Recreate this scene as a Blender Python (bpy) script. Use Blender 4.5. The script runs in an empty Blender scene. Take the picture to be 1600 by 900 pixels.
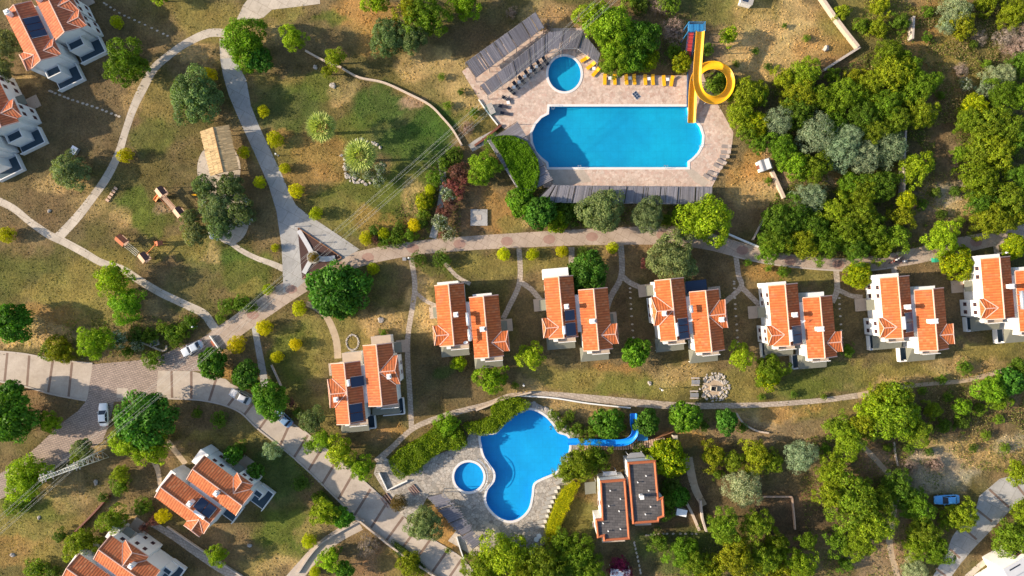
import bpy, bmesh, math, random
import numpy as np
from mathutils import Vector, Matrix
R = math.radians
PI = math.pi
scene = bpy.context.scene
COL = scene.collection

# ---------------------------------------------------------------- camera, world, sun, exposure
CAM_H = 134.0
cam_d = bpy.data.cameras.new('camera')
cam_d.sensor_width = 36.0
cam_d.lens = 18.0 * CAM_H / 100.0
cam_d.clip_start = 1.0
cam_d.clip_end = 8000.0
cam = bpy.data.objects.new('camera', cam_d)
cam.location = (0, 0, CAM_H)
COL.objects.link(cam)
scene.camera = cam

SUN_EL = 24.0
SUN_FROM = 182.0          # compass-free: degrees CCW from +X where the sun stands (from the west)
world = bpy.data.worlds.new('World')
scene.world = world
world.use_nodes = True
wn = world.node_tree
wn.nodes.clear()
sky = wn.nodes.new('ShaderNodeTexSky')
sky.sky_type = 'NISHITA'
sky.sun_disc = False
sky.sun_elevation = R(SUN_EL)
sky.sun_rotation = R(90.0 - SUN_FROM)
sky.air_density = 1.0
sky.dust_density = 1.5
bg = wn.nodes.new('ShaderNodeBackground')
bg.inputs['Strength'].default_value = 0.125
wo = wn.nodes.new('ShaderNodeOutputWorld')
wn.links.new(sky.outputs[0], bg.inputs[0])
wn.links.new(bg.outputs[0], wo.inputs[0])

sun_d = bpy.data.lights.new('sun', 'SUN')
sun_d.energy = 4.6
sun_d.angle = R(0.8)
sun_d.color = (1.0, 0.84, 0.64)
sun = bpy.data.objects.new('sun', sun_d)
sdir = Vector((math.cos(R(SUN_FROM)) * math.cos(R(SUN_EL)), math.sin(R(SUN_FROM)) * math.cos(R(SUN_EL)), math.sin(R(SUN_EL))))
sun.rotation_euler = sdir.to_track_quat('Z', 'Y').to_euler()
COL.objects.link(sun)

scene.view_settings.view_transform = 'Standard'
scene.view_settings.look = 'None'
scene.view_settings.exposure = 1.0
scene.view_settings.gamma = 1.0
scene.view_settings.use_curve_mapping = False
scene.cycles.max_bounces = 6
scene.cycles.diffuse_bounces = 3
scene.cycles.transparent_max_bounces = 8

# ---------------------------------------------------------------- survey: plan marks (1/8 m grid) -> metres
def P(x, y, z=0.0):
    k = (CAM_H - z) / CAM_H
    return Vector(((x - 800.0) / 8.0 * k, (450.0 - y) / 8.0 * k, z))
def P2(x, y, z=0.0):
    v = P(x, y, z); return (v.x, v.y)

# ---------------------------------------------------------------- materials
MATS = {}
class NT:
    def __init__(self, name):
        self.m = bpy.data.materials.new(name)
        self.m.use_nodes = True
        self.t = self.m.node_tree
        self.t.nodes.clear()
        self.out = self.t.nodes.new('ShaderNodeOutputMaterial')
    def n(self, typ, **kw):
        nd = self.t.nodes.new(typ)
        for k, v in kw.items():
            if k in nd.inputs: nd.inputs[k].default_value = v
            else: setattr(nd, k, v)
        return nd
    def l(self, a, b): self.t.links.new(a, b)
    def noise(self, scale, detail=4, rough=.6, vec=None):
        nd = self.n('ShaderNodeTexNoise'); nd.inputs['Scale'].default_value = scale
        nd.inputs['Detail'].default_value = detail; nd.inputs['Roughness'].default_value = rough
        if vec is not None: self.l(vec, nd.inputs['Vector'])
        return nd.outputs['Fac']
    def ramp(self, fac, stops):
        nd = self.n('ShaderNodeValToRGB')
        el = nd.color_ramp.elements
        el[0].position, el[0].color = stops[0][0], stops[0][1]
        el[1].position, el[1].color = stops[-1][0], stops[-1][1]
        for p, c in stops[1:-1]:
            e = el.new(p); e.color = c
        self.l(fac, nd.inputs[0]); return nd.outputs[0]
    def math(self, op, a, b=None):
        nd = self.n('ShaderNodeMath', operation=op)
        for i, v in enumerate((a, b)):
            if v is None: continue
            if isinstance(v, (int, float)): nd.inputs[i].default_value = v
            else: self.l(v, nd.inputs[i])
        return nd.outputs[0]
    def mix(self, a, b, fac, mode='MIX'):
        nd = self.n('ShaderNodeMix', data_type='RGBA', blend_type=mode)
        for idx, v in ((6, a), (7, b)):
            if isinstance(v, tuple): nd.inputs[idx].default_value = v
            else: self.l(v, nd.inputs[idx])
        if isinstance(fac, (int, float)): nd.inputs[0].default_value = fac
        else: self.l(fac, nd.inputs[0])
        return nd.outputs[2]
    def scale(self, col, fac):     # colour times value
        nd = self.n('ShaderNodeVectorMath', operation='SCALE')
        if isinstance(col, tuple): nd.inputs[0].default_value = col[:3]
        else: self.l(col, nd.inputs[0])
        if isinstance(fac, (int, float)): nd.inputs['Scale'].default_value = fac
        else: self.l(fac, nd.inputs['Scale'])
        return nd.outputs[0]
    def bsdf(self, col, rough=.85, spec=.3, bump=None, bstr=.5, bdist=.05, metal=0.0):
        b = self.n('ShaderNodeBsdfPrincipled')
        if isinstance(col, tuple): b.inputs['Base Color'].default_value = col
        else: self.l(col, b.inputs['Base Color'])
        b.inputs['Roughness'].default_value = rough
        b.inputs['Specular IOR Level'].default_value = spec
        b.inputs['Metallic'].default_value = metal
        if bump is not None:
            bn = self.n('ShaderNodeBump'); bn.inputs['Strength'].default_value = bstr; bn.inputs['Distance'].default_value = bdist
            self.l(bump, bn.inputs['Height']); self.l(bn.outputs[0], b.inputs['Normal'])
        self.l(b.outputs[0], self.out.inputs[0])
        return b

def c4(c, a=1.0): return (c[0], c[1], c[2], a)
def pos_vec(t):
    g = t.n('ShaderNodeNewGeometry'); return g.outputs['Position']

def mat_plain(name, col, rough=.7, spec=.3, var=.25, scale=1.5, metal=0.0, objtint=False):
    """painted / cast surface with uneven tone and grime"""
    if name in MATS: return MATS[name]
    t = NT(name)
    v = pos_vec(t)
    n1 = t.noise(scale, 5, .65, v); n2 = t.noise(scale * 7, 3, .6, v)
    f = t.math('ADD', t.math('MULTIPLY', n1, 1.4 * var), t.math('MULTIPLY', n2, .6 * var))
    f = t.math('ADD', f, 1.0 - var)
    base = c4(col)
    if objtint:
        oi = t.n('ShaderNodeObjectInfo'); src = oi.outputs['Color']
        c = t.scale(src, f)
    else:
        c = t.scale(base, f)
    t.bsdf(c, rough, spec, n2, .3, .02, metal)
    MATS[name] = t.m; return t.m

def mat_tile():
    """barrel tiles: courses of rounded tiles running down the slope, laid by the mesh's UVs in metres"""
    t = NT('roof_tile')
    uv = t.n('ShaderNodeUVMap'); sep = t.n('ShaderNodeSeparateXYZ'); t.l(uv.outputs[0], sep.inputs[0])
    U = sep.outputs[0]; V = sep.outputs[1]
    su = t.math('SINE', t.math('MULTIPLY', U, 2 * PI / .50))
    cu = t.math('ADD', t.math('MULTIPLY', su, .5), .5)
    saw = t.math('FRACT', t.math('MULTIPLY', V, 1 / .55))
    h = t.math('ADD', t.math('MULTIPLY', cu, 1.0), t.math('MULTIPLY', saw, .35))
    v = pos_vec(t)
    # per tile tone
    cmb = t.n('ShaderNodeCombineXYZ')
    t.l(t.math('FLOOR', t.math('MULTIPLY', U, 1 / .50)), cmb.inputs[0]); t.l(t.math('FLOOR', t.math('MULTIPLY', V, 1 / .55)), cmb.inputs[1])
    wnz = t.n('ShaderNodeTexWhiteNoise'); t.l(cmb.outputs[0], wnz.inputs['Vector'])
    n1 = t.noise(.55, 5, .7, v)
    n3 = t.noise(3.0, 3, .6, v)
    col = t.ramp(wnz.outputs['Value'], [(0, (.42, .095, .026, 1)), (.5, (.49, .115, .030, 1)), (.85, (.54, .145, .042, 1)), (1, (.56, .20, .08, 1))])
    oi = t.n('ShaderNodeObjectInfo')
    col = t.mix(col, oi.outputs['Color'], .35, 'MIX')
    col = t.mix(col, (.30, .13, .07, 1), t.ramp(n1, [(.52, (0, 0, 0, 1)), (.76, (.85, .85, .85, 1))]))
    groove = t.math('ADD', t.math('MULTIPLY', cu, .36), .70)
    col = t.scale(col, groove)
    col = t.scale(col, t.math('ADD', t.math('MULTIPLY', n3, .3), .85))
    t.bsdf(col, .8, .2, h, .5, .06)
    return t.m

def mat_leaf(name, transl=.3):
    t = NT(name)
    oi = t.n('ShaderNodeObjectInfo')
    at = t.n('ShaderNodeAttribute', attribute_name='tint')
    c = t.mix(oi.outputs['Color'], at.outputs['Color'], 1.0, 'MULTIPLY')
    d = t.n('ShaderNodeBsdfPrincipled'); t.l(c, d.inputs['Base Color'])
    d.inputs['Roughness'].default_value = .55; d.inputs['Specular IOR Level'].default_value = .12
    tr = t.n('ShaderNodeBsdfTranslucent')
    t.l(t.mix(c, (1.5, 1.6, .5, 1), 1.0, 'MULTIPLY'), tr.inputs[0])
    mx = t.n('ShaderNodeMixShader'); mx.inputs[0].default_value = transl
    t.l(d.outputs[0], mx.inputs[1]); t.l(tr.outputs[0], mx.inputs[2]); t.l(mx.outputs[0], t.out.inputs[0])
    return t.m

def mat_ground():
    t = NT('dry_ground')
    at = t.n('ShaderNodeAttribute', attribute_name='cover')
    v = pos_vec(t)
    n1 = t.noise(.35, 6, .65, v); n2 = t.noise(2.2, 5, .7, v); n3 = t.noise(9.0, 3, .7, v)
    f = t.math('ADD', t.math('MULTIPLY', n1, .7), .65)
    c = t.scale(at.outputs['Color'], f)
    f2 = t.ramp(n2, [(.25, (.50, .52, .50, 1)), (.5, (1, 1, 1, 1)), (.78, (1.65, 1.52, 1.3, 1))])
    c = t.mix(c, f2, 1.0, 'MULTIPLY')
    f3 = t.ramp(n3, [(.3, (.55, .60, .52, 1)), (.7, (1.5, 1.42, 1.3, 1))])
    c = t.mix(c, f3, .9, 'MULTIPLY')
    n4 = t.noise(4.2, 2, .8, v)
    c = t.mix(c, (.46, .36, .22, 1), t.ramp(n4, [(.62, (0, 0, 0, 1)), (.72, (.45, .45, .45, 1))]))
    n5 = t.noise(5.1, 2, .8, t.n('ShaderNodeTexCoord').outputs['Object'])
    c = t.mix(c, (.045, .06, .02, 1), t.ramp(n5, [(.60, (0, 0, 0, 1)), (.72, (.5, .5, .5, 1))]))
    h = t.math('ADD', t.math('MULTIPLY', n3, .35), n2)
    t.bsdf(c, .95, .1, h, 1.0, .22)
    return t.m

def mat_concrete(name, c1, c2, joint=0, scale=.6, rough=.9):
    t = NT(name); v = pos_vec(t)
    n1 = t.noise(scale * .5, 6, .65, v); n2 = t.noise(scale * 6, 4, .7, v); n3 = t.noise(14, 2, .6, v)
    c = t.mix(c4(c1), c4(c2), t.ramp(n1, [(.35, (0, 0, 0, 1)), (.68, (1, 1, 1, 1))]))
    c = t.scale(c, t.math('ADD', t.math('MULTIPLY', n2, .5), .75))
    st = t.ramp(t.noise(.9, 7, .75, v), [(.54, (0, 0, 0, 1)), (.74, (.6, .6, .6, 1))])
    c = t.mix(c, (c1[0] * .55, c1[1] * .5, c1[2] * .45, 1), st)
    c = t.scale(c, t.math('ADD', t.math('MULTIPLY', n3, .24), .88))
    if joint:
        mp = t.n('ShaderNodeMapping'); mp.inputs['Rotation'].default_value = (0, 0, .5); t.l(v, mp.inputs['Vector'])
        bk = t.n('ShaderNodeTexBrick'); t.l(mp.outputs[0], bk.inputs['Vector']); bk.inputs['Scale'].default_value = 1.0; bk.inputs['Brick Width'].default_value = joint; bk.inputs['Row Height'].default_value = joint; bk.inputs['Mortar Size'].default_value = .035
        bk.inputs['Color1'].default_value = (1, 1, 1, 1); bk.inputs['Color2'].default_value = (.90, .90, .90, 1); bk.inputs['Mortar'].default_value = (.62, .6, .56, 1)
        c = t.mix(c, bk.outputs['Color'], 1.0, 'MULTIPLY')
    t.bsdf(c, rough, .2, n2, .35, .03)
    return t.m

def mat_brick(name, c1, c2, mortar, bw, bh, rot=0.0, ms=.02):
    t = NT(name); v = pos_vec(t)
    mp = t.n('ShaderNodeMapping'); mp.inputs['Rotation'].default_value = (0, 0, rot); t.l(v, mp.inputs['Vector'])
    b = t.n('ShaderNodeTexBrick'); t.l(mp.outputs[0], b.inputs['Vector'])
    b.inputs['Color1'].default_value = c4(c1); b.inputs['Color2'].default_value = c4(c2); b.inputs['Mortar'].default_value = c4(mortar)
    b.inputs['Scale'].default_value = 1.0; b.inputs['Brick Width'].default_value = bw; b.inputs['Row Height'].default_value = bh
    b.inputs['Mortar Size'].default_value = ms
    n1 = t.noise(.5, 6, .7, v); n2 = t.noise(5, 3, .6, v)
    c = t.scale(b.outputs['Color'], t.math('ADD', t.math('MULTIPLY', n1, .8), .6))
    c = t.scale(c, t.math('ADD', t.math('MULTIPLY', n2, .3), .85))
    t.bsdf(c, .9, .2, n2, .4, .02)
    return t.m

def mat_flag(name, cols, mortar, scale, edge=.06):
    """crazy paving: irregular stones with joints"""
    t = NT(name); v = pos_vec(t)
    vo = t.n('ShaderNodeTexVoronoi', feature='F1'); vo.inputs['Scale'].default_value = scale; t.l(v, vo.inputs['Vector'])
    ve = t.n('ShaderNodeTexVoronoi', feature='DISTANCE_TO_EDGE'); ve.inputs['Scale'].default_value = scale; t.l(v, ve.inputs['Vector'])
    sp = t.n('ShaderNodeSeparateXYZ'); t.l(vo.outputs['Color'], sp.inputs[0])
    c = t.ramp(sp.outputs[0], [(i / (len(cols) - 1), c4(k)) for i, k in enumerate(cols)])
    c = t.mix(c4(mortar), c, t.ramp(ve.outputs['Distance'], [(edge * .4, (0, 0, 0, 1)), (edge, (1, 1, 1, 1))]))
    n1 = t.noise(.35, 6, .7, v); n2 = t.noise(7, 3, .6, v)
    c = t.scale(c, t.math('ADD', t.math('MULTIPLY', n1, .8), .6))
    c = t.scale(c, t.math('ADD', t.math('MULTIPLY', n2, .4), .8))
    t.bsdf(c, .85, .25, n2, .4, .03)
    return t.m

def mat_water():
    t = NT('pool_water'); v = pos_vec(t)
    n = t.noise(2.2, 4, .6, v)
    bn = t.n('ShaderNodeBump'); bn.inputs['Strength'].default_value = .5; bn.inputs['Distance'].default_value = .08; t.l(n, bn.inputs['Height'])
    tr = t.n('ShaderNodeBsdfTransparent'); tr.inputs[0].default_value = (.80, .97, 1.0, 1)
    gl = t.n('ShaderNodeBsdfGlossy'); gl.inputs['Roughness'].default_value = .04; t.l(bn.outputs[0], gl.inputs['Normal'])
    fr = t.n('ShaderNodeFresnel'); fr.inputs[0].default_value = 1.33; t.l(bn.outputs[0], fr.inputs['Normal'])
    ge = t.n('ShaderNodeNewGeometry'); front = t.math('SUBTRACT', 1.0, ge.outputs['Backfacing'])
    mx = t.n('ShaderNodeMixShader'); t.l(t.math('MULTIPLY', fr.outputs[0], front), mx.inputs[0]); t.l(tr.outputs[0], mx.inputs[1]); t.l(gl.outputs[0], mx.inputs[2])
    t.l(mx.outputs[0], t.out.inputs[0]); return t.m

def mat_pooltile(name, c1, c2):
    t = NT(name); v = pos_vec(t)
    n = t.noise(.12, 3, .5, v); n2 = t.noise(2.5, 2, .5, v)
    c = t.mix(c4(c1), c4(c2), t.ramp(n, [(.35, (0, 0, 0, 1)), (.65, (1, 1, 1, 1))]))
    bk = t.n('ShaderNodeTexBrick'); t.l(v, bk.inputs['Vector']); bk.offset = 0.0; bk.inputs['Scale'].default_value = 1.0; bk.inputs['Brick Width'].default_value = 1.5; bk.inputs['Row Height'].default_value = 1.5; bk.inputs['Mortar Size'].default_value = .03
    bk.inputs['Color1'].default_value = (1, 1, 1, 1); bk.inputs['Color2'].default_value = (.95, .96, .97, 1); bk.inputs['Mortar'].default_value = (.80, .86, .9, 1)
    c = t.mix(c, bk.outputs['Color'], 1.0, 'MULTIPLY')
    mx_ = t.noise(.45, 5, .7, v); c = t.scale(c, t.math('ADD', t.math('MULTIPLY', mx_, .35), .83))
    c = t.scale(c, t.math('ADD', t.math('MULTIPLY', n2, .16), .92))
    t.bsdf(c, .6, .3); return t.m

def mat_mat(name='reed_mat', c1=(.15, .145, .165), c2=(.26, .25, .27)):
    t = NT(name)
    at = t.n('ShaderNodeAttribute', attribute_name='tint'); v = pos_vec(t)
    n = t.noise(2.0, 4, .7, v); n2 = t.noise(12, 3, .7, v)
    c = t.mix(c4(c1), c4(c2), n)
    c = t.mix(c, at.outputs['Color'], 1.0, 'MULTIPLY')
    c = t.scale(c, t.math('ADD', t.math('MULTIPLY', n2, .5), .75))
    t.bsdf(c, .9, .1, n2, .5, .03); return t.m

M = {}
M['tile'] = mat_tile()
M['leaf'] = mat_leaf('foliage')
M['bark'] = mat_plain('bark', (.16, .11, .07), .9, .1, .35, 3)
M['ground'] = mat_ground()
M['white'] = mat_plain('white_render', (.70, .69, .665), .8, .2, .16, .8)
M['white_roof'] = mat_plain('white_roof_coat', (.48, .48, .49), .8, .2, .2, .8)
M['white_paint'] = mat_plain('white_paint', (.78, .78, .77), .5, .4, .08, 2)
M['cream'] = mat_plain('ridge_mortar', (.62, .40, .32), .8, .2, .25, 2)
M['glass'] = mat_plain('dark_window_glass', (.02, .028, .045), .22, .35, .1, 1)
M['frame'] = mat_plain('brown_frame', (.16, .06, .04), .6, .3, .2, 2)
M['terrace'] = mat_plain('grey_terrace_floor', (.045, .075, .10), .8, .25, .3, 1.2)
M['beige'] = mat_plain('beige_terrace_floor', (.44, .35, .27), .8, .2, .22, 1.2)
M['olive'] = mat_plain('olive_awning', (.17, .17, .135), .85, .1, .2, 1.0)
M['solar'] = mat_plain('solar_glass', (.025, .042, .080), .25, .4, .2, 1)
M['steel'] = mat_plain('galvanised_steel', (.62, .64, .66), .35, .5, .15, 2, .6)
M['greymetal'] = mat_plain('grey_metal', (.30, .30, .31), .5, .4, .15, 2, .3)
M['asphalt_roof'] = mat_brick('felt_roof', (.072, .068, .068), (.108, .10, .098), (.045, .043, .043), 1.0, .5, .05, .03)
M['orange_tile'] = mat_plain('orange_parapet_tile', (.38, .115, .05), .8, .2, .35, 3)
M['concrete'] = mat_concrete('pale_concrete', (.37, .31, .255), (.47, .40, .33))
M['strip'] = mat_concrete('brown_strip', (.17, .115, .09), (.24, .17, .13))
M['greypath'] = mat_concrete('grey_concrete', (.31, .30, .285), (.41, .395, .375), 2.6)
M['palepath'] = mat_concrete('pale_path', (.40, .345, .28), (.54, .47, .385), 2.1)
M['pinkroad'] = mat_concrete('pinkish_stamped_road', (.34, .265, .21), (.45, .36, .29), 1.6)
M['kerb'] = mat_plain('kerb_concrete', (.42, .36, .31), .9, .2, .35, 1.5)
M['redpatch'] = mat_concrete('red_stamped_patch', (.27, .165, .135), (.34, .225, .18))
M['pavers'] = mat_brick('brown_pavers', (.30, .23, .19), (.38, .29, .24), (.17, .14, .12), .7, .35, .25, .05)
M['stonepath'] = mat_brick('stone_path', (.34, .28, .225), (.43, .36, .29), (.24, .19, .15), .7, .5, .3, .04)
M['deck'] = mat_flag('pink_deck_stone', [(.40, .27, .21), (.50, .38, .31), (.56, .44, .36), (.46, .31, .25), (.52, .43, .36)], (.42, .33, .27), 2.1)
M['slate'] = mat_flag('grey_slate_paving', [(.24, .22, .19), (.36, .33, .29), (.42, .37, .31), (.29, .27, .24), (.46, .42, .36)], (.20, .17, .14), 1.7)
M['yard'] = mat_concrete('gravel_yard', (.26, .235, .21), (.36, .32, .28), 0, 1.5)
M['dirt'] = mat_concrete('dirt_track', (.36, .27, .18), (.46, .36, .25), 0, 1.2)
M['water'] = mat_water()
M['basin_a'] = mat_pooltile('blue_pool_lining', (.002, .275, .47), (.003, .335, .52))
M['basin_b'] = mat_pooltile('deep_blue_pool_lining', (.002, .265, .57), (.004, .325, .64))
M['coping'] = mat_plain('pool_coping', (.62, .60, .58), .7, .3, .15, 2)
M['yellow'] = mat_plain('yellow_plastic', (.80, .40, .008), .38, .4, .25, 1.4)
M['blueplastic'] = mat_plain('blue_plastic', (.004, .22, .70), .34, .4, .25, 1.4)
M['bluemetal'] = mat_plain('blue_painted_metal', (.03, .20, .42), .5, .4, .2, 1.5)
M['redmetal'] = mat_plain('red_steps', (.50, .06, .06), .6, .3, .2, 2)
M['reed'] = mat_mat()
M['reed_dark'] = mat_mat('weathered_boards', (.10, .10, .12), (.19, .185, .21))
M['thatch'] = mat_mat('thatch', (.42, .29, .14), (.58, .43, .24))
M['thatch_dark'] = mat_mat('thatch_edge', (.32, .19, .09), (.45, .28, .14))
M['wood'] = mat_plain('stained_wood', (.25, .12, .06), .8, .2, .3, 3)
M['playred'] = mat_plain('red_brown_boards', (.36, .12, .06), .75, .2, .3, 2)
M['playbrown'] = mat_plain('dark_boards', (.12, .06, .05), .75, .2, .3, 2)
M['paleboard'] = mat_plain('pale_boards', (.50, .34, .24), .75, .2, .3, 2)
M['orange'] = mat_plain('orange_plastic', (.62, .20, .05), .5, .3, .2, 2)
M['rock'] = mat_plain('rock', (.36, .325, .29), .9, .15, .4, 2.5)
M['rockwall'] = mat_plain('wall_stone', (.50, .40, .31), .9, .15, .4, 2.0)
M['darksoil'] = mat_plain('dark_mulch', (.075, .045, .040), .95, .1, .4, 2.5)
M['black'] = mat_plain('black_rubber', (.02, .02, .022), .7, .3, .2, 2)
M['darkfab'] = mat_plain('dark_lounger_fabric', (.035, .035, .05), .8, .2, .3, 2)
M['taupe'] = mat_plain('taupe_lounger_fabric', (.26, .22, .20), .8, .2, .2, 2)
M['palefab'] = mat_plain('pale_lounger_fabric', (.34, .32, .29), .8, .2, .2, 2)
M['green'] = mat_plain('green_plastic', (.02, .25, .16), .5, .4, .15, 2)
M['carpaint'] = mat_plain('car_paint', (1, 1, 1), .25, .5, .05, 1, 0.0, True)
M['darkblue'] = mat_plain('dark_blue_metal', (.02, .05, .12), .6, .3, .2, 2)
M['cable'] = mat_plain('aluminium_cable', (.55, .55, .50), .5, .4, .1, 1)
M['galv'] = mat_plain('lattice_steel', (.62, .60, .52), .6, .4, .2, 1)
M['rug'] = mat_plain('terrace_mat', (.16, .26, .14), .9, .1, .3, 2)

# ---------------------------------------------------------------- mesh collector
class MB:
    def __init__(self): self.v = []; self.f = []; self.uv = []; self.mi = []; self.tint = []
    def face(self, pts, uv=None, mi=0, tint=1.0):
        b = len(self.v); self.v += [tuple(p) for p in pts]
        self.f.append(tuple(range(b, b + len(pts)))); self.mi.append(mi); self.tint.append(tint)
        self.uv.append(uv if uv else [(p[0], p[1]) for p in pts])
    def mesh_(self, vs, fs, mi=0, tint=1.0):
        b = len(self.v); self.v += [tuple(p) for p in vs]
        for f in fs:
            self.f.append(tuple(b + i for i in f)); self.mi.append(mi); self.tint.append(tint)
            self.uv.append([(vs[i][0], vs[i][1]) for i in f])
    def box(self, x0, x1, y0, y1, z0, z1, mi=0, tint=1.0, M4=None):
        vs = [(x, y, z) for z in (z0, z1) for y in (y0, y1) for x in (x0, x1)]
        if M4 is not None: vs = [tuple(M4 @ Vector(p)) for p in vs]
        self.mesh_(vs, [(0, 2, 3, 1), (4, 5, 7, 6), (0, 1, 5, 4), (1, 3, 7, 5), (3, 2, 6, 7), (2, 0, 4, 6)], mi, tint)
    def cbox(self, c, s, rz=0, mi=0, tint=1.0):
        m = Matrix.Translation(Vector(c)) @ Matrix.Rotation(rz, 4, 'Z')
        self.box(-s[0] / 2, s[0] / 2, -s[1] / 2, s[1] / 2, -s[2] / 2, s[2] / 2, mi, tint, m)
    def prism(self, pts, z0, z1, mi=0, bottom=True):
        """pts: 2D outline, counter-clockwise or not"""
        a = sum(pts[i][0] * pts[(i + 1) % len(pts)][1] - pts[(i + 1) % len(pts)][0] * pts[i][1] for i in range(len(pts)))
        if a < 0: pts = pts[::-1]
        n = len(pts)
        vs = [(p[0], p[1], z0) for p in pts] + [(p[0], p[1], z1) for p in pts]
        fs = [tuple(range(n, 2 * n))] + [(i, (i + 1) % n, n + (i + 1) % n, n + i) for i in range(n)]
        if bottom: fs.append(tuple(range(n))[::-1])
        self.mesh_(vs, fs, mi)
    def tube(self, pts, r, n=6, mi=0, caps=True, r2=None):
        pts = [Vector(p) for p in pts]; rings = []
        for i, p in enumerate(pts):
            d = (pts[min(i + 1, len(pts) - 1)] - pts[max(i - 1, 0)]).normalized()
            up = Vector((0, 0, 1)) if abs(d.z) < .95 else Vector((1, 0, 0))
            s = d.cross(up).normalized(); u = s.cross(d)
            rr = r if r2 is None else r + (r2 - r) * i / max(1, len(pts) - 1)
            rings.append([p + s * math.cos(2 * PI * k / n) * rr + u * math.sin(2 * PI * k / n) * rr for k in range(n)])
        vs = [q for g in rings for q in g]; fs = []
        for i in range(len(pts) - 1):
            for k in range(n):
                fs.append((i * n + k, i * n + (k + 1) % n, (i + 1) * n + (k + 1) % n, (i + 1) * n + k))
        if caps: fs += [tuple(range(n)), tuple(range((len(pts) - 1) * n, len(pts) * n))[::-1]]
        self.mesh_(vs, fs, mi)
    def build(self, name, mats, parent=None, smooth=False):
        me = bpy.data.meshes.new(name)
        me.from_pydata(self.v, [], self.f)
        if not isinstance(mats, (list, tuple)): mats = [mats]
        for m in mats: me.materials.append(m)
        me.polygons.foreach_set('material_index', self.mi)
        ul = me.uv_layers.new(name='UVMap')
        flat = [c for fu in self.uv for p in fu for c in p]
        if len(flat) == len(me.loops) * 2: ul.data.foreach_set('uv', flat)
        ca = me.color_attributes.new('tint', 'FLOAT_COLOR', 'CORNER')
        arr = []
        for f, t in zip(self.f, self.tint): arr += [t, t, t, 1.0] * len(f)
        if len(arr) == len(me.loops) * 4: ca.data.foreach_set('color', arr)
        if smooth: me.polygons.foreach_set('use_smooth', [True] * len(me.polygons))
        me.update()
        o = bpy.data.objects.new(name, me); COL.objects.link(o)
        if parent is not None: o.parent = parent
        return o

def tag(o, label=None, cat=None, group=None, kind=None):
    if label: o['label'] = label
    if cat: o['category'] = cat
    if group: o['group'] = group
    if kind: o['kind'] = kind
    return o
def thing(name, label, cat, loc=(0, 0, 0), rz=0.0, group=None):
    o = bpy.data.objects.new(name, None); COL.objects.link(o)
    o.location = loc; o.rotation_euler = (0, 0, rz); o.empty_display_size = .3
    return tag(o, label, cat, group)
def copy_tree(o, parent=None):
    c = o.copy(); COL.objects.link(c)
    c.parent = parent
    for ch in list(o.children):
        copy_tree(ch, c)
    return c
def dup(root, loc, rz, scale=None, label=None, cat=None, group=None):
    c = copy_tree(root)
    c.location = loc; c.rotation_euler = (0, 0, rz)
    if scale is not None: c.scale = scale if isinstance(scale, tuple) else (scale,) * 3
    if label: c['label'] = label
    if cat: c['category'] = cat
    if group: c['group'] = group
    return c

# ---------------------------------------------------------------- outlines
def smooth_line(pts, n=6, closed=False):
    """Catmull-Rom through points (tuples of any length)"""
    pts = [np.array(p, float) for p in pts]; out = []
    m = len(pts)
    rng = range(m if closed else m - 1)
    for i in rng:
        if closed: p0, p1, p2, p3 = pts[(i - 1) % m], pts[i], pts[(i + 1) % m], pts[(i + 2) % m]
        else: p0, p1, p2, p3 = pts[max(i - 1, 0)], pts[i], pts[i + 1], pts[min(i + 2, m - 1)]
        for k in range(n):
            t = k / n
            out.append(.5 * ((2 * p1) + (-p0 + p2) * t + (2 * p0 - 5 * p1 + 4 * p2 - p3) * t * t + (-p0 + 3 * p1 - 3 * p2 + p3) * t ** 3))
    if not closed: out.append(pts[-1])
    return [tuple(p) for p in out]
def ribbon(pts, width):
    """px centre line -> list of (left,right) px points; width px or per-point third coordinate"""
    out = []
    for i, p in enumerate(pts):
        a = pts[max(i - 1, 0)]; b = pts[min(i + 1, len(pts) - 1)]
        dx, dy = b[0] - a[0], b[1] - a[1]; L = math.hypot(dx, dy) or 1
        w = (p[2] if len(p) > 2 else width) / 2
        out.append(((p[0] - dy / L * w, p[1] + dx / L * w), (p[0] + dy / L * w, p[1] - dx / L * w)))
    return out
PAVED = []     # px polygons where no grass grows
def sheet(name, polys, z, mat, kind='structure', th=None, mask=True):
    """one object of flat polygons (px outlines), each given its own few-mm step"""
    bm = bmesh.new()
    for j, poly in enumerate(polys):
        if mask: PAVED.append(poly)
        vs = [bm.verts.new(P(x, y, 0) + Vector((0, 0, z + .0004 * j))) for x, y in poly]
        es = []
        for i in range(len(vs)):
            try: es.append(bm.edges.new((vs[i], vs[(i + 1) % len(vs)])))
            except ValueError: pass
        g = bmesh.ops.triangle_fill(bm, use_beauty=True, use_dissolve=False, edges=es, normal=(0, 0, 1))
    for f in bm.faces:
        if f.normal.z < 0: f.normal_flip()
    bm.normal_update()
    me = bpy.data.meshes.new(name); bm.to_mesh(me); bm.free(); me.materials.append(mat)
    o = bpy.data.objects.new(name, me); COL.objects.link(o)
    if kind: o['kind'] = kind
    return o
def path_poly(pts, width, n=6):
    r = ribbon(smooth_line(pts, n), width)
    return [a for a, b in r] + [b for a, b in r][::-1]
def ribbon_sheet(name, lines, z, mat, kind='structure'):
    """ribbons as quads: safe for long curved paths"""
    mb = MB()
    for j, (pts, w) in enumerate(lines):
        r = ribbon(smooth_line(pts, 6), w)
        PAVED.append([a for a, b in r] + [b for a, b in r][::-1])
        zz = z + .0006 * j
        for (a, b), (c, d) in zip(r[:-1], r[1:]):
            q = [P(*b), P(*d), P(*c), P(*a)]
            if (q[1] - q[0]).cross(q[2] - q[0]).z < 0: q = q[::-1]
            mb.face([(p.x, p.y, zz) for p in q])
    o = mb.build(name, mat)
    if kind: o['kind'] = kind
    return o
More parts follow.
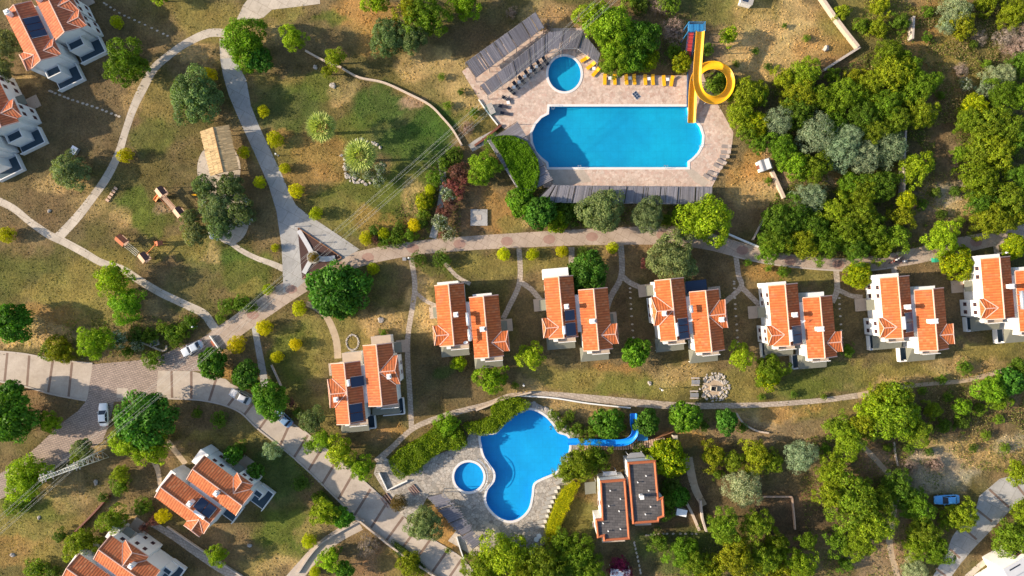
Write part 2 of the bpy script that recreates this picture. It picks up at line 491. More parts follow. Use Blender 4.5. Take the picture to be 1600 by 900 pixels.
def wall_line(name, pts, w, h, mat, label, cat='wall', z0=0.0, n=5, group=None):
    """low wall / kerb along a px line; w,h in metres"""
    mb = MB(); line = smooth_line(pts, n) if n > 1 else pts
    r = ribbon(line, w * 8)
    vs = []
    for a, b in r:
        A = P(*a); B = P(*b)
        vs += [(A.x, A.y, z0), (B.x, B.y, z0), (B.x, B.y, z0 + h), (A.x, A.y, z0 + h)]
    fs = []
    for i in range(len(r) - 1):
        for k in range(4):
            fs.append((i * 4 + k, i * 4 + (k + 1) % 4, (i + 1) * 4 + (k + 1) % 4, (i + 1) * 4 + k))
    fs += [(3, 2, 1, 0), tuple(len(vs) - 4 + k for k in range(4))]
    mb.mesh_(vs, fs)
    o = mb.build(name, mat)
    bm = bmesh.new(); bm.from_mesh(o.data); bmesh.ops.recalc_face_normals(bm, faces=bm.faces); bm.to_mesh(o.data); bm.free()
    return tag(o, label, cat, group) if label else tag(o, kind='structure')
# ---------------------------------------------------------------- pool outlines (survey px)
POOL_A = [(858, 166), (1074, 166), (1076, 178), (1086, 188), (1094, 199), (1098, 212), (1097, 226), (1090, 239), (1081, 248), (1075, 252), (1075, 262),
          (857, 262), (856, 254), (846, 246), (837, 236), (832, 222), (831, 207), (837, 194), (846, 184), (857, 178)]
POOL_B = smooth_line([(830, 640), (851, 650), (864, 664), (872, 676), (887, 682), (890, 700), (883, 720), (868, 738), (848, 747), (834, 756), (831, 775), (826, 795), (813, 809), (797, 814),
          (780, 809), (766, 796), (759, 782), (762, 765), (772, 752), (773, 738), (765, 726), (756, 712), (752, 695), (752, 680), (775, 677), (790, 660), (808, 646)], 4, True)
def circle(cx, cy, r, n=40, ry=None): return [(cx + r * math.cos(2 * PI * i / n), cy + (ry or r) * math.sin(2 * PI * i / n)) for i in range(n)]
POOL_C = circle(882, 115.5, 26, 44, 28)
POOL_D = circle(732.5, 745, 23.5)

def in_poly(X, Y, poly):
    inside = np.zeros(X.shape, bool); n = len(poly)
    for i in range(n):
        x1, y1 = poly[i]; x2, y2 = poly[(i + 1) % n]
        if y1 == y2: continue
        c = ((Y >= min(y1, y2)) & (Y < max(y1, y2)))
        xi = x1 + (Y - y1) * (x2 - x1) / (y2 - y1)
        inside ^= c & (X < xi)
    return inside
def grow(poly, d):
    cx = sum(p[0] for p in poly) / len(poly); cy = sum(p[1] for p in poly) / len(poly); out = []
    n = len(poly)
    a = sum(poly[i][0] * poly[(i + 1) % n][1] - poly[(i + 1) % n][0] * poly[i][1] for i in range(n))
    s = 1 if a > 0 else -1
    for i in range(n):
        p0, p1, p2 = poly[i - 1], poly[i], poly[(i + 1) % n]
        e1 = (p1[0] - p0[0], p1[1] - p0[1]); e2 = (p2[0] - p1[0], p2[1] - p1[1])
        l1 = math.hypot(*e1) or 1; l2 = math.hypot(*e2) or 1
        nx = s * (e1[1] / l1 + e2[1] / l2); ny = -s * (e1[0] / l1 + e2[0] / l2); L = math.hypot(nx, ny) or 1
        k = min(1.6, 2.0 / L)
        out.append((p1[0] + nx / L * d * k, p1[1] + ny / L * d * k))
    return out

# ---------------------------------------------------------------- ground cover colours
rs = np.random.RandomState(5)
def vnoise(X, Y, cell, seed):
    """smooth lattice noise, 0..1"""
    r = np.random.RandomState(seed); T = r.rand(256, 256)
    x = X / cell; y = Y / cell
    xi = np.floor(x).astype(int); yi = np.floor(y).astype(int)
    fx = x - xi; fy = y - yi; fx = fx * fx * (3 - 2 * fx); fy = fy * fy * (3 - 2 * fy)
    a = T[xi % 256, yi % 256]; b = T[(xi + 1) % 256, yi % 256]; c = T[xi % 256, (yi + 1) % 256]; d = T[(xi + 1) % 256, (yi + 1) % 256]
    return (a * (1 - fx) + b * fx) * (1 - fy) + (c * (1 - fx) + d * fx) * fy
def fbm(X, Y, cell, seed, o=4):
    s = 0; a = 1; t = 0
    for k in range(o): s = s + a * vnoise(X, Y, cell / 2 ** k, seed + k); t += a; a *= .55
    return s / t
GC = {'g': (.085, .115, .022), 'G': (.045, .095, .018), 'y': (.20, .17, .055), 's': (.42, .30, .15), 'o': (.34, .20, .075), 'r': (.24, .145, .085),
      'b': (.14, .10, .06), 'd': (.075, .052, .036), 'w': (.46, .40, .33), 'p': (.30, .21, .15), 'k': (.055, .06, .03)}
BLOBS = [  # x, y, rx, ry, cover, strength (survey px)
 (80, 80, 160, 90, 'b', .8), (190, 170, 90, 80, 'b', .7), (60, 190, 110, 80, 'b', .5), (60, 320, 90, 60, 'b', .7), (30, 430, 80, 40, 'g', .4),
 (330, 30, 60, 40, 'y', .7), (300, 80, 35, 20, 's', .55), (370, 50, 20, 20, 's', .6), (250, 160, 30, 50, 'y', .6), (215, 140, 14, 40, 's', .5), (25, 122, 40, 10, 's', .8),
 (100, 285, 50, 16, 's', .6), (240, 215, 40, 30, 'g', .6), (215, 325, 34, 30, 'g', .85), (240, 345, 26, 22, 'g', .7), (190, 345, 20, 16, 's', .5), (255, 320, 16, 14, 'p', .7), (290, 350, 20, 20, 'p', .5),
 (140, 320, 40, 20, 's', .4), (150, 430, 60, 40, 'y', .8), (95, 460, 60, 25, 'y', .9), (60, 520, 80, 14, 's', .9), (60, 540, 60, 10, 's', .9), (150, 480, 60, 26, 'y', .7), (70, 495, 60, 18, 'o', .6),
 (330, 400, 60, 30, 'g', .55), (330, 395, 25, 14, 's', .6), (270, 390, 50, 16, 'y', .7), (390, 430, 40, 40, 'g', .7), (370, 395, 25, 18, 'G', .6), (380, 460, 30, 16, 'y', .6), (260, 440, 60, 30, 'b', .6), (230, 480, 30, 14, 's', .7),
 (300, 450, 50, 30, 'g', .3), (440, 20, 40, 16, 'y', .8), (560, 20, 50, 34, 'o', .8), (515, 30, 22, 16, 'g', .8), (620, 10, 30, 16, 'o', .7), (590, 60, 40, 30, 'o', .8), (430, 60, 30, 26, 's', .6), (480, 90, 60, 34, 'b', .4),
 (430, 125, 40, 14, 'y', .7), (440, 165, 70, 38, 'G', .55), (500, 135, 40, 20, 'g', .7), (540, 140, 26, 24, 's', .6), (600, 170, 50, 34, 'G', .85), (680, 195, 40, 30, 'G', .9), (640, 230, 70, 34, 'G', .85), (560, 200, 40, 20, 'g', .6),
 (690, 130, 70, 40, 'y', .5), (740, 130, 60, 50, 's', .65), (660, 100, 50, 24, 's', .6), (760, 60, 70, 40, 'b', .5), (720, 60, 60, 30, 'b', .6), (860, 30, 50, 30, 's', .6), (890, 20, 40, 22, 'r', .45), (640, 159, 22, 13, 'p', 1),
 (740, 190, 30, 24, 'y', .7), (450, 240, 60, 30, 'y', .6), (440, 205, 24, 12, 'o', .5), (510, 240, 40, 50, 'o', .45), (480, 290, 50, 30, 'o', .45), (560, 320, 70, 50, 'g', .8), (640, 290, 50, 30, 'g', .8), (600, 350, 50, 22, 'o', .5), (530, 340, 30, 30, 'y', .6), (650, 310, 20, 30, 's', .6),
 (740, 320, 40, 50, 'r', .7), (770, 330, 30, 36, 'o', .8), (800, 350, 30, 14, 'y', .8), (700, 320, 30, 40, 'd', .5), (830, 345, 20, 14, 's', .6),
 (560, 500, 60, 40, 'b', .5), (540, 520, 50, 40, 'y', .7), (470, 520, 40, 26, 'y', .8), (460, 560, 40, 50, 'g', .8), (490, 560, 30, 30, 'y', .6), (450, 620, 50, 40, 'g', .5), (600, 500, 34, 22, 's', .6), (660, 480, 24, 50, 's', .8), (680, 420, 40, 14, 'g', .6), (620, 440, 30, 30, 'b', .6),
 (600, 440, 20, 30, 'g', .3), (700, 560, 60, 50, 'd', .45), (690, 580, 16, 14, 'G', .6), (720, 620, 60, 20, 'b', .6), (600, 680, 40, 16, 'o', .7), (500, 650, 40, 30, 'y', .5),
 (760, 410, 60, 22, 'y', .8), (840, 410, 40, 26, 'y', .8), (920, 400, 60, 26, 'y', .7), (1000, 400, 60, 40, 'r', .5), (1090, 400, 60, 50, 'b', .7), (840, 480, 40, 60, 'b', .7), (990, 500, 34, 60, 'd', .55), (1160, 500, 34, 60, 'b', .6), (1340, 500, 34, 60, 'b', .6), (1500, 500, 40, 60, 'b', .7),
 (1200, 425, 60, 20, 'o', .6), (1270, 430, 50, 16, 'y', .8), (1430, 430, 60, 30, 'b', .6), (1340, 440, 40, 20, 'b', .6), (1100, 450, 60, 20, 'b', .5),
 (870, 585, 60, 16, 'y', .8), (950, 600, 120, 20, 'y', .9), (980, 605, 70, 14, 'g', .5), (960, 575, 40, 10, 'o', .7), (1060, 590, 50, 22, 's', .6), (1050, 610, 40, 14, 'y', .7), (1180, 600, 60, 26, 'y', .6), (1300, 590, 90, 22, 'g', .6), (1260, 600, 60, 16, 'g', .5), (1410, 580, 80, 18, 'y', .9), (1510, 570, 70, 20, 's', .6), (1390, 600, 60, 12, 's', .6), (1540, 545, 60, 16, 'y', .8),
 (1240, 645, 70, 14, 'y', .6), (1190, 645, 60, 12, 's', .6), (1080, 690, 60, 10, 'o', .8), (1200, 670, 90, 22, 'p', .5), (860, 625, 60, 8, 's', .7), (900, 645, 60, 14, 's', .5), (820, 610, 40, 14, 's', .5), (780, 580, 30, 20, 'b', .6),
 (1210, 70, 90, 60, 's', .9), (1290, 80, 50, 36, 'o', .5), (1180, 20, 60, 20, 'y', .7), (1250, 20, 50, 30, 's', .7), (1170, 110, 40, 40, 's', .8), (1160, 60, 50, 50, 's', .4), (1040, 40, 60, 50, 'b', .6), (1010, 10, 60, 20, 'b', .5), (1100, 20, 40, 20, 'g', .5), (1120, 80, 24, 30, 'p', .6), (1310, 120, 40, 24, 'r', .6),
 (1340, 30, 60, 40, 'y', .7), (1390, 30, 40, 30, 'y', .5), (1470, 60, 60, 80, 'o', .6), (1510, 90, 60, 60, 'y', .8), (1480, 150, 40, 60, 'r', .5), (1470, 200, 26, 50, 'b', .8), (1560, 50, 60, 60, 'k', .5), (1570, 300, 60, 140, 'k', .6), (1320, 200, 130, 90, 'k', .7), (1290, 340, 130, 60, 'k', .6), (1420, 300, 26, 60, 'k', .5),
 (1170, 270, 40, 40, 'o', .9), (1180, 300, 50, 26, 's', .6), (1200, 240, 14, 30, 'p', .5), (1160, 340, 50, 30, 'r', .5), (1250, 285, 60, 14, 'p', .8), (1320, 275, 60, 12, 'o', .6), (1480, 310, 50, 30, 'w', .7), (1500, 330, 40, 16, 's', .7), (1450, 340, 30, 40, 'p', .5), (1480, 355, 50, 14, 'b', .8), (1490, 250, 20, 30, 'p', .5),
 (60, 600, 100, 50, 'b', .4), (60, 620, 60, 20, 'r', .6), (100, 640, 50, 40, 'b', .7), (20, 800, 60, 50, 'g', .5), (60, 820, 80, 40, 'y', .8), (60, 790, 60, 20, 'g', .6), (20, 860, 60, 20, 'o', .5), (90, 870, 60, 20, 'y', .7), (110, 770, 40, 24, 's', .4), (150, 690, 16, 12, 's', .9), (190, 800, 40, 30, 's', .5), (230, 770, 30, 30, 'b', .7), (250, 720, 40, 40, 'b', .6), (275, 700, 20, 20, 'p', .5),
 (340, 640, 60, 30, 'b', .8), (380, 670, 50, 30, 'y', .3), (400, 700, 60, 16, 'y', .5), (320, 690, 40, 12, 'y', .7), (430, 740, 50, 40, 'G', .7), (450, 830, 60, 50, 'g', .9), (410, 870, 60, 30, 'y', .6), (370, 860, 40, 24, 'b', .6), (330, 850, 60, 30, 'r', .4), (290, 860, 50, 30, 'd', .5), (440, 890, 30, 14, 's', .5), (490, 830, 24, 30, 's', .4),
 (580, 870, 40, 30, 'r', .8), (575, 855, 22, 24, 'r', .9), (610, 870, 30, 30, 'y', .5), (545, 870, 20, 20, 'b', .6), (560, 690, 40, 16, 'b', .5), (700, 840, 26, 22, 'o', .9), (690, 820, 20, 30, 'o', .6),
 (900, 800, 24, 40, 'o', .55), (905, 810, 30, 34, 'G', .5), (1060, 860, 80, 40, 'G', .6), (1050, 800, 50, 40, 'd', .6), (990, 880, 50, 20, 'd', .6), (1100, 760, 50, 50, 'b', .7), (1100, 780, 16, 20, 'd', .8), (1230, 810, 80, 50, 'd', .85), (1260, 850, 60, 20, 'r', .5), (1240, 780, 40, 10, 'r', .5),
 (1360, 700, 40, 50, 'r', .7), (1400, 720, 60, 30, 'p', .6), (1440, 680, 60, 50, 'b', .8), (1470, 730, 60, 24, 'w', .5), (1540, 700, 80, 30, 's', .7), (1580, 690, 40, 20, 'w', .6), (1510, 650, 60, 40, 'b', .6), (1580, 640, 60, 40, 'b', .6), (1450, 750, 50, 20, 'w', .35), (1390, 880, 60, 40, 'p', .7), (1420, 830, 40, 40, 'p', .5), (1530, 850, 30, 30, 'b', .8), (1560, 800, 20, 30, 'b', .8), (1480, 700, 60, 10, 's', .6),
 (1230, 640, 60, 10, 'o', .5), (1330, 640, 40, 20, 'y', .5), (1160, 620, 50, 16, 'y', .6), (640, 560, 20, 60, 'b', .4), (350, 555, 10, 20, 'o', .8), (360, 585, 16, 16, 'o', .8), (395, 605, 12, 8, 'o', .7), (345, 460, 30, 14, 'b', .5),
]
def cover(PX, PY):
    """ground colour at survey positions"""
    wx = (fbm(PX, PY, 40, 11) - .5) * 46; wy = (fbm(PX, PY, 40, 21) - .5) * 46
    wx2 = (fbm(PX, PY, 9, 61, 2) - .5) * 14; wy2 = (fbm(PX, PY, 9, 71, 2) - .5) * 14
    n = fbm(PX, PY, 60, 31)[..., None]
    k = np.clip((n - .38) / .24, 0, 1)
    C = np.array((.105, .092, .036)) * (1 - k) + np.array((.16, .12, .066)) * k
    X = PX + wx + wx2; Y = PY + wy + wy2
    for x, y, rx, ry, kd, s in BLOBS:
        d = ((X - x) / rx) ** 2 + ((Y - y) / ry) ** 2
        w = (s * np.clip((1.25 - d) / .7, 0, 1))[..., None]
        C = C * (1 - w) + np.array(GC[kd]) * w
    v = .60 + .80 * fbm(PX, PY, 13, 41)[..., None]
    v2 = fbm(PX, PY, 24, 51)[..., None]
    C = C * v
    C = C * (1 + (v2 - .5) * np.array((.35, .1, .1))) * np.array((1.04, 1.02, .96))
    return C

def build_ground():
    step = .5
    xs = np.arange(-112, 112 + step, step); ys = np.arange(-66, 66 + step, step)
    X, Y = np.meshgrid(xs, ys); PX = X * 8 + 800; PY = 450 - Y * 8
    Z = np.zeros_like(X)
    for pl in (POOL_A, POOL_B, POOL_C, POOL_D):
        Z[in_poly(PX, PY, grow(pl, 6))] = -3.0
    C = cover(PX, PY)
    nx, ny = len(xs), len(ys)
    V = np.stack([X, Y, Z], -1).reshape(-1, 3)
    idx = np.arange(nx * ny).reshape(ny, nx)
    F = np.stack([idx[:-1, :-1], idx[:-1, 1:], idx[1:, 1:], idx[1:, :-1]], -1).reshape(-1, 4)
    # skirt out to the horizon
    B = 3000.0; x0, x1, y0, y1 = xs[0], xs[-1], ys[0], ys[-1]
    ext = np.array([(-B, -B, 0), (B, -B, 0), (B, B, 0), (-B, B, 0)], float)
    n0 = len(V); V = np.vstack([V, ext])
    c = [idx[0, 0], idx[0, -1], idx[-1, -1], idx[-1, 0]]
    extra = [(n0, n0 + 1, c[1], c[0]), (n0 + 1, n0 + 2, c[2], c[1]), (n0 + 2, n0 + 3, c[3], c[2]), (n0 + 3, n0, c[0], c[3])]
    F = np.vstack([F, np.array(extra)])
    me = bpy.data.meshes.new('ground')
    me.vertices.add(len(V)); me.vertices.foreach_set('co', V.ravel())
    me.loops.add(F.size); me.loops.foreach_set('vertex_index', F.ravel().astype(np.int32))
    me.polygons.add(len(F)); me.polygons.foreach_set('loop_start', np.arange(0, F.size, 4, dtype=np.int32)); me.polygons.foreach_set('loop_total', np.full(len(F), 4, np.int32))
    me.update(calc_edges=True)
    ca = me.color_attributes.new('cover', 'FLOAT_COLOR', 'POINT')
    CC = np.ones((len(V), 4)); CC[:n0, :3] = C.reshape(-1, 3); CC[n0:, :3] = (.13, .11, .06)
    ca.data.foreach_set('color', CC.ravel())
    me.materials.append(M['ground'])
    o = bpy.data.objects.new('ground', me); COL.objects.link(o); o['kind'] = 'structure'
build_ground()

# ---------------------------------------------------------------- pools and decks
def sheet_with_holes(name, outer, holes, z, mat):
    bm = bmesh.new(); es = []
    for poly in [outer] + holes:
        vs = [bm.verts.new(P(x, y) + Vector((0, 0, z))) for x, y in poly]
        es += [bm.edges.new((vs[i], vs[(i + 1) % len(vs)])) for i in range(len(vs))]
    bmesh.ops.triangle_fill(bm, use_beauty=True, use_dissolve=False, edges=es, normal=(0, 0, 1))
    # remove faces that fell into holes
    kill = []
    for f in bm.faces:
        c = f.calc_center_median(); px, py = c.x * 8 + 800, 450 - c.y * 8
        if any(in_poly(np.array([px]), np.array([py]), h)[0] for h in holes): kill.append(f)
    if kill: bmesh.ops.delete(bm, geom=kill, context='FACES')
    for f in bm.faces:
        if f.normal.z < 0: f.normal_flip()
    me = bpy.data.meshes.new(name); bm.to_mesh(me); bm.free(); me.materials.append(mat)
    o = bpy.data.objects.new(name, me); COL.objects.link(o); o['kind'] = 'structure'; PAVED.append(outer)
    return o
DECK_A = [(722, 112), (738, 98), (762, 82), (800, 62), (860, 44), (908, 44), (930, 80), (945, 118), (1074, 118), (1078, 95), (1096, 95), (1100, 120), (1120, 160), (1134, 185), (1146, 207), (1143, 232), (1128, 262), (1112, 293),
          (850, 293), (838, 268), (822, 240), (808, 212), (786, 200), (772, 186), (752, 160), (738, 138)]
DECK_B = [(592, 712), (604, 716), (640, 742), (664, 718), (700, 704), (726, 690), (735, 676), (752, 664), (775, 640), (800, 628), (835, 628), (868, 645), (886, 668), (905, 676), (904, 700), (895, 720), (900, 740), (880, 790), (862, 838),
          (845, 856), (760, 862), (742, 850), (700, 806), (668, 776), (655, 800), (640, 812), (620, 800), (612, 780), (600, 766), (584, 740)]
sheet_with_holes('pool_deck', DECK_A, [POOL_A, POOL_C], .03, M['deck'])
sheet_with_holes('stone_terrace', DECK_B, [POOL_B, POOL_D], .03, M['slate'])
sheet('deck_inlay', [[(858, 264), (911, 264), (925, 284), (868, 291), (862, 285), (856, 277)], [(1068, 263), (1078, 261), (1108, 284), (1100, 292), (1086, 285)]], .036, M['concrete'])
sheet('deck_inlay', [[(700, 845), (712, 830), (758, 862), (742, 870)], [(752, 812), (776, 822), (792, 846), (778, 852)]], .037, M['palepath'])

def swimming_pool(poly, depth, lining, label):
    px = [(p[0], p[1]) for p in poly]
    cx = sum(p[0] for p in px) / len(px); cy = sum(p[1] for p in px) / len(px)
    O = P(cx, cy)
    t = thing('swimming_pool', label, 'swimming pool', O)
    pts = [(P(*p).x - O.x, P(*p).y - O.y) for p in px]; n = len(pts)
    a = sum(pts[i][0] * pts[(i + 1) % n][1] - pts[(i + 1) % n][0] * pts[i][1] for i in range(n))
    if a < 0: pts = pts[::-1]; px = px[::-1]
    # basin (walls + floor)
    bm = bmesh.new()
    top = [bm.verts.new((x, y, .02)) for x, y in pts]; bot = [bm.verts.new((x, y, -depth)) for x, y in pts]
    es = []
    for i in range(n):
        j = (i + 1) % n
        bm.faces.new((top[i], top[j], bot[j], bot[i]))
    es = [e for e in bm.edges if e.verts[0] in bot and e.verts[1] in bot]
    bmesh.ops.triangle_fill(bm, use_beauty=True, use_dissolve=False, edges=es, normal=(0, 0, 1))
    me = bpy.data.meshes.new('basin'); bm.to_mesh(me); bm.free(); me.materials.append(lining)
    o = bpy.data.objects.new('basin', me); COL.objects.link(o); o.parent = t
    # water
    bm = bmesh.new(); vs = [bm.verts.new((x, y, -.13)) for x, y in pts]
    es = [bm.edges.new((vs[i], vs[(i + 1) % n])) for i in range(n)]
    bmesh.ops.triangle_fill(bm, use_beauty=True, use_dissolve=False, edges=es, normal=(0, 0, 1))
    for f in bm.faces:
        if f.normal.z < 0: f.normal_flip()
    me = bpy.data.meshes.new('water'); bm.to_mesh(me); bm.free(); me.materials.append(M['water'])
    o = bpy.data.objects.new('water', me); COL.objects.link(o); o.parent = t
    # coping ring
    og = grow(px, 3.0); ig = grow(px, -.6); mb = MB(); vs = []
    for (ax, ay), (bx, by) in zip(ig, og):
        A = P(ax, ay) - O; B = P(bx, by) - O
        vs += [(A.x, A.y, -.02), (B.x, B.y, -.02), (B.x, B.y, .09), (A.x, A.y, .09)]
    fs = [(i * 4 + k, i * 4 + (k + 1) % 4, ((i + 1) % n) * 4 + (k + 1) % 4, ((i + 1) % n) * 4 + k) for i in range(n) for k in range(4)]
    mb.mesh_(vs, fs); o = mb.build('coping', M['coping'], t)
    bm = bmesh.new(); bm.from_mesh(o.data); bmesh.ops.recalc_face_normals(bm, faces=bm.faces); bm.to_mesh(o.data); bm.free()
    return t
swimming_pool(POOL_A, 1.5, M['basin_a'], 'large turquoise swimming pool with straight sides and rounded ends on the pink deck')
swimming_pool(POOL_B, 1.4, M['basin_b'], 'deep blue free-form swimming pool pinched at the waist, on the grey stone terrace')
swimming_pool(POOL_C, .7, M['basin_a'], 'round turquoise paddling pool between the slatted pergola and the large pool')
swimming_pool(POOL_D, .6, M['basin_b'], 'small round blue paddling pool on the grey stone terrace beside the free-form pool')
for x, y, rz in ((864, 168, 0), (1040, 260, 180), (905, 260, 180), (1096, 228, -90)):
    t = thing('pool_ladder', {864: 'steel pool ladder at the top left corner of the large pool', 1040: 'steel pool ladder at the lower right side of the large pool', 905: 'steel pool ladder at the lower left side of the large pool', 1096: 'steel pool ladder on the right curve of the large pool'}[x], 'pool ladder', P(x, y), R(rz), 'pool ladders')
    for dx in (-.25, .25):
        mb = MB(); mb.tube([(dx, .45, .05), (dx, .40, .75), (dx, .1, .85), (dx, -.15, .6), (dx, -.2, -1.0)], .03, 5); mb.build('rail', M['steel'], t)
    for k in range(3):
        mb = MB(); mb.box(-.25, .25, -.24, -.16, -.2 - k * .3, -.16 - k * .3); mb.build('step', M['steel'], t)
mb = MB(); arc = [P(732 + 30 * math.cos(a), 745 - 30 * math.sin(a), .95) for a in [math.radians(62 - i * 9.5) for i in range(13)]]
mb.tube(arc, .05); mb.tube([(p.x, p.y, .5) for p in arc], .04)
for p in arc[::3]: mb.tube([(p.x, p.y, 0), (p.x, p.y, .95)], .04)
tag(mb.build('railing', M['steel']), 'curved white metal railing between the small round pool and the free-form pool', 'railing')

# ---------------------------------------------------------------- roads and paths
ROAD_N = [(-30, 548), (0, 549), (40, 554), (82, 562), (145, 569)]
ROAD_S = [(136, 625), (82, 615), (40, 603), (0, 595), (-30, 590)]
sheet('road', [ROAD_N + ROAD_S], .012, M['concrete'])
sheet('road', [[(247, 579), (300, 580), (330, 588), (352, 592), (362, 600), (385, 612), (412, 628), (450, 655), (475, 674), (505, 698), (540, 727), (590, 772), (635, 811), (675, 842), (720, 872), (752, 910),
               (690, 910), (682, 902), (640, 870), (595, 838), (555, 807), (525, 777), (480, 734), (445, 702), (400, 667), (375, 645), (355, 634), (330, 627), (300, 623), (244, 621)]], .012, M['concrete'])
STRIPS = [(12, 549, 7, 597), (46, 555, 42, 605), (83, 562, 75, 614), (113, 565, 107, 620), (268, 579, 269, 622), (299, 580, 299, 623), (339, 590, 326, 627), (377, 608, 355, 634), (402, 623, 380, 649), (428, 640, 404, 670),
          (455, 659, 437, 696), (482, 680, 459, 714), (505, 699, 481, 735), (528, 718, 503, 756), (553, 739, 528, 780), (580, 764, 553, 805), (605, 786, 578, 826), (631, 808, 603, 844), (652, 826, 625, 860), (674, 842, 648, 876), (700, 860, 673, 896), (722, 874, 697, 908)]
mb = MB()
for x0, y0, x1, y1 in STRIPS:
    dx, dy = x1 - x0, y1 - y0; L = math.hypot(dx, dy); s = .22; x0 += dx / L * 1.5; x1 -= dx / L * 1.5
    nx, ny = -dy / L * 1.9, dx / L * 1.9
    q = [P(x0 + nx, y0 + ny), P(x1 + nx, y1 + ny), P(x1 - nx, y1 - ny), P(x0 - nx, y0 - ny)]
    mb.face([(p.x, p.y, .018) for p in (q if (q[1] - q[0]).cross(q[2] - q[0]).z > 0 else q[::-1])])
mb.build('road_marking', M['strip'])['kind'] = 'structure'
sheet('road_junction', [[(145, 569), (170, 567), (215, 563), (250, 556), (285, 540), (312, 530), (330, 520), (350, 545), (340, 560), (335, 575), (322, 580), (247, 579), (244, 621), (200, 626), (178, 628), (172, 660), (160, 690), (120, 712), (70, 742), (20, 770), (-20, 790), (-20, 752), (30, 722), (62, 694), (95, 662), (122, 642), (136, 625)]], .010, M['pavers'])
sheet('road_patch', [[(183, 606), (200, 607), (199, 622), (182, 621)]], .018, M['concrete'])
MAIN = [(318, 548, 34), (345, 528, 34), (372, 508, 32), (410, 482, 32), (450, 455, 32), (500, 428, 28), (560, 405, 24), (640, 389, 22), (720, 381, 22), (800, 376, 23), (900, 371, 25), (1000, 368, 28), (1060, 369, 30), (1110, 378, 26), (1150, 389, 24),
        (1200, 401, 20), (1280, 411, 17), (1350, 412, 20), (1420, 402, 24), (1480, 388, 26), (1540, 375, 24), (1620, 358, 24)]
ribbon_sheet('road', [(MAIN, 24)], .014, M['pinkroad'])
mb = MB()
for x, y, rr in [(575, 402, -.2), (645, 388, -.1), (718, 381, -.05), (792, 377, 0), (858, 374, 0), (925, 370, 0), (1035, 367, .1), (1160, 391, .25), (1235, 407, .15), (1310, 413, 0), (1405, 405, -.15), (1465, 391, -.2), (1525, 378, -.15), (530, 415, -.4), (455, 452, -.5), (395, 492, -.6)]:
    pts = [(x + 10 * math.cos(a) * (1 if abs(math.cos(a)) > .5 else .6), y + 7.5 * math.sin(a)) for a in [rr + k * PI / 4 for k in range(8)]]
    mb.face([(p.x, p.y, .020) for p in [P(*q) for q in pts[::-1]]])
mb.build('road_marking', M['redpatch'])['kind'] = 'structure'
# pale grey plaza around the triangular bed
PLAZA = [(344, 92), (366, 90), (385, 125), (392, 165), (404, 195), (425, 240), (440, 272), (452, 300), (462, 320), (480, 335), (500, 348), (530, 368), (562, 390), (540, 402), (510, 420), (480, 436), (462, 452), (443, 458), (442, 430), (440, 385), (432, 330), (420, 290), (398, 240), (375, 190), (358, 150), (349, 120)]
sheet('plaza', [PLAZA], .016, M['greypath'])
sheet('path', [[(370, 30), (380, 8), (396, -12), (500, -12), (500, 6), (460, 11), (425, 15), (412, 27), (395, 32)], [(344, 92), (343, 60), (366, 60), (366, 91)]], .013, M['palepath'])
ribbon_sheet('path', [([(352, 52, 13), (325, 52, 13), (290, 68, 12), (262, 88, 12), (240, 108, 13), (222, 140, 14), (208, 170, 12), (196, 205, 11), (185, 240, 12), (168, 275, 13), (145, 308, 13), (120, 340, 14), (88, 374, 15)], 12)], .012, M['palepath'])
ribbon_sheet('path', [([(-15, 308, 12), (20, 325, 11), (45, 345, 11), (75, 366, 12), (100, 378, 12), (130, 394, 12), (158, 410, 11), (190, 420, 11), (215, 436, 12), (250, 457, 12), (290, 476, 12), (318, 490, 13), (332, 508, 13), (342, 520, 12)], 12)], .0135, M['palepath'])
sheet('patio', [circle(342, 264, 34, 30, 42), circle(360, 340, 30, 30, 42)], .011, M['palepath'])
ribbon_sheet('path', [([(352, 372, 8), (375, 390, 8), (400, 403, 8), (425, 412, 9), (443, 420, 10)], 8)], .0125, M['palepath'])
ribbon_sheet('garden_path', [([(642, 402), (648, 440), (646, 470), (638, 520), (637, 560), (640, 610), (643, 668)], 8), ([(648, 455), (665, 470), (682, 478)], 6), ([(688, 402), (712, 430), (735, 444)], 6),
   ([(811, 388), (812, 440), (795, 480), (786, 498)], 8), ([(812, 440), (830, 452), (845, 470)], 8), ([(893, 386), (893, 412)], 9), ([(970, 382), (971, 430), (955, 462), (948, 482)], 9), ([(971, 430), (985, 442), (1008, 452)], 8),
   ([(1150, 402), (1154, 430), (1158, 448), (1135, 470), (1125, 480)], 8), ([(1158, 448), (1172, 462), (1186, 476)], 8), ([(1306, 418), (1308, 452), (1300, 472)], 9), ([(1308, 452), (1330, 462), (1348, 464)], 7), ([(1397, 418), (1398, 432)], 9),
   ([(1555, 378), (1558, 400)], 8)], .0065, M['stonepath'])
ribbon_sheet('garden_path', [([(478, 474, 8), (495, 482, 9), (510, 495, 10), (520, 515, 11), (526, 535, 11), (528, 560, 11)], 10)], .0065, M['dirt'])
ribbon_sheet('garden_path', [([(397, 508, 9), (403, 540, 10), (409, 572, 11), (414, 604, 12)], 10)], .007, M['greypath'])
ribbon_sheet('footpath', [([(690, 250, 12), (692, 290, 10), (686, 330, 10), (676, 372, 11)], 10), ([(775, 208, 12), (750, 222, 14), (735, 232, 13)], 10)], .007, M['greypath'])
ribbon_sheet('footpath', [([(588, 722, 12), (612, 700, 9), (648, 668, 8), (700, 648, 9), (760, 632, 8), (800, 618, 8), (850, 616, 9), (920, 622, 11), (1000, 630, 12), (1060, 634, 11), (1130, 634, 9), (1200, 632, 8), (1280, 626, 8), (1340, 618, 9)], 9)], .008, M['stonepath'])
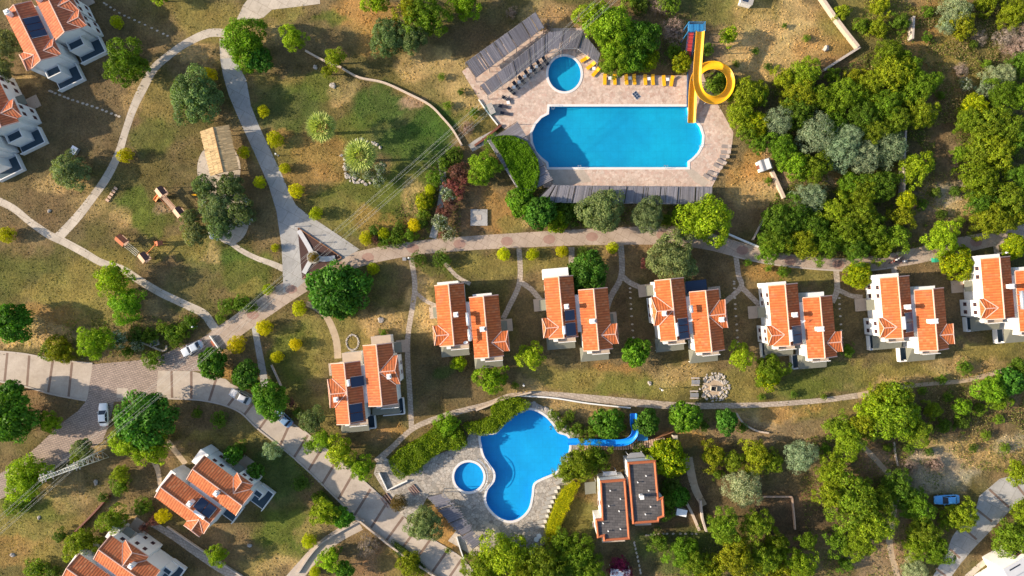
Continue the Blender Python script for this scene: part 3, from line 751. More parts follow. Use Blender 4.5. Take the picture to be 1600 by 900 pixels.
ribbon_sheet('dirt_track', [([(1340, 618, 9), (1400, 606, 7), (1450, 600, 6), (1520, 592, 7), (1620, 562, 8)], 10)], .0082, M['dirt'])
ribbon_sheet('dirt_track', [([(1075, 715, 14), (1085, 760, 12), (1100, 790, 10)], 10), ([(1340, 690, 8), (1370, 720, 8), (1400, 760, 8), (1395, 800, 12), (1390, 850, 10), (1405, 910, 8)], 8), ([(225, 700, 8), (245, 730, 8), (250, 760, 6)], 8), ([(262, 690, 9), (290, 725, 8)], 8)], .005, M['dirt'])
ribbon_sheet('road', [([(450, 915, 24), (475, 885, 22), (500, 858, 21), (530, 836, 20), (562, 818, 22)], 20)], .009, M['concrete'])
ribbon_sheet('garden_path', [([(238, 818, 10), (270, 838, 10), (310, 866, 11), (350, 892, 12), (390, 912, 12)], 10)], .007, M['stonepath'])
sheet('road', [[(1455, 905), (1478, 865), (1488, 838), (1505, 815), (1525, 795), (1530, 775), (1548, 760), (1562, 748), (1620, 735), (1620, 765), (1590, 785), (1552, 825), (1520, 858), (1500, 882), (1480, 910)]], .0125, M['greypath'])
mb = MB()
for x0, y0, x1, y1 in [(1546, 765, 1577, 793), (1526, 796, 1550, 815), (1509, 828, 1526, 843), (1484, 858, 1500, 872), (1462, 888, 1478, 900), (1588, 757, 1601, 774)]:
    dx, dy = x1 - x0, y1 - y0; L = math.hypot(dx, dy); nx, ny = -dy / L * 1.7, dx / L * 1.7
    q = [P(x0 + nx, y0 + ny), P(x1 + nx, y1 + ny), P(x1 - nx, y1 - ny), P(x0 - nx, y0 - ny)]
    mb.face([(p.x, p.y, .0185) for p in (q if (q[1] - q[0]).cross(q[2] - q[0]).z > 0 else q[::-1])])
mb.build('road_marking', M['strip'])['kind'] = 'structure'
ribbon_sheet('path', [([(1500, 912, 9), (1530, 885, 9), (1560, 862, 9)], 9)], .008, M['palepath'])
#sheet('dirt_yard', [[(1440, 765), (1470, 752), (1520, 742), (1562, 748), (1545, 765), (1525, 778), (1500, 790), (1460, 792)]], .006, M['yard'])
# kerbs
for pts in ([(244, 622), (300, 624), (330, 628), (356, 635), (378, 646), (402, 669), (446, 704), (482, 736), (526, 779), (556, 809), (596, 840), (642, 872), (690, 908)],
            [(-20, 592), (0, 596), (40, 604), (82, 616), (135, 626)], [(475, 673), (505, 697), (540, 726), (590, 771), (598, 778)], [(672, 841), (720, 871), (748, 905)],
            [(0, 549), (40, 553), (82, 561), (145, 568)]):
    wall_line('kerb', pts, .3, .13, M['kerb'], None)
wall_line('kerb', [(1145, 400), (1200, 412), (1280, 421), (1350, 423), (1400, 417)], .3, .12, M['kerb'], None)
# dark bed
sheet('planting_bed', [[(465, 356), (533, 402), (472, 435)]], .022, M['darksoil'])
# ---------------------------------------------------------------- twin villas
HW, HL, ZE, SL = 2.75, 5.7, 6.0, .41      # half width, half length, eave height, roof slope
def quad_uv(p, axis_u, axis_v):
    o = Vector(p[0]); return [((Vector(q) - o).dot(axis_u), (Vector(q) - o).dot(axis_v)) for q in p]
def slope_face(mb, pts, down, mi=0):
    """a roof plane; down = horizontal downhill direction"""
    pts = [Vector(p) for p in pts]
    n = (pts[1] - pts[0]).cross(pts[2] - pts[0]).normalized()
    if n.z < 0: pts = pts[::-1]; n = -n
    d = Vector((down[0], down[1], 0)); d = (d - n * d.dot(n)).normalized(); u = n.cross(d)
    mb.face(pts, [(p.dot(u), p.dot(d)) for p in pts], mi)
def add_window(root, x, y, z, nx, ny, w=.9, h=1.1):
    """window on a wall whose outward normal is (nx,ny); x,y,z = centre on the wall face"""
    a = math.atan2(ny, nx); m = Matrix.Translation((x, y, z)) @ Matrix.Rotation(a, 4, 'Z')
    mb = MB(); t = .09
    for (y0, y1, z0, z1) in ((-w / 2, w / 2, h / 2 - t, h / 2), (-w / 2, w / 2, -h / 2, -h / 2 + t), (-w / 2, -w / 2 + t, -h / 2 + t, h / 2 - t), (w / 2 - t, w / 2, -h / 2 + t, h / 2 - t), (-t / 3, t / 3, -h / 2 + t, h / 2 - t)):
        mb.box(-.02, .07, y0, y1, z0, z1, 0, 1, m)
    mb.box(-.02, .12, -w / 2 - .08, w / 2 + .08, -h / 2 - .09, -h / 2 - .005, 1, 1, m)
    f = mb.build('window', [M['frame'], M['white']], root)
    mb = MB(); mb.box(-.01, .03, -w / 2 + t, w / 2 - t, -h / 2 + t, h / 2 - t, 0, 1, m)
    mb.build('pane', M['glass'], f)
    return f
def zs(u): return ZE + (HW - abs(u)) * SL
def villa(label, ox, oy, ang, mirror=False, dormers=(), chimneys=(), solars=(), tanks=(), dishes=(), north=(), terr=None, tint=(.50, .14, .045), canopy=True, south=True):
    b = P(ox, oy, ZE)
    root = thing('twin_villa', label, 'house', (b.x, b.y, 0), R(ang))
    s = -1 if mirror else 1
    C = {'W': (-3.12, 1.34 * s), 'E': (3.11, -1.46 * s)}
    wall = MB(); out = {}
    for h, (uc, vc) in C.items():
        w, l = HW - .3, HL - .28
        zt = zs(0) - .16
        sec = [(-w, 0), (w, 0), (w, zs(w) - .16), (0, zt), (-w, zs(w) - .16)]
        vs = [(uc + a, vc - l, z) for a, z in sec] + [(uc + a, vc + l, z) for a, z in sec]
        wall.mesh_(vs, [(0, 1, 2, 3, 4), (9, 8, 7, 6, 5), (0, 5, 6, 1), (1, 6, 7, 2), (4, 9, 5, 0)])
    # link between the halves
    wall.box(-.66, .66, -3.6, 3.4, 0, 5.5)
    for h, side, v, wd, pj in dormers:
        uc, vc = C[h]; sg = -1 if side == 'W' else 1
        a, c = sorted((uc + sg * (HW - .6), uc + sg * (HW - .3 + pj)))
        wall.box(a, c, vc + v - wd / 2 + .28, vc + v + wd / 2 - .28, 0, ZE - .06)
    wobj = wall.build('wall', M['white'], root)
    # shallow string course makes the storeys readable
    for h, (uc, vc) in C.items():
        mb = MB(); ov = .0
        HH = HL
        for sg in (-1, 1):
            e = uc + sg * HW
            slope_face(mb, [(e, vc - HH, ZE), (e, vc + HH, ZE), (uc, vc + HH, zs(0)), (uc, vc - HH, zs(0))], (sg, 0))
        # underside and gable ends
        for sg in (-1, 1):
            e = uc + sg * HW
            q = [(e, vc - HH, ZE - .14), (e, vc + HH, ZE - .14), (uc, vc + HH, zs(0) - .14), (uc, vc - HH, zs(0) - .14)]
            mb.face(q if sg > 0 else q[::-1], None, 1)
            q = [(e, vc - HH, ZE - .14), (e, vc + HH, ZE - .14), (e, vc + HH, ZE), (e, vc - HH, ZE)]
            mb.face(q, None, 1)
            for y in (vc - HH, vc + HH):
                mb.face([(e, y, ZE - .14), (uc, y, zs(0) - .14), (uc, y, zs(0)), (e, y, ZE)], None, 1)
        for hh, side, v, wd, pj in dormers:
            if hh != h: continue
            sg = -1 if side == 'W' else 1
            e = uc + sg * (HW + pj); v0, v1, vm = vc + v - wd / 2, vc + v + wd / 2, vc + v
            zb = ZE + .05; zr = min(zb + wd / 2 * SL, zs(0) + .03)
            ua = uc + sg * max(0.02, (HW - (zr - ZE) / SL + .0))      # where the ridge meets the main slope
            uf = e - sg * .55
            ui = uc + sg * (HW - .05)
            slope_face(mb, [(e, v0, zb), (ui, v0, zb), (ua, vm, zr), (uf, vm, zr)], (0, -1))
            slope_face(mb, [(e, v1, zb), (ui, v1, zb), (ua, vm, zr), (uf, vm, zr)], (0, 1))
            slope_face(mb, [(e, v0, zb), (e, v1, zb), (uf, vm, zr)], (sg, 0))
            for (p, q) in (((e, v0), (ui, v0)), ((e, v1), (ui, v1)), ((e, v0), (e, v1))):
                mb.face([(p[0], p[1], zb - .14), (q[0], q[1], zb - .14), (q[0], q[1], zb), (p[0], p[1], zb)], None, 1)
            mb.face([(e, v0, zb - .14), (ui, v0, zb - .14), (ui, v1, zb - .14), (e, v1, zb - .14)], None, 1)
        ro = mb.build('roof', [M['tile'], M['cream']], root); ro.color = (*tint, 1)
        # mortar ridge and verge lines
        mb = MB()
        mb.tube([(uc, vc - HH - .03, zs(0) + .03), (uc, vc + HH + .03, zs(0) + .03)], .13, 6)
        for y in (vc - HH, vc + HH):
            for sg in (-1, 1):
                mb.tube([(uc + sg * HW, y, ZE + .03), (uc, y, zs(0) + .04)], .10, 5)
        for hh, side, v, wd, pj in dormers:
            if hh != h: continue
            sg = -1 if side == 'W' else 1
            e = uc + sg * (HW + pj); v0, v1, vm = vc + v - wd / 2, vc + v + wd / 2, vc + v
            zb = ZE + .07; zr = min(zb + wd / 2 * SL, zs(0) + .05); ua = uc + sg * max(0.02, (HW - (zr - ZE) / SL)); uf = e - sg * .55
            mb.tube([(uf, vm, zr), (ua, vm, zr)], .10, 5); mb.tube([(uf, vm, zr), (e, v0, zb)], .08, 5); mb.tube([(uf, vm, zr), (e, v1, zb)], .08, 5)
            mb.tube([(uc + sg * HW, v0, zb), (ua, vm, zr)], .09, 5); mb.tube([(uc + sg * HW, v1, zb), (ua, vm, zr)], .09, 5)
            mb.tube([(e, v0, zb), (e, v1, zb)], .07, 5)
        mb.build('ridge_cap', M['cream'], ro)
        for hh, u, v, sz in chimneys:
            if hh != h: continue
            mb = MB(); z0 = zs(u) - .2; zt = zs(0) + .75
            mb.box(uc + u - sz / 2, uc + u + sz / 2, vc + v - .38, vc + v + .38, z0, zt)
            mb.box(uc + u - sz / 2 - .09, uc + u + sz / 2 + .09, vc + v - .47, vc + v + .47, zt, zt + .12)
            mb.box(uc + u - sz / 2 + .12, uc + u + sz / 2 - .12, vc + v - .22, vc + v + .22, zt + .12, zt + .3)
            mb.build('chimney', M['white'], ro)
    # windows
    for h, side in (('W', 'W'), ('E', 'E')):
        uc, vc = C[h]; sg = -1 if side == 'W' else 1
        dv = [d for d in dormers if d[0] == h and d[1] == side]
        for v in (3.9, 2.3):
            if any(abs(v - d[2]) < d[3] / 2 + .4 for d in dv): continue
            for z in (1.5, 4.4):
                add_window(root, uc + sg * (HW - .3), vc + v, z, sg, 0, .75, .95)
        for d in dv:
            for q in (-.75, .75):
                for z in (1.5, 4.4): add_window(root, uc + sg * (HW - .3 + d[4]), vc + d[2] + q * (d[3] / 3.7) ** .5, z, sg, 0, .7, .9)
        if canopy:
            v = .6 if h == 'W' else -.4
            if any(abs(v - d[2]) < d[3] / 2 + .2 for d in dv): v = max(d[2] + d[3] / 2 for d in dv) + 1.2
            a, c = sorted((uc + sg * (HW - .33), uc + sg * (HW + 1.1)))
            mb = MB()
            mb.mesh_([(uc + sg * (HW - .32), vc + v - 1, 2.85), (uc + sg * (HW - .32), vc + v + 1, 2.85), (uc + sg * (HW + 1.1), vc + v + 1, 2.5), (uc + sg * (HW + 1.1), vc + v - 1, 2.5),
                      (uc + sg * (HW - .32), vc + v - 1, 2.75), (uc + sg * (HW - .32), vc + v + 1, 2.75), (uc + sg * (HW + 1.1), vc + v + 1, 2.4), (uc + sg * (HW + 1.1), vc + v - 1, 2.4)],
                     [(0, 1, 2, 3), (7, 6, 5, 4), (0, 3, 7, 4), (1, 0, 4, 5), (2, 1, 5, 6), (3, 2, 6, 7)])
            mb.build('porch_roof', M['olive'], root)
            mb = MB(); a, c = sorted((uc + sg * (HW - .28), uc + sg * (HW + 2.1))); mb.box(a, c, vc + v - 1.2, vc + v + 1.2, .0, .12)
            mb.build('doorstep', M['beige'], root)
            mb = MB(); a, c = sorted((uc + sg * (HW - .34), uc + sg * (HW - .24))); mb.box(a, c, vc + v - .45, vc + v + .45, .12, 2.2); mb.build('door', M['frame'], root)
    for h in ('W', 'E'):
        uc, vc = C[h]
        for z in (4.4,):
            add_window(root, uc + 1.0, vc + HL - .28, z, 0, 1, .9, 1.1)
            add_window(root, uc - 1.2, vc + HL - .28, z, 0, 1, .6, .8)
        # south side: balcony over a sloping olive awning
        if south:
            ys = vc - HL + .28
            mb = MB()
            mb.box(uc - .9, uc + HW - .3, ys - 1.35, ys - .002, 2.95, 3.1)
            mb.build('balcony', M['beige'], root)
            mb = MB()
            for k in range(11): mb.box(uc - .9 + k * .33, uc - .86 + k * .33, ys - 1.33, ys - 1.29, 3.1, 3.95)
            mb.box(uc - .95, uc + HW - .32, ys - 1.36, ys - 1.26, 3.95, 4.0)
            mb.build('balcony_rail', M['white_paint'], root)
            mb = MB(); mb.box(uc - 1.75, uc - .95, ys - 1.1, ys - .002, 0, 3.9); mb.build('balcony_wall', M['white'], root)
            mb = MB()
            zt, zb2 = 2.85, 2.15; y1, y2 = ys - .9, ys - 2.7; x0, x1 = uc - HW + .0, uc + HW - .4
            vs = [(x0 + .6, ys - .004, zt), (x1, ys - .004, zt), (x1, y2, zb2), (x0 - .3, y2, zb2), (x0 - .3, ys - .004, zb2)]
            vs2 = [(x, y, z - .1) for x, y, z in vs]
            mb.mesh_(vs + vs2, [(0, 3, 2, 1), (0, 4, 3), (5, 6, 7, 8), (5, 8, 9), (1, 2, 7, 6), (2, 3, 8, 7), (3, 4, 9, 8)])
            mb.build('awning', M['olive'], root)
            f = MB(); f.box(uc - .7, uc + .9, ys - .05, ys + .01, 3.15, 5.3); d = f.build('balcony_door', M['frame'], root)
            f = MB(); f.box(uc - .62, uc + .82, ys - .075, ys - .052, 3.25, 5.2); f.build('pane', M['glass'], d)
            f = MB(); f.box(uc - 1.9, uc + 1.4, ys - .06, ys + .01, .1, 2.1); f.build('garden_door', M['glass'], root)
            for x in (x0, x1 - .15):
                mb = MB(); mb.box(x, x + .14, y2 + .1, y2 + .24, 0, 2.1); mb.build('post', M['white_paint'], root)
    if terr:
        for (h, u0, u1, v0, v1, z, openings) in terr:
            uc, vc = C[h]; x0, x1, y0, y1 = uc + u0, uc + u1, vc + v0, vc + v1
            mb = MB(); mb.box(x0, x1, y0, y1, 0, z); tb = mb.build('terrace', M['white'], root)
            mb = MB(); mb.box(x0 + .16, x1 - .16, y0 + .16, y1 - .16, z, z + .04); mb.build('terrace_floor', M['terrace'], tb)
            mb = MB(); t = .17; ph = .85 if z < 1 else .6
            if 'W' in openings: mb.box(x0, x0 + t, y0 + t, y1, z, z + ph)
            if 'E' in openings: mb.box(x1 - t, x1, y0 + t, y1, z, z + ph)
            if 'S' in openings: mb.box(x0, x1, y0, y0 + t, z, z + ph)
            if 'N' in openings: mb.box(x0 + t, x1 - t, y1 - t, y1, z, z + ph)
            mb.build('parapet', M['white'], tb)
    for (h, u0, u1, dep, z, mt) in north:
        uc, vc = C[h]; mb = MB(); y = vc + HL - .29
        mb.box(uc + u0, uc + u1, y + .003, y + dep, 0, z - .002, 0)
        mb.box(uc + u0 - .08, uc + u1 + .08, y + .003, y + dep + .08, z, z + .14, 1)
        mb.build('entrance_block', [M['white'], M[mt]], root)
    for (h, u, v, w, l, n, tk) in solars:
        uc, vc = C[h]; sg = 1 if u > 0 else -1
        hold = MB(); z_in, z_out = zs(abs(u) - w / 2) + .35, zs(abs(u) + w / 2) + .22
        xi, xo = uc + sg * (abs(u) - w / 2), uc + sg * (abs(u) + w / 2)
        for y in (vc + v - l / 2, vc + v + l / 2):
            hold.tube([(xi, y, z_in - .06), (xo, y, z_out - .06)], .04, 4); hold.tube([(xi, y, z_in - .06), (xi, y, zs(abs(u) - w / 2))], .04, 4)
        ho = hold.build('solar_heater', M['steel'], root)
        for k in range(n):
            mb = MB(); ya = vc + v - l / 2 + k * l / n + .06; yb = ya + l / n - .12
            vs = [(xi, ya, z_in), (xo, ya, z_out), (xo, yb, z_out), (xi, yb, z_in)]; vs += [(a, b_, c - .09) for a, b_, c in vs]
            mb.mesh_(vs, [(0, 1, 2, 3), (7, 6, 5, 4), (0, 4, 5, 1), (1, 5, 6, 2), (2, 6, 7, 3), (3, 7, 4, 0)])
            mb.build('panel', M['solar'], ho)
        if tk:
            mb = MB(); xt = xi - sg * .38; zt = zs(0) + .25
            mb.tube([(xt, vc + v - l * .32, zt), (xt, vc + v + l * .32, zt)], .31, 12); mb.build('tank', M['white_paint'], ho, True)
    for (h, u, v, l) in tanks:
        uc, vc = C[h]; mb = MB(); zt = ZE + 1.35
        mb.tube([(uc + u, vc + v - l / 2, zt), (uc + u, vc + v + l / 2, zt)], .36, 12); tkk = mb.build('water_tank', M['steel'], root, True)
        mb = MB()
        for y in (vc + v - l * .3, vc + v + l * .3):
            mb.tube([(uc + u - .3, y, zs(min(HW, abs(u))) - .1), (uc + u, y, zt)], .04, 4); mb.tube([(uc + u + .3, y, ZE - .6), (uc + u, y, zt)], .04, 4)
        mb.build('stand', M['greymetal'], tkk)
    for (h, u, v) in dishes:
        uc, vc = C[h]; mb = MB(); c = Vector((uc + u, vc + v, zs(u) + 1.1)); nrm = Vector((.1, -.75, .65)).normalized(); a = nrm.orthogonal().normalized(); b2 = nrm.cross(a)
        ring = [c + a * math.cos(k * PI / 6) * .45 + b2 * math.sin(k * PI / 6) * .45 + nrm * .12 for k in range(12)]
        mb.mesh_([c] + ring, [(0, 1 + k, 1 + (k + 1) % 12) for k in range(12)]); mb.tube([(c.x, c.y, zs(u) - .1), tuple(c)], .03, 4)
        mb.build('satellite_dish', M['white_paint'], root)
    return root

small = (('W', 'W', -3.6, 3.7, .95), ('E', 'E', -3.0, 3.8, 1.15))
TW = [('W', -3.2, -.8, -8.25, -HL + .25, .3, 'WS'), ('E', -3.8, -1.9, -8.2, -HL + .25, .3, 'WS')]
villa('twin villa at the left end of the row, silver tanks between its halves', 733, 500.5, 5.2, tint=(.50, .14, .045), dormers=small, chimneys=[('W', .9, 0, .7), ('E', -.7, -.3, .8)],
      tanks=[('W', 3.0, -1.0, 2.4), ('W', 3.05, -4.0, 2.2)], dishes=[('W', 2.2, -5.2)], north=[('W', -2.2, 1.6, .75, 5.0, 'white'), ('E', -2.0, 1.4, .7, 5.0, 'white')])
villa('twin villa with a white north terrace, second from the left in the row', 903.5, 489, 5.0, tint=(.47, .155, .06), dormers=small, chimneys=[('W', .9, .1, .7), ('E', -.8, -.2, .9)],
      solars=[('W', 1.45, -1.6, 1.9, 1.9, 1, False), ('W', 1.45, -4.2, 1.9, 2.4, 1, True)], north=[('W', -2.7, 2.0, 1.9, 4.2, 'white')])
villa('twin villa with large side gables and blue solar panels, third in the row', 1077.5, 492, 6.0, tint=(.53, .15, .05), dormers=(('W', 'W', 0.0, 5.4, .95), ('E', 'E', 1.0, 5.3, 1.0)), chimneys=[('W', -1.9, -.5, .6), ('E', 2.3, .1, .6)],
      solars=[('W', 1.55, -3.7, 2.0, 3.8, 3, True)], dishes=[('W', 2.9, -2.2)], tanks=[('W', 3.2, -.2, 1.4)], north=[('E', -2.6, 1.2, 2.2, 3.6, 'solar')])
villa('twin villa with a dark blue double solar panel, fourth in the row', 1254, 501, 4.8, tint=(.49, .13, .045), dormers=small, chimneys=[('W', 1.1, 0, .7), ('E', -.7, -.2, 1.1)],
      solars=[('W', 1.6, -3.8, 2.0, 3.3, 2, True)], dishes=[('W', 2.7, -1.3)], north=[('W', -2.6, .9, .75, 5.0, 'white'), ('E', -1.6, 1.6, 1.0, 5.0, 'white')], terr=TW)
villa('twin villa with a blue solar panel and wide white chimney, fifth in the row', 1428.5, 489, 4.8, tint=(.52, .165, .06), dormers=small, chimneys=[('W', 1.1, 0, .7), ('E', -.7, -.2, 1.3)],
      solars=[('W', 1.6, -2.9, 1.8, 3.6, 2, True)], north=[('W', -2.7, 1.2, .85, 5.0, 'white'), ('E', -2.0, 1.6, .7, 5.0, 'white')], terr=TW)
villa('twin villa at the right end of the row beside the golden round tree', 1586, 459, 4.8, dormers=small, chimneys=[('W', 1.3, .2, .7)],
      tanks=[('E', -2.9, .3, 3.4)], north=[('W', -2.7, 1.4, .85, 5.0, 'white'), ('E', -2.0, 1.6, .8, 5.0, 'white')], terr=TW, tint=(.50, .14, .045))
villa('paler orange twin villa standing alone left of the villa row, above the road', 569.5, 600, 5.5, mirror=True, dormers=(('W', 'W', .2, 5.4, .9), ('E', 'E', .6, 5.4, .8)), chimneys=[('W', -2.0, -.8, .6), ('E', 1.9, -.3, .6)],
      solars=[('W', 1.35, -3.7, 2.1, 3.3, 2, False), ('W', 2.0, 2.0, 2.2, 1.9, 1, True)], tanks=[], north=[('W', -1.2, 2.3, 1.8, 3.0, 'beige'), ('E', -1.6, 2.0, 1.6, 3.2, 'beige')],
      terr=[('E', -1.2, 3.0, -8.6, -HL + .25, .3, 'ES'), ('W', 1.3, 3.4, -8.0, -HL + .25, .3, 'ES')], tint=(.44, .16, .075))
BLT = [('W', -.8, 2.9, -8.2, -HL + .25, .3, 'S'), ('E', -1.6, 2.6, -8.6, -HL + .25, .3, 'ES'), ('E', 1.0, 2.45, -7.2, -HL + .25, 3.0, 'ES')]
villa('twin villa with a wide blue solar array, beside the lawn below the banded road', 318.5, 772.5, 53.5, dormers=small, chimneys=[('W', 1.1, -.6, .8), ('E', -.7, -.6, .8)],
      solars=[('W', 1.65, -3.1, 1.9, 3.6, 2, True)], north=[('W', -2.4, 2.4, 1.1, 4.6, 'white'), ('E', -.2, 2.6, 1.8, 4.4, 'white'), ('E', -2.6, -.4, .6, 5.0, 'white')], terr=BLT, tint=(.40, .17, .09), south=False)
villa('pale orange twin villa cut off by the bottom edge beside golden shrubs', 173.5, 897, 54.5, dormers=(('W', 'W', -3.4, 3.7, .95), ('E', 'E', .3, 5.3, .95)), chimneys=[('E', 1.4, -1.1, .7)],
      solars=[], north=[('W', -2.0, 2.4, 1.0, 4.6, 'white'), ('E', .4, 2.9, 1.6, 3.4, 'white')], terr=BLT, tint=(.40, .17, .09), south=False)
TLT = [('W', -2.4, 3.0, -8.9, -HL + .25, .3, 'ES'), ('W', -2.0, .9, -7.3, -HL + .25, 3.0, 'ESW'), ('E', -2.4, 3.0, -8.9, -HL + .25, .3, 'ES'), ('E', -2.2, .9, -7.3, -HL + .25, 3.0, 'ESW')]
villa('twin villa with shaded terraces in the upper left corner', 68, 33, 26, mirror=True, dormers=(('W', 'W', -4.0, 3.4, .9), ('W', 'E', -4.0, 3.2, .7), ('E', 'E', -.6, 3.6, 1.0), ('E', 'E', -4.1, 3.2, 1.1)),
      chimneys=[('W', -1.4, 4.6, .8), ('E', -1.6, 2.0, .8)], solars=[('W', 1.6, .6, 2.4, 4.0, 3, False)], terr=TLT, tint=(.42, .17, .12), south=False)
villa('twin villa half cut off by the left edge, white wall and shaded terraces', -30, 180, 26, mirror=True, dormers=(('E', 'E', -3.2, 3.6, 1.0), ('W', 'E', -3.8, 3.2, .8)),
      chimneys=[('E', -.6, 1, .7)], terr=TLT, tint=(.42, .15, .09), south=False)
rug = MB(); rug.box(-1.3, 1.3, -.7, .7, 0, .02)
# ---- dark flat-roofed house
def flat_house():
    Z = 5.4; b = P(985, 780, Z); ang = R(4.5)
    root = thing('flat_roofed_house', 'double house with dark flat roofs edged in orange tiles, below the blue slide', 'house', (b.x, b.y, 0), ang)
    k = (CAM_H - Z) / CAM_H / 8
    def L(x, y):
        d = Vector(((x - 985) * k, (780 - y) * k)); c, s = math.cos(-ang), math.sin(-ang)
        return (d.x * c - d.y * s, d.x * s + d.y * c)
    blocks = [[L(938, 752), L(977, 749), L(984, 842), L(944, 845), L(943, 838), L(934, 840), L(931, 812), L(941, 811)],
              [L(981, 723), L(1024, 720), L(1029, 779), L(1036, 777), L(1038, 807), L(1030, 810), L(1029, 815), L(989, 818)]]
    w = MB()
    for bl in blocks: w.prism(bl, 0, Z - .25)
    w.build('wall', M['white'], root)
    for bl in blocks:
        a = sum(bl[i][0] * bl[(i + 1) % len(bl)][1] - bl[(i + 1) % len(bl)][0] * bl[i][1] for i in range(len(bl)))
        pts = bl if a > 0 else bl[::-1]
        inner = grow([(x, y) for x, y in pts], -.34); outer = grow([(x, y) for x, y in pts], .12)
        if abs(inner[0][0]) > abs(outer[0][0]) + 5: inner, outer = outer, inner
        mb = MB(); mb.prism(inner, Z - .2, Z - .1); rf = mb.build('roof', M['asphalt_roof'], root)
        mb = MB(); n = len(pts); vs = []
        for (ax, ay), (bx, by) in zip(inner, outer):
            mx, my = (ax + bx) / 2, (ay + by) / 2
            vs += [(ax, ay, Z - .14), (ax, ay, Z + .10), (mx, my, Z + .28), (bx, by, Z + .02), (bx, by, Z - .3)]
        fs = [(i * 5 + q, ((i + 1) % n) * 5 + q, ((i + 1) % n) * 5 + (q + 1) % 5, i * 5 + (q + 1) % 5) for i in range(n) for q in range(5)]
        mb.mesh_(vs, fs); o = mb.build('parapet', M['orange_tile'], rf)
        bm = bmesh.new(); bm.from_mesh(o.data); bmesh.ops.recalc_face_normals(bm, faces=bm.faces); bm.to_mesh(o.data); bm.free()
    vent = [(953, 766), (969, 779), (951, 790), (967, 798), (942, 817), (950, 829), (969, 826), (1009, 743), (996, 753), (1013, 766), (1016, 791), (1008, 803)]
    for x, y in vent:
        u, v = L(x, y); mb = MB(); mb.tube([(u, v, Z - .12), (u, v, Z + .35)], .07, 6); mb.tube([(u, v, Z + .3), (u, v, Z + .42)], .13, 6); mb.build('vent_pipe', M['white_paint'], root)
    u, v = L(1001, 774); mb = MB(); mb.box(u - .3, u + .3, v - .3, v + .3, Z - .12, Z + 1.3); mb.box(u - .38, u + .38, v - .38, v + .38, Z + 1.3, Z + 1.42); mb.build('chimney', M['white'], root)
    for poly, z0, z1, m, nm in (([L(983, 722), L(985, 716), L(990, 713), L(1007, 712), L(1013, 719)], 2.6, 2.75, 'greymetal', 'entrance_canopy'), ([L(945, 750), L(945, 743), L(966, 742), L(968, 748)], 2.6, 2.75, 'steel', 'entrance_canopy'),
                                ([L(995, 818), L(1022, 816), L(1022, 828), L(996, 829)], 2.6, 2.75, 'beige', 'balcony'), ([L(943, 846), L(980, 843), L(980, 854), L(944, 856)], 2.6, 2.75, 'beige', 'balcony'),
                                ([L(916, 761), L(934, 759), L(934, 778), L(917, 780)], 2.4, 2.5, 'olive', 'awning')):
        mb = MB(); mb.prism(poly, z0, z1)
        mb.build(nm, M[m], root)
        mb = MB(); c0 = poly[0]; c1 = poly[-1]
        for c in (poly[1], poly[-2]):
            mb = MB(); mb.box(c[0] - .05, c[0] + .05, c[1] - .05, c[1] + .05, 0, z0); mb.build('post', M['white_paint'], root)
    for (x, y) in ((930, 825), (938, 790)):
        u, v = L(x + 3, y); add_window(root, u - .42, v, 3.7, -1, 0, .9, 1.0)
flat_house()
def corner_villa():
    Z = 5.5; b = P(1585, 897, Z)
    root = thing('white_villa', 'white flat-roofed villa in the lower right corner with long dark roof slots', 'house', (b.x, b.y, 0), R(30))
    mb = MB(); mb.box(-4.6, 8, -8, -.2, 0, Z); mb.box(-1.5, 8, -.198, 2.1, 0, Z + .4); mb.build('wall', M['white'], root)
    mb = MB(); mb.box(-4.75, 8.1, -8.1, -.05, Z + .003, Z + .25); mb.build('roof', M['white_roof'], root)
    mb = MB(); mb.box(-1.65, 8.1, -.04, 2.25, Z + .43, Z + .6); rf = mb.build('roof', M['white_roof'], root)
    for (x0, x1, y0, y1, z) in ((-4.0, -1.5, -.75, -.5, Z + .26), (-.7, 1.6, 1.35, 1.6, Z + .61), (-1.5, -1.1, -3.2, -2.8, Z + .26), (-2.9, -2.5, -3.1, -2.8, Z + .26)):
        mb = MB(); mb.box(x0, x1, y0, y1, z - .02, z + .02); mb.build('roof_slot', M['glass'], root)
    mb = MB(); mb.box(-.3, -.1, -7, -.4, Z + .252, Z + .6); mb.build('parapet', M['white'], root)
    add_window(root, 3.0, 2.1, 4.2, 0, 1, 1.2, 1.1); add_window(root, -3.0, -.2, 3.6, 0, 1, 1.0, 1.0)
corner_villa()
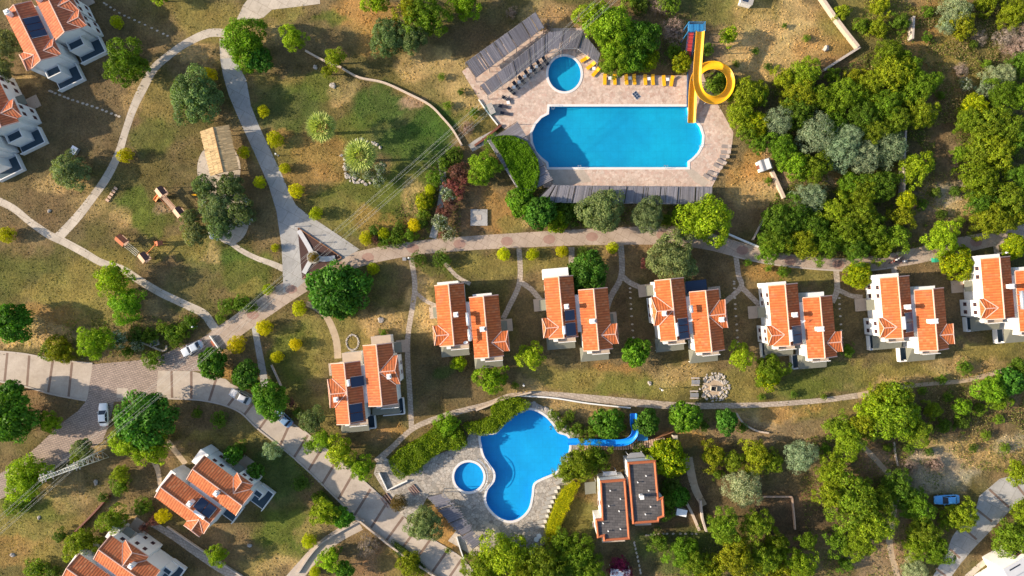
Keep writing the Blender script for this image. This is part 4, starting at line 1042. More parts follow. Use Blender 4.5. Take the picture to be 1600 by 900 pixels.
# ---------------------------------------------------------------- pergolas
prng = random.Random(3)
def pergola(label, outer, inner, z, nsec, mat='reed', ragged=0.0, skip=()):
    """outer/inner: matching px outlines of the two long edges at roof height"""
    def lerp_line(pts, n):
        L = [0]
        for a, b in zip(pts[:-1], pts[1:]): L.append(L[-1] + math.hypot(b[0] - a[0], b[1] - a[1]))
        out = []
        for i in range(n + 1):
            s = L[-1] * i / n; k = max(j for j in range(len(L)) if L[j] <= s + 1e-6); k = min(k, len(pts) - 2)
            t = (s - L[k]) / (L[k + 1] - L[k]); out.append((pts[k][0] + (pts[k + 1][0] - pts[k][0]) * t, pts[k][1] + (pts[k + 1][1] - pts[k][1]) * t))
        return out
    ln = sum(math.hypot(b[0] - a[0], b[1] - a[1]) for a, b in zip(outer[:-1], outer[1:])) / 8
    per = max(4, int(ln / nsec / .12)); N = per * nsec
    lo, li = lerp_line(outer, N), lerp_line(inner, N)
    A = [P(x, y, z) for x, y in lo]; B = [P(x, y, z) for x, y in li]
    root = thing('pergola', label, 'pergola', (A[0].x, A[0].y, 0)); O = Vector((A[0].x, A[0].y, 0))
    for s in range(nsec):
        mb = MB(); tone = prng.uniform(.8, 1.15); dz = prng.uniform(-.03, .03)
        for i in range(s * per, (s + 1) * per):
            if i == s * per: continue
            if prng.random() < .03: continue
            a0, a1, b0, b1 = A[i] - O, A[i + 1] - O, B[i] - O, B[i + 1] - O
            e = prng.uniform(-.12, .12) * (1 + ragged * 5); e2 = prng.uniform(-.12, .12) * (1 + ragged * 2)
            d = (b0 - a0).normalized(); a0 = a0 + d * e; a1 = a1 + d * e; b0 = b0 + d * e2; b1 = b1 + d * e2
            g = prng.uniform(.0, .10); zz = Vector((0, 0, prng.uniform(-.03, .03) + dz))
            p = [a0.lerp(a1, g) + zz, a1 + zz, b1 + zz, b0.lerp(b1, g) + zz]
            q = [v - Vector((0, 0, .05)) for v in p]
            mb.mesh_(p + q, [(0, 1, 2, 3), (7, 6, 5, 4), (0, 4, 5, 1), (2, 6, 7, 3)], 0, tone * prng.uniform(.78, 1.22))
        o = mb.build('roof_mat', M[mat], root)
    # beams along both edges, rafters at the joints, posts
    for line in (A, B):
        mb = MB(); mb.tube([tuple(p - O + Vector((0, 0, -.16))) for p in line[::per] if True], .07, 4); mb.build('beam', M['greymetal'], root)
    for s in range(nsec + 1):
        a, b = A[s * per] - O, B[s * per] - O
        mb = MB(); mb.tube([tuple(a + Vector((0, 0, .05))), tuple(b + Vector((0, 0, .05)))], .05, 4); mb.build('rafter', M['black'], root)
        for q in (a, b):
            mb = MB(); mb.box(q.x - .06, q.x + .06, q.y - .06, q.y + .06, 0, z - .2); mb.build('post', M['greymetal'], root)
pergola('upper strip of weathered slat shade roof by the round paddling pool', [(727, 98), (837, 19)], [(743, 121), (850, 42)], 2.9, 5, 'reed_dark')
pergola('long bent slat shade roof wrapping round the round paddling pool', [(750, 134), (795, 101), (858, 50), (908, 47), (912, 50)], [(762, 149), (800, 122), (862, 77), (900, 74), (903, 75)], 2.7, 6, 'reed_dark')
pergola('short slat shade roof slanting down beside the three angled yellow loungers', [(909, 48), (938, 84)], [(903, 76), (934, 98)], 2.55, 1, 'reed_dark')
pergola('long straight slat shade roof south of the large pool', [(872, 290), (1113, 292)], [(866, 316), (1112, 319)], 2.8, 9, 'reed')
pergola('bent end piece of slat shade roof between the creeper hedge and the long south pergola', [(862, 289), (874, 290)], [(838, 311), (868, 317)], 2.75, 2, 'reed')
pergola('wide tilted slat roof left of the large pool, overgrown by green creeper', [(808, 190), (864, 281)], [(762, 219), (816, 306)], 2.5, 4, 'reed')
pergola('ragged brown slat shade roof on the stone terrace of the free-form pool', [(692, 770), (752, 848)], [(668, 776), (738, 858)], 2.8, 4, 'reed_dark', ragged=1.0)

# ---------------------------------------------------------------- slides
def channel(path, w, name, mat, parent, O, rim=.42, th=.05, seg=9):
    pts = [Vector(p) - O for p in path]; n = len(pts); prof = []
    for i in range(seg):
        a = PI * i / (seg - 1); x = -math.cos(a) * w / 2; zz = rim - math.sin(a) ** .55 * (rim + .12)
        prof.append((x, zz))
    full = [(-w / 2 - .09, rim - .02), (-w / 2 - .09, rim + .04)] + [(x, zz + .03) for x, zz in prof] + [(w / 2 + .09, rim + .04), (w / 2 + .09, rim - .02)] + [(x * 1.04, zz - th) for x, zz in prof[::-1]]
    m = len(full); vs = []
    for i in range(n):
        d = pts[min(i + 1, n - 1)] - pts[max(i - 1, 0)]; d.z = 0; d.normalize(); s = Vector((d.y, -d.x, 0))
        for x, zz in full: vs.append(tuple(pts[i] + s * x + Vector((0, 0, zz))))
    fs = [(i * m + k, i * m + (k + 1) % m, (i + 1) * m + (k + 1) % m, (i + 1) * m + k) for i in range(n - 1) for k in range(m)]
    mb = MB(); mb.mesh_(vs, fs); o = mb.build(name, mat, parent, True)
    bm = bmesh.new(); bm.from_mesh(o.data); bmesh.ops.recalc_face_normals(bm, faces=bm.faces); bm.to_mesh(o.data); bm.free()
    return o
def yellow_slide():
    ctrl = [(1093.5, 49, 6.1), (1092, 70, 5.8), (1090, 95, 5.3), (1088.5, 118, 4.8), (1089.5, 134, 4.4), (1095.5, 148, 4.0), (1107, 156, 3.7), (1120, 157, 3.4), (1132, 150, 3.1), (1139.5, 138, 2.9), (1140.5, 124, 2.7), (1134.5, 111.5, 2.5),
            (1122, 104, 2.3), (1109, 103, 2.1), (1098, 107, 1.95), (1089, 115, 1.8), (1084, 126, 1.6), (1082, 142, 1.3), (1081, 166, .9), (1080, 192, .35)]
    line = smooth_line(ctrl, 6); O = P(1095, 100); root = thing('water_slide', 'tall yellow water slide that curls once before it drops into the large pool', 'water slide', O)
    channel([P(x, y, z) for x, y, z in line], 1.42, 'chute', M['yellow'], root, O)
    for (x, y, z) in [(1092, 70, 5.6), (1089, 118, 4.6), (1107, 156, 3.5), (1139, 138, 2.7), (1122, 104, 2.1), (1083, 135, 1.2)]:
        q = P(x, y, z) - O; mb = MB(); mb.tube([(q.x, q.y, 0), (q.x, q.y, z - .1)], .09, 8); mb.build('support', M['greymetal'], root)
    # platform
    a, b = P(1075, 37, 6.0) - O, P(1100, 50, 6.0) - O
    mb = MB(); n = 9
    for k in range(n):
        x0 = a.x + (b.x - a.x) * k / n; mb.box(x0 + .02, x0 + (b.x - a.x) / n - .02, b.y, a.y, 5.75, 5.85)
    mb.build('platform', M['bluemetal'], root)
    for x, y in ((a.x, a.y), (b.x, a.y), (a.x, b.y), (b.x, b.y)):
        mb = MB(); mb.box(x - .07, x + .07, y - .07, y + .07, 0, 6.9); mb.build('post', M['bluemetal'], root)
    mb = MB()
    for (p, q) in (((a.x, a.y), (b.x, a.y)), ((b.x, a.y), (b.x, b.y)), ((a.x, a.y), (a.x, b.y))):
        for z in (6.3, 6.85): mb.tube([(p[0], p[1], z), (q[0], q[1], z)], .04, 5)
    mb.build('railing', M['bluemetal'], root)
    # stairs
    s0 = P(1080, 50, 5.8) - O; s1 = P(1074, 98, .0) - O; N = 20
    mb = MB()
    for i in range(N):
        t = (i + .5) / N; c = s0.lerp(s1, t); mb.box(c.x - .5, c.x + .5, c.y - .13, c.y + .13, 5.75 * (1 - t) - .03, 5.75 * (1 - t) + .03, 0 if i < 17 else 1)
    mb.build('stairs', [M['redmetal'], M['darkblue']], root)
    mb = MB()
    for dx in (-.58, .58):
        mb.tube([(s0.x + dx, s0.y, 5.8), (s1.x + dx, s1.y, .1)], .06, 5); mb.tube([(s0.x + dx, s0.y, 6.75), (s1.x + dx, s1.y, .95)], .04, 5)
        for i in range(9):
            t = i / 8; c = s0.lerp(s1, t); mb.tube([(c.x + dx, c.y, 5.8 * (1 - t)), (c.x + dx, c.y, 5.8 * (1 - t) + .95)], .03, 4)
    mb.build('handrail', M['darkblue'], root)
yellow_slide()
def blue_slide():
    ctrl = [(989.5, 646, 3.2), (989.5, 660, 3.0), (992, 671, 2.7), (990, 680, 2.4), (983, 687.5, 2.1), (972, 691, 1.8), (955, 691.5, 1.4), (930, 690.5, 1.0), (905, 689.5, .65), (887, 689.5, .35)]
    O = P(950, 690); root = thing('water_slide', 'low blue water slide that bends once and runs west into the free-form pool', 'water slide', O)
    channel([P(x, y, z) for x, y, z in smooth_line(ctrl, 6)], 1.15, 'chute', M['blueplastic'], root, O, .35)
    for (x, y, z) in [(990, 660, 2.9), (985, 686, 2.1), (955, 691.5, 1.3), (920, 690, .8)]:
        q = P(x, y, z) - O; mb = MB(); mb.tube([(q.x, q.y, 0), (q.x, q.y, z - .1)], .08, 8); mb.build('support', M['bluemetal'], root)
    mb = MB(); c = P(1004, 684, 1.6) - O; mb.box(c.x - 1.0, c.x + 1.0, c.y - .55, c.y + .7, 1.5, 1.6); mb.build('platform', M['bluemetal'], root)
blue_slide()
# timber stair beside the blue slide
def stair():
    O = P(980, 694); root = thing('outdoor_stair', 'long flight of pale wooden steps beneath the blue slide', 'stairs', O); N = 34
    for i in range(N):
        x = 914 + (1038 - 914) * i / (N - 1); y = 697 - 6 * max(0, (x - 975)) / 60; z = .1 + 1.6 * i / N
        c = P(x, y, z) - O; mb = MB(); mb.cbox((c.x, c.y, z / 2), (.30, 1.5, z), R(4)); mb.build('step', M['paleboard'], root)
stair()
mb = MB(); mb.prism([P2(1049, 678), P2(1056, 678), P2(1058, 696), P2(1051, 697)], 0, 1.4); tag(mb.build('stone_pillar', M['palepath']), 'pale rectangular masonry block at the top of the wooden steps by the blue slide', 'pillar')

# ---------------------------------------------------------------- loungers
def lounger_proto(name, label, mat, back=.45, group=None, fm='palefab'):
    t = thing(name, label, 'lounger', (0, 0, 0), 0, group)
    mb = MB(); mb.box(-.31, .31, -.95, .35, .28, .36); mb.build('seat', mat, t)
    m4 = Matrix.Translation((0, .33, .30)) @ Matrix.Rotation(back, 4, 'X'); mb = MB(); mb.box(-.31, .31, 0, .68, 0, .08, 0, 1, m4); mb.build('backrest', mat, t)
    mb = MB(); mb.box(-.34, -.311, -.98, .95, .22, .30); mb.box(.311, .34, -.98, .95, .22, .30); mb.build('frame', M[fm], t)
    for x in (-.3, .3):
        for y in (-.8, .7):
            mb = MB(); mb.box(x - .03, x + .03, y - .03, y + .03, 0, .22); mb.build('leg', M['white_paint'], t)
    return t
used = {}
def put_lounger(kind, mat, x, y, rot, label, group, back=.45, sc=1.0):
    if kind not in used:
        t = lounger_proto('sun_lounger', label, M[mat], back, group); used[kind] = t
        t.location = P(x, y); t.rotation_euler = (0, 0, R(rot)); t.scale = (sc,) * 3; return
    dup(used[kind], P(x, y), R(rot), sc, label, None, group)
yl = [(914, 93, -60, 'yellow sun lounger nearest the bent pergola end, first of the three angled ones'), (923, 103.5, -52, 'middle yellow sun lounger of the three angled ones by the paddling pool'), (930.5, 113.5, -42, 'last of the three angled yellow sun loungers, next to the golden shrub'),
      (944.5, 125, 0, 'leftmost of the eight yellow sun loungers in the straight row'), (960, 125, 3, 'second yellow sun lounger from the left in the straight row'), (978, 125, 6, 'third yellow sun lounger from the left in the straight row'), (990.5, 125, 6, 'fourth yellow sun lounger from the left in the straight row'),
      (1007.5, 125.5, 4, 'fifth yellow sun lounger from the left in the straight row'), (1019.5, 125.5, 4, 'sixth yellow sun lounger from the left in the straight row'), (1036.5, 127, 6, 'seventh yellow sun lounger from the left in the straight row'), (1049, 127.5, -10, 'yellow sun lounger nearest the water slide, last of the straight row')]
for x, y, r, lb in yl: put_lounger('y', 'yellow', x, y, r, lb, 'yellow sun loungers by the upper pools', .5, 1.08)
ordw = ['first', 'second', 'third', 'fourth', 'fifth', 'sixth', 'seventh', 'eighth', 'ninth', 'tenth', 'eleventh', 'twelfth', 'thirteenth']
dl = [(789, 178, 82), (786, 167, 80), (791, 155, 62), (799, 143, 48), (806.5, 134, 42), (815, 125.5, 40), (824, 117, 38), (833, 109, 38), (843, 102.5, 36), (852, 96, 36)]
for i, (x, y, r) in enumerate(dl): put_lounger('d', 'darkfab', x, y, r, f'{ordw[i]} black sun lounger counting up from the green bin along the bent pergola', 'black sun loungers along the bent pergola', .5, 1.0)
wl = [(1134, 229, -92), (1133, 238, -92), (1131, 245, -92), (1127, 253, -118), (1121, 260, -118), (1112, 271, -110), (1105, 277, -122)]
for i, (x, y, r) in enumerate(wl): put_lounger('w', 'taupe', x, y, r, f'{ordw[i]} taupe sun lounger from the top in the curve east of the large pool', 'taupe sun loungers east of the large pool', .5)
ll = [(879, 746, -70), (875, 752, -70), (868, 762, -72), (864, 768, -72), (861, 777, -72), (858, 784, -74), (855, 791, -74), (852, 798, -76), (850, 806, -76), (847, 814, -78), (844, 822, -80)]
for i, (x, y, r) in enumerate(ll): put_lounger('l', 'palefab', x, y, r, f'{ordw[i]} pale sun lounger from the top along the golden hedge by the free-form pool', 'pale sun loungers along the golden hedge', .55)
# side tables
def table_proto(name, label, cat='table', r=.3, h=.45, mat='white_paint', group=None):
    t = thing(name, label, cat, (0, 0, 0), 0, group)
    mb = MB(); mb.box(-r, r, -r, r, h - .04, h); mb.build('table_top', M[mat], t)
    mb = MB(); mb.tube([(0, 0, .03), (0, 0, h - .04)], .05, 8); mb.build('leg', M[mat], t)
    mb = MB(); mb.box(-r * .7, r * .7, -r * .7, r * .7, 0, .03); mb.build('foot', M[mat], t); return t
tb = None
tl = [(927.5, 108, 'between the two lower angled yellow loungers'), (952.5, 123, 'between the first pair of yellow loungers'), (984, 123, 'between the second pair of yellow loungers'), (1013.5, 124, 'between the third pair of yellow loungers'), (1042.5, 125, 'between the last pair of yellow loungers'),
      (794, 161, 'between the second and third black lounger from the green bin'), (803, 137, 'between the fourth and fifth black lounger from the green bin'), (811, 129, 'between the fifth and sixth black lounger from the green bin'), (820, 120, 'between the sixth and seventh black lounger from the green bin'), (828.5, 112, 'between the seventh and eighth black lounger from the green bin'), (838, 105, 'between the last black loungers but one')]
for x, y, lb in tl:
    lab = 'small white side table ' + lb
    if tb is None: tb = table_proto('side_table', lab, group='white side tables'); tb.location = P(x, y)
    else: dup(tb, P(x, y), .1, None, lab)
mb = MB(); mb.cbox((0, 0, .06), (1.0, 1.5, .05)); t = thing('solar_panel', 'dark blue solar panel lying flat on the pink deck above the large pool', 'solar panel', P(994, 149), R(40)); o = mb.build('frame', M['steel'], t)
for (x, y) in ((-.24, -.48), (.24, -.48), (-.24, 0), (.24, 0), (-.24, .48), (.24, .48)):
    mb = MB(); mb.box(x - .21, x + .21, y - .21, y + .21, .086, .092); mb.build('cell', M['solar'], t)
# parasol stand pole with shadow near loungers, bin, shed
def lamp(x, y, h, label, top='ball', px_top=None):
    t = thing('lamp_post', label, 'street lamp', P(x, y)); mb = MB(); mb.tube([(0, 0, 0), (0, 0, h)], .06, 8, r2=.045); mb.build('pole', M['greymetal'], t)
    mb = MB(); mb.tube([(0, 0, h), (0, 0, h + .12), (0, 0, h + .35)], .2, 10, r2=.12); mb.build('lamp_head', M['white_paint'], t, True)
    mb = MB(); mb.tube([(0, 0, 0), (0, 0, .1)], .15, 8); mb.build('base', M['greymetal'], t)
for x, y, h, lb in [(1031, 607, 2.2, 'short white-headed garden lamp on the grass left of the stone fire ring'), (642, 404, 3.0, 'lamp post where the long garden path meets the pinkish road left of the villa row'), (435, 243, 1.6, 'small white lamp by the grey path beside the ringed fan palm lawn'),
                   (1555, 396, 3.0, 'lamp post at the road edge above the rightmost row villa'), (818, 600, 2.2, 'garden lamp near the dirt bank above the free-form pool'), (308, 510, 2.0, 'lamp beside the silver-blue car at the road fork')]:
    lamp(x, y, h, lb)
def crate(name, label, cat, x, y, rz, sx, sy, h, mat, lidmat=None, ex=None):
    t = thing(name, label, cat, P(x, y), rz); mb = MB(); mb.box(-sx / 2, sx / 2, -sy / 2, sy / 2, 0, h); mb.box(-sx / 2 - .04, sx / 2 + .04, -sy / 2 - .04, sy / 2 + .04, h * .8, h * .86); mb.build('body', M[mat], t)
    mb = MB(); mb.box(-sx / 2 - .06, sx / 2 + .06, -sy / 2 - .06, sy / 2 + .06, h + .003, h + .08); mb.box(-sx / 4, sx / 4, -.08, .08, h + .08, h + .13); mb.build('lid', M[lidmat or mat], t); return t
crate('waste_bin', 'green wheeled bin at the left corner of the upper pool deck', 'bin', 767.5, 172, R(25), 1.0, 2.0, 1.0, 'green', 'palefab')
crate('waste_bin', 'small dark bin beside the lamp post on the pinkish road', 'bin', 633, 405, 0, .6, .5, .9, 'black', 'greymetal')
crate('waste_bin', 'green bin by the scooters on the road above the villa row', 'bin', 1459, 406, R(10), 1.0, .8, 1.1, 'green')
crate('storage_box', 'green and white storage box above the rightmost villa', 'box', 1545, 403, R(0), .01 + .9, .6, .8, 'green', 'palefab')
crate('storage_box', 'pale grey table-like box on the grass beside the single fan palms, left edge', 'box', 119, 236, R(-30), 1.1, 1.4, .8, 'greymetal', 'steel')
crate('garden_box', 'white boxed swing seat right of the flat-roofed house', 'box', 1062, 797, R(-12), 1.9, 1.2, 1.5, 'palefab', 'white_paint')
# shed by the dry grass
t = thing('garden_shed', 'small white shed with a dark sloping roof on dry grass east of the large pool', 'shed', P(1190, 260), R(18))
mb = MB(); mb.box(-1.0, 1.0, -1.0, 1.0, 0, 1.9); mb.build('wall', M['white'], t)
mb = MB(); mb.mesh_([(-.6, -1.1, 2.0), (1.3, -1.1, 1.7), (1.3, 1.1, 1.7), (-.6, 1.1, 2.0), (-1.15, -1.1, 1.75), (-1.15, 1.1, 1.75), (-1.15, -1.1, 1.68), (1.3, -1.1, 1.6), (1.3, 1.1, 1.6), (-1.15, 1.1, 1.68)], [(0, 1, 2, 3), (4, 0, 3, 5), (6, 9, 8, 7), (6, 7, 1, 0, 4), (9, 5, 3, 2, 8), (1, 7, 8, 2)]); mb.build('roof', M['greymetal'], t)
mb = MB(); mb.box(-1.04, -1.0, -.4, .4, .1, 1.6); mb.build('door', M['frame'], t)
# small white truck-like box at the top
t = thing('small_hut', 'small white hut with open dark roof panel at the top edge', 'hut', P(1163, 5), R(-15)); mb = MB(); mb.box(-1.1, 1.1, -.8, .8, 0, 1.8); mb.build('wall', M['white'], t); mb = MB(); mb.box(-1.2, 1.2, -.9, .9, 1.803, 1.9); mb.build('roof', M['palefab'], t); mb = MB(); mb.box(-.9, .2, -.6, .6, 1.903, 1.95); mb.build('roof_panel', M['solar'], t)

# ---------------------------------------------------------------- thatched hut
def thatched():
    Z = 3.0; c = P(343, 235, Z); root = thing('thatched_pavilion', 'long open pavilion with a straw-thatched gable roof beside the grey path', 'pavilion', (c.x, c.y, 0), R(13)); r = random.Random(9)
    hw, hl, rz = 2.7, 4.35, 3.6
    for sg in (-1, 1):
        mb = MB(); N = 90
        for i in range(N):
            for lay in range(3):
                v0 = -hl + 2 * hl * i / N + r.uniform(-.04, .04); w = 2 * hl / N * 1.25
                u0 = 0.0 + lay * hw / 3 - .05; u1 = (lay + 1) * hw / 3 + r.uniform(.0, .22)
                za = rz - u0 / hw * (rz - Z) + .05 + r.uniform(0, .05) ; zb = rz - u1 / hw * (rz - Z) + r.uniform(0, .08) + .02
                p = [(sg * u0, v0, za), (sg * u0, v0 + w, za), (sg * u1, v0 + w, zb), (sg * u1, v0, zb)]
                mb.face(p if sg < 0 else p[::-1], None, 0, r.uniform(.62, 1.15))
        for q in ([(0, -hl, rz - .02), (0, hl, rz - .02), (sg * hw, hl, Z - .02), (sg * hw, -hl, Z - .02)], [(0, -hl, rz - .2), (0, hl, rz - .2), (sg * hw, hl, Z - .2), (sg * hw, -hl, Z - .2)]):
            mb.face(q, None, 1)
        for y in (-hl, hl): mb.face([(0, y, rz), (sg * hw, y, Z), (sg * hw, y, Z - .2), (0, y, rz - .2)], None, 1)
        mb.face([(sg * hw, -hl, Z - .02), (sg * hw, hl, Z - .02), (sg * hw, hl, Z - .2), (sg * hw, -hl, Z - .2)], None, 1)
        mb.build('thatch', [M['thatch'], M['thatch_dark']], root)
    mb = MB(); mb.tube([(0, -hl - .05, rz + .06), (0, hl + .05, rz + .06)], .12, 6); mb.build('ridge_pole', M['thatch_dark'], root)
    for x in (-hw + .4, hw - .4):
        for y in (-hl + .4, 0, hl - .4):
            mb = MB(); mb.tube([(x, y, 0), (x, y, Z - .1)], .09, 8); mb.build('post', M['wood'], root)
thatched()

# ---------------------------------------------------------------- playground
def roofed_tower(root, O, x, y, ang, w, d, z, roof1, roof2, h=1.3):
    c = P(x, y, z) - O; m = Matrix.Translation((c.x, c.y, 0)) @ Matrix.Rotation(ang, 4, 'Z')
    for (a, b, mt) in ((-1, 0, roof1), (0, 1, roof2)):
        mb = MB(); vs = [m @ Vector(v) for v in ((a * w / 2 if a else 0, -d / 2, z - (.5 if a else 0)), (b * w / 2 if b else 0, -d / 2, z - (.5 if b else 0)), (b * w / 2 if b else 0, d / 2, z - (.5 if b else 0)), (a * w / 2 if a else 0, d / 2, z - (.5 if a else 0)))]
        lo = [v - Vector((0, 0, .06)) for v in vs]; mb.mesh_(vs + lo, [(0, 1, 2, 3), (7, 6, 5, 4), (0, 4, 5, 1), (1, 5, 6, 2), (2, 6, 7, 3), (3, 7, 4, 0)]); mb.build('roof', M[mt], root)
    for sx in (-1, 1):
        for sy in (-1, 1):
            q = m @ Vector((sx * (w / 2 - .12), sy * (d / 2 - .12), 0)); mb = MB(); mb.box(q.x - .06, q.x + .06, q.y - .06, q.y + .06, 0, z - .45); mb.build('post', M['wood'], root)
    mb = MB(); mb.box(-w / 2 + .15, w / 2 - .15, -d / 2 + .15, d / 2 - .15, h - .1, h, 0, 1, m); mb.build('deck', M['paleboard'], root)
def playset_a():
    O = P(262, 315); root = thing('play_tower_set', 'wooden play set with two roofed towers joined by a plank bridge, near the thatched pavilion', 'playground', O)
    roofed_tower(root, O, 249, 299, R(38), 1.7, 1.8, 2.9, 'paleboard', 'playbrown'); roofed_tower(root, O, 277, 331, R(38), 1.7, 1.8, 2.9, 'paleboard', 'playbrown')
    a, b = P(254, 306, 1.3) - O, P(272, 326, 1.3) - O; mb = MB(); N = 14
    for i in range(N):
        c = a.lerp(b, (i + .5) / N); mb.cbox((c.x, c.y, 1.3), (.95, .18, .06), R(38) + 0)
    mb.build('bridge', M['paleboard'], root)
    for dx in (-.5, .5):
        mb = MB(); s = Vector((math.cos(R(38)), math.sin(R(38)), 0)) * dx; mb.tube([(a.x + s.x, a.y + s.y, 2.0), (b.x + s.x, b.y + s.y, 2.0)], .05, 5); mb.build('handrail', M['playred'], root)
    mb = MB(); c = P(246, 309, .8) - O; channel([P(250, 304, 1.3), P(247, 307, .9), P(244, 311, .4), P(242, 314, .15)], .6, 'slide_chute', M['orange'], root, O, .2)
playset_a()
def playset_b():
    O = P(215, 388); root = thing('play_rope_bridge', 'red-brown play set with a rope bridge between two towers, by the curved path', 'playground', O)
    roofed_tower(root, O, 187, 375, R(48), 1.6, 2.1, 2.7, 'playred', 'playred'); roofed_tower(root, O, 222, 402, R(38), 1.7, 1.8, 2.9, 'paleboard', 'playbrown')
    a, b = P(195, 381, 1.3) - O, P(215, 397, 1.3) - O; s = Vector((b.y - a.y, a.x - b.x, 0)).normalized()
    for k in (-.5, -.17, .17, .5):
        mb = MB(); mb.tube([tuple(a + s * k), tuple((a + b) / 2 + s * k - Vector((0, 0, .2))), tuple(b + s * k)], .045, 5); mb.build('rope', M['cable'], root)
    mb = MB(); c, d = P(226, 400, 1.6) - O, P(243, 382, 1.6) - O; mb.tube([tuple(c), tuple(d)], .1, 6); mb.build('beam', M['orange'], root)
    for dx, dy in ((-3, 2), (3, -2), (5, 3), (-4, -4)):
        mb = MB(); q = P(245 + dx, 380 + dy) - O; mb.tube([(d.x, d.y, 1.8), (q.x, q.y, 0)], .08, 5); mb.build('leg', M['orange'], root)
    roofed_tower(root, O, 246, 380, R(10), 1.5, .9, 2.0, 'playred', 'playred')
    for i in range(3):
        mb = MB(); q = P(228, 399 + i * 2.2) - O; mb.cbox((q.x + .4 * i, q.y, 1.2 - .35 * i), (.5, .7, .06), R(38)); mb.build('step', M['orange'], root)
playset_b()
# white garden tables and chairs under the olive trees, spring rider
wt = None
for i, (x, y, lb) in enumerate([(353, 309, 'round white garden table at the top of the olive-shaded patio'), (321, 313, 'round white garden table at the left of the olive-shaded patio'), (334, 370, 'round white garden table at the bottom left of the olive-shaded patio'), (380, 347, 'round white garden table at the right of the olive-shaded patio'), (388, 315, 'round white garden table at the upper right of the olive-shaded patio')]):
    if wt is None:
        wt = thing('garden_table', lb, 'table', P(x, y), 0, 'white garden tables under the olive trees'); mb = MB(); mb.tube([(0, 0, .70), (0, 0, .75)], .55, 16); mb.build('table_top', M['white_paint'], wt); mb = MB(); mb.tube([(0, 0, 0), (0, 0, .7)], .06, 6); mb.build('leg', M['white_paint'], wt)
    else: dup(wt, P(x, y), 0, None, lb)
wc = None
cl = ['first', 'second', 'third', 'fourth', 'fifth', 'sixth', 'seventh', 'eighth']
for i, (x, y, r) in enumerate([(390, 349, 0), (394, 344, 90), (341, 374, 20), (329, 364, 180), (360, 303, 0), (316, 320, 90), (371, 345, 180), (346, 314, 200)]):
    lb = f'white plastic garden chair, {cl[i]} seat round the patio tables under the olive trees'
    if wc is None:
        wc = thing('garden_chair', 'white plastic garden chair beside the patio tables under the olive trees', 'chair', P(x, y), R(r), 'white plastic chairs on the olive patio')
        mb = MB(); mb.box(-.24, .24, -.24, .24, .40, .45); mb.build('seat', M['white_paint'], wc); mb = MB(); mb.box(-.24, .24, .22, .27, .45, .9); mb.build('backrest', M['white_paint'], wc)
        for sx in (-.21, .21):
            for sy in (-.21, .21): mb = MB(); mb.box(sx - .02, sx + .02, sy - .02, sy + .02, 0, .40); mb.build('leg', M['white_paint'], wc)
    else: dup(wc, P(x, y), R(r))
t = thing('spring_rider', 'small yellow spring rider at the left edge of the olive-shaded patio', 'playground toy', P(306, 305)); mb = MB(); mb.tube([(0, 0, 0), (0, 0, .35)], .12, 8); mb.build('spring', M['greymetal'], t); mb = MB(); mb.tube([(-.5, 0, .42), (-.2, 0, .55), (.3, 0, .5), (.5, 0, .75)], .16, 8); mb.build('body', M['yellow'], t)
# bench with steps by the path
mb = MB()
t = thing('timber_bench', 'low row of timber steps set in the grass beside the pale path', 'bench', P(175, 304), R(55))
for i in range(5): mb = MB(); mb.box(-1.6 + i * .7, -1.15 + i * .7, -.35, .35, 0, .25); mb.build('block', M['paleboard'], t)

# ---------------------------------------------------------------- triangular monument bed
def star():
    O = P(490, 402); root = thing('star_monument', 'white three-armed concrete star round a golden bush in a dark triangular bed', 'monument', O)
    for pts, w in (([(490, 402), (482, 385), (467, 360)], 7), ([(490, 402), (505, 405), (524, 403)], 8), ([(490, 402), (483, 412), (475, 427)], 7)):
        r = ribbon(smooth_line(pts, 3), w); out = [a for a, b in r] + [b for a, b in r][::-1]; mb = MB(); mb.prism([(P(*q).x - O.x, P(*q).y - O.y) for q in out], 0, .16 + w * .004); mb.build('arm', M['white_roof'], root)
    mb = MB(); mb.prism([(1.25 * math.cos(k * PI / 8), 1.25 * math.sin(k * PI / 8)) for k in range(16)], 0, .3); mb.build('planter', M['greypath'], root)
star()
for pts, lb in (([(466, 356), (534, 402)], 'brown low rail along the upper right side of the triangular bed'), ([(534, 403), (473, 436)], 'brown low rail along the lower side of the triangular bed')):
    wall_line('low_rail', pts, .15, .3, M['wood'], lb, 'rail', n=1)
for i, (x, y) in enumerate([(463, 354), (486, 368), (503, 379), (518, 390), (530, 400), (512, 414), (497, 422), (479, 432)]):
    mb = MB(); mb.tube([(0, 0, 0), (0, 0, 1.1)], .06, 6); mb.tube([(0, 0, 1.1), (0, 0, 1.3)], .11, 6); o = mb.build('marker_post', M['wood' if i % 2 else 'greymetal']); o.location = P(x, y); tag(o, 'short marker post at the rim of the triangular star bed', 'post', 'short posts round the star bed')

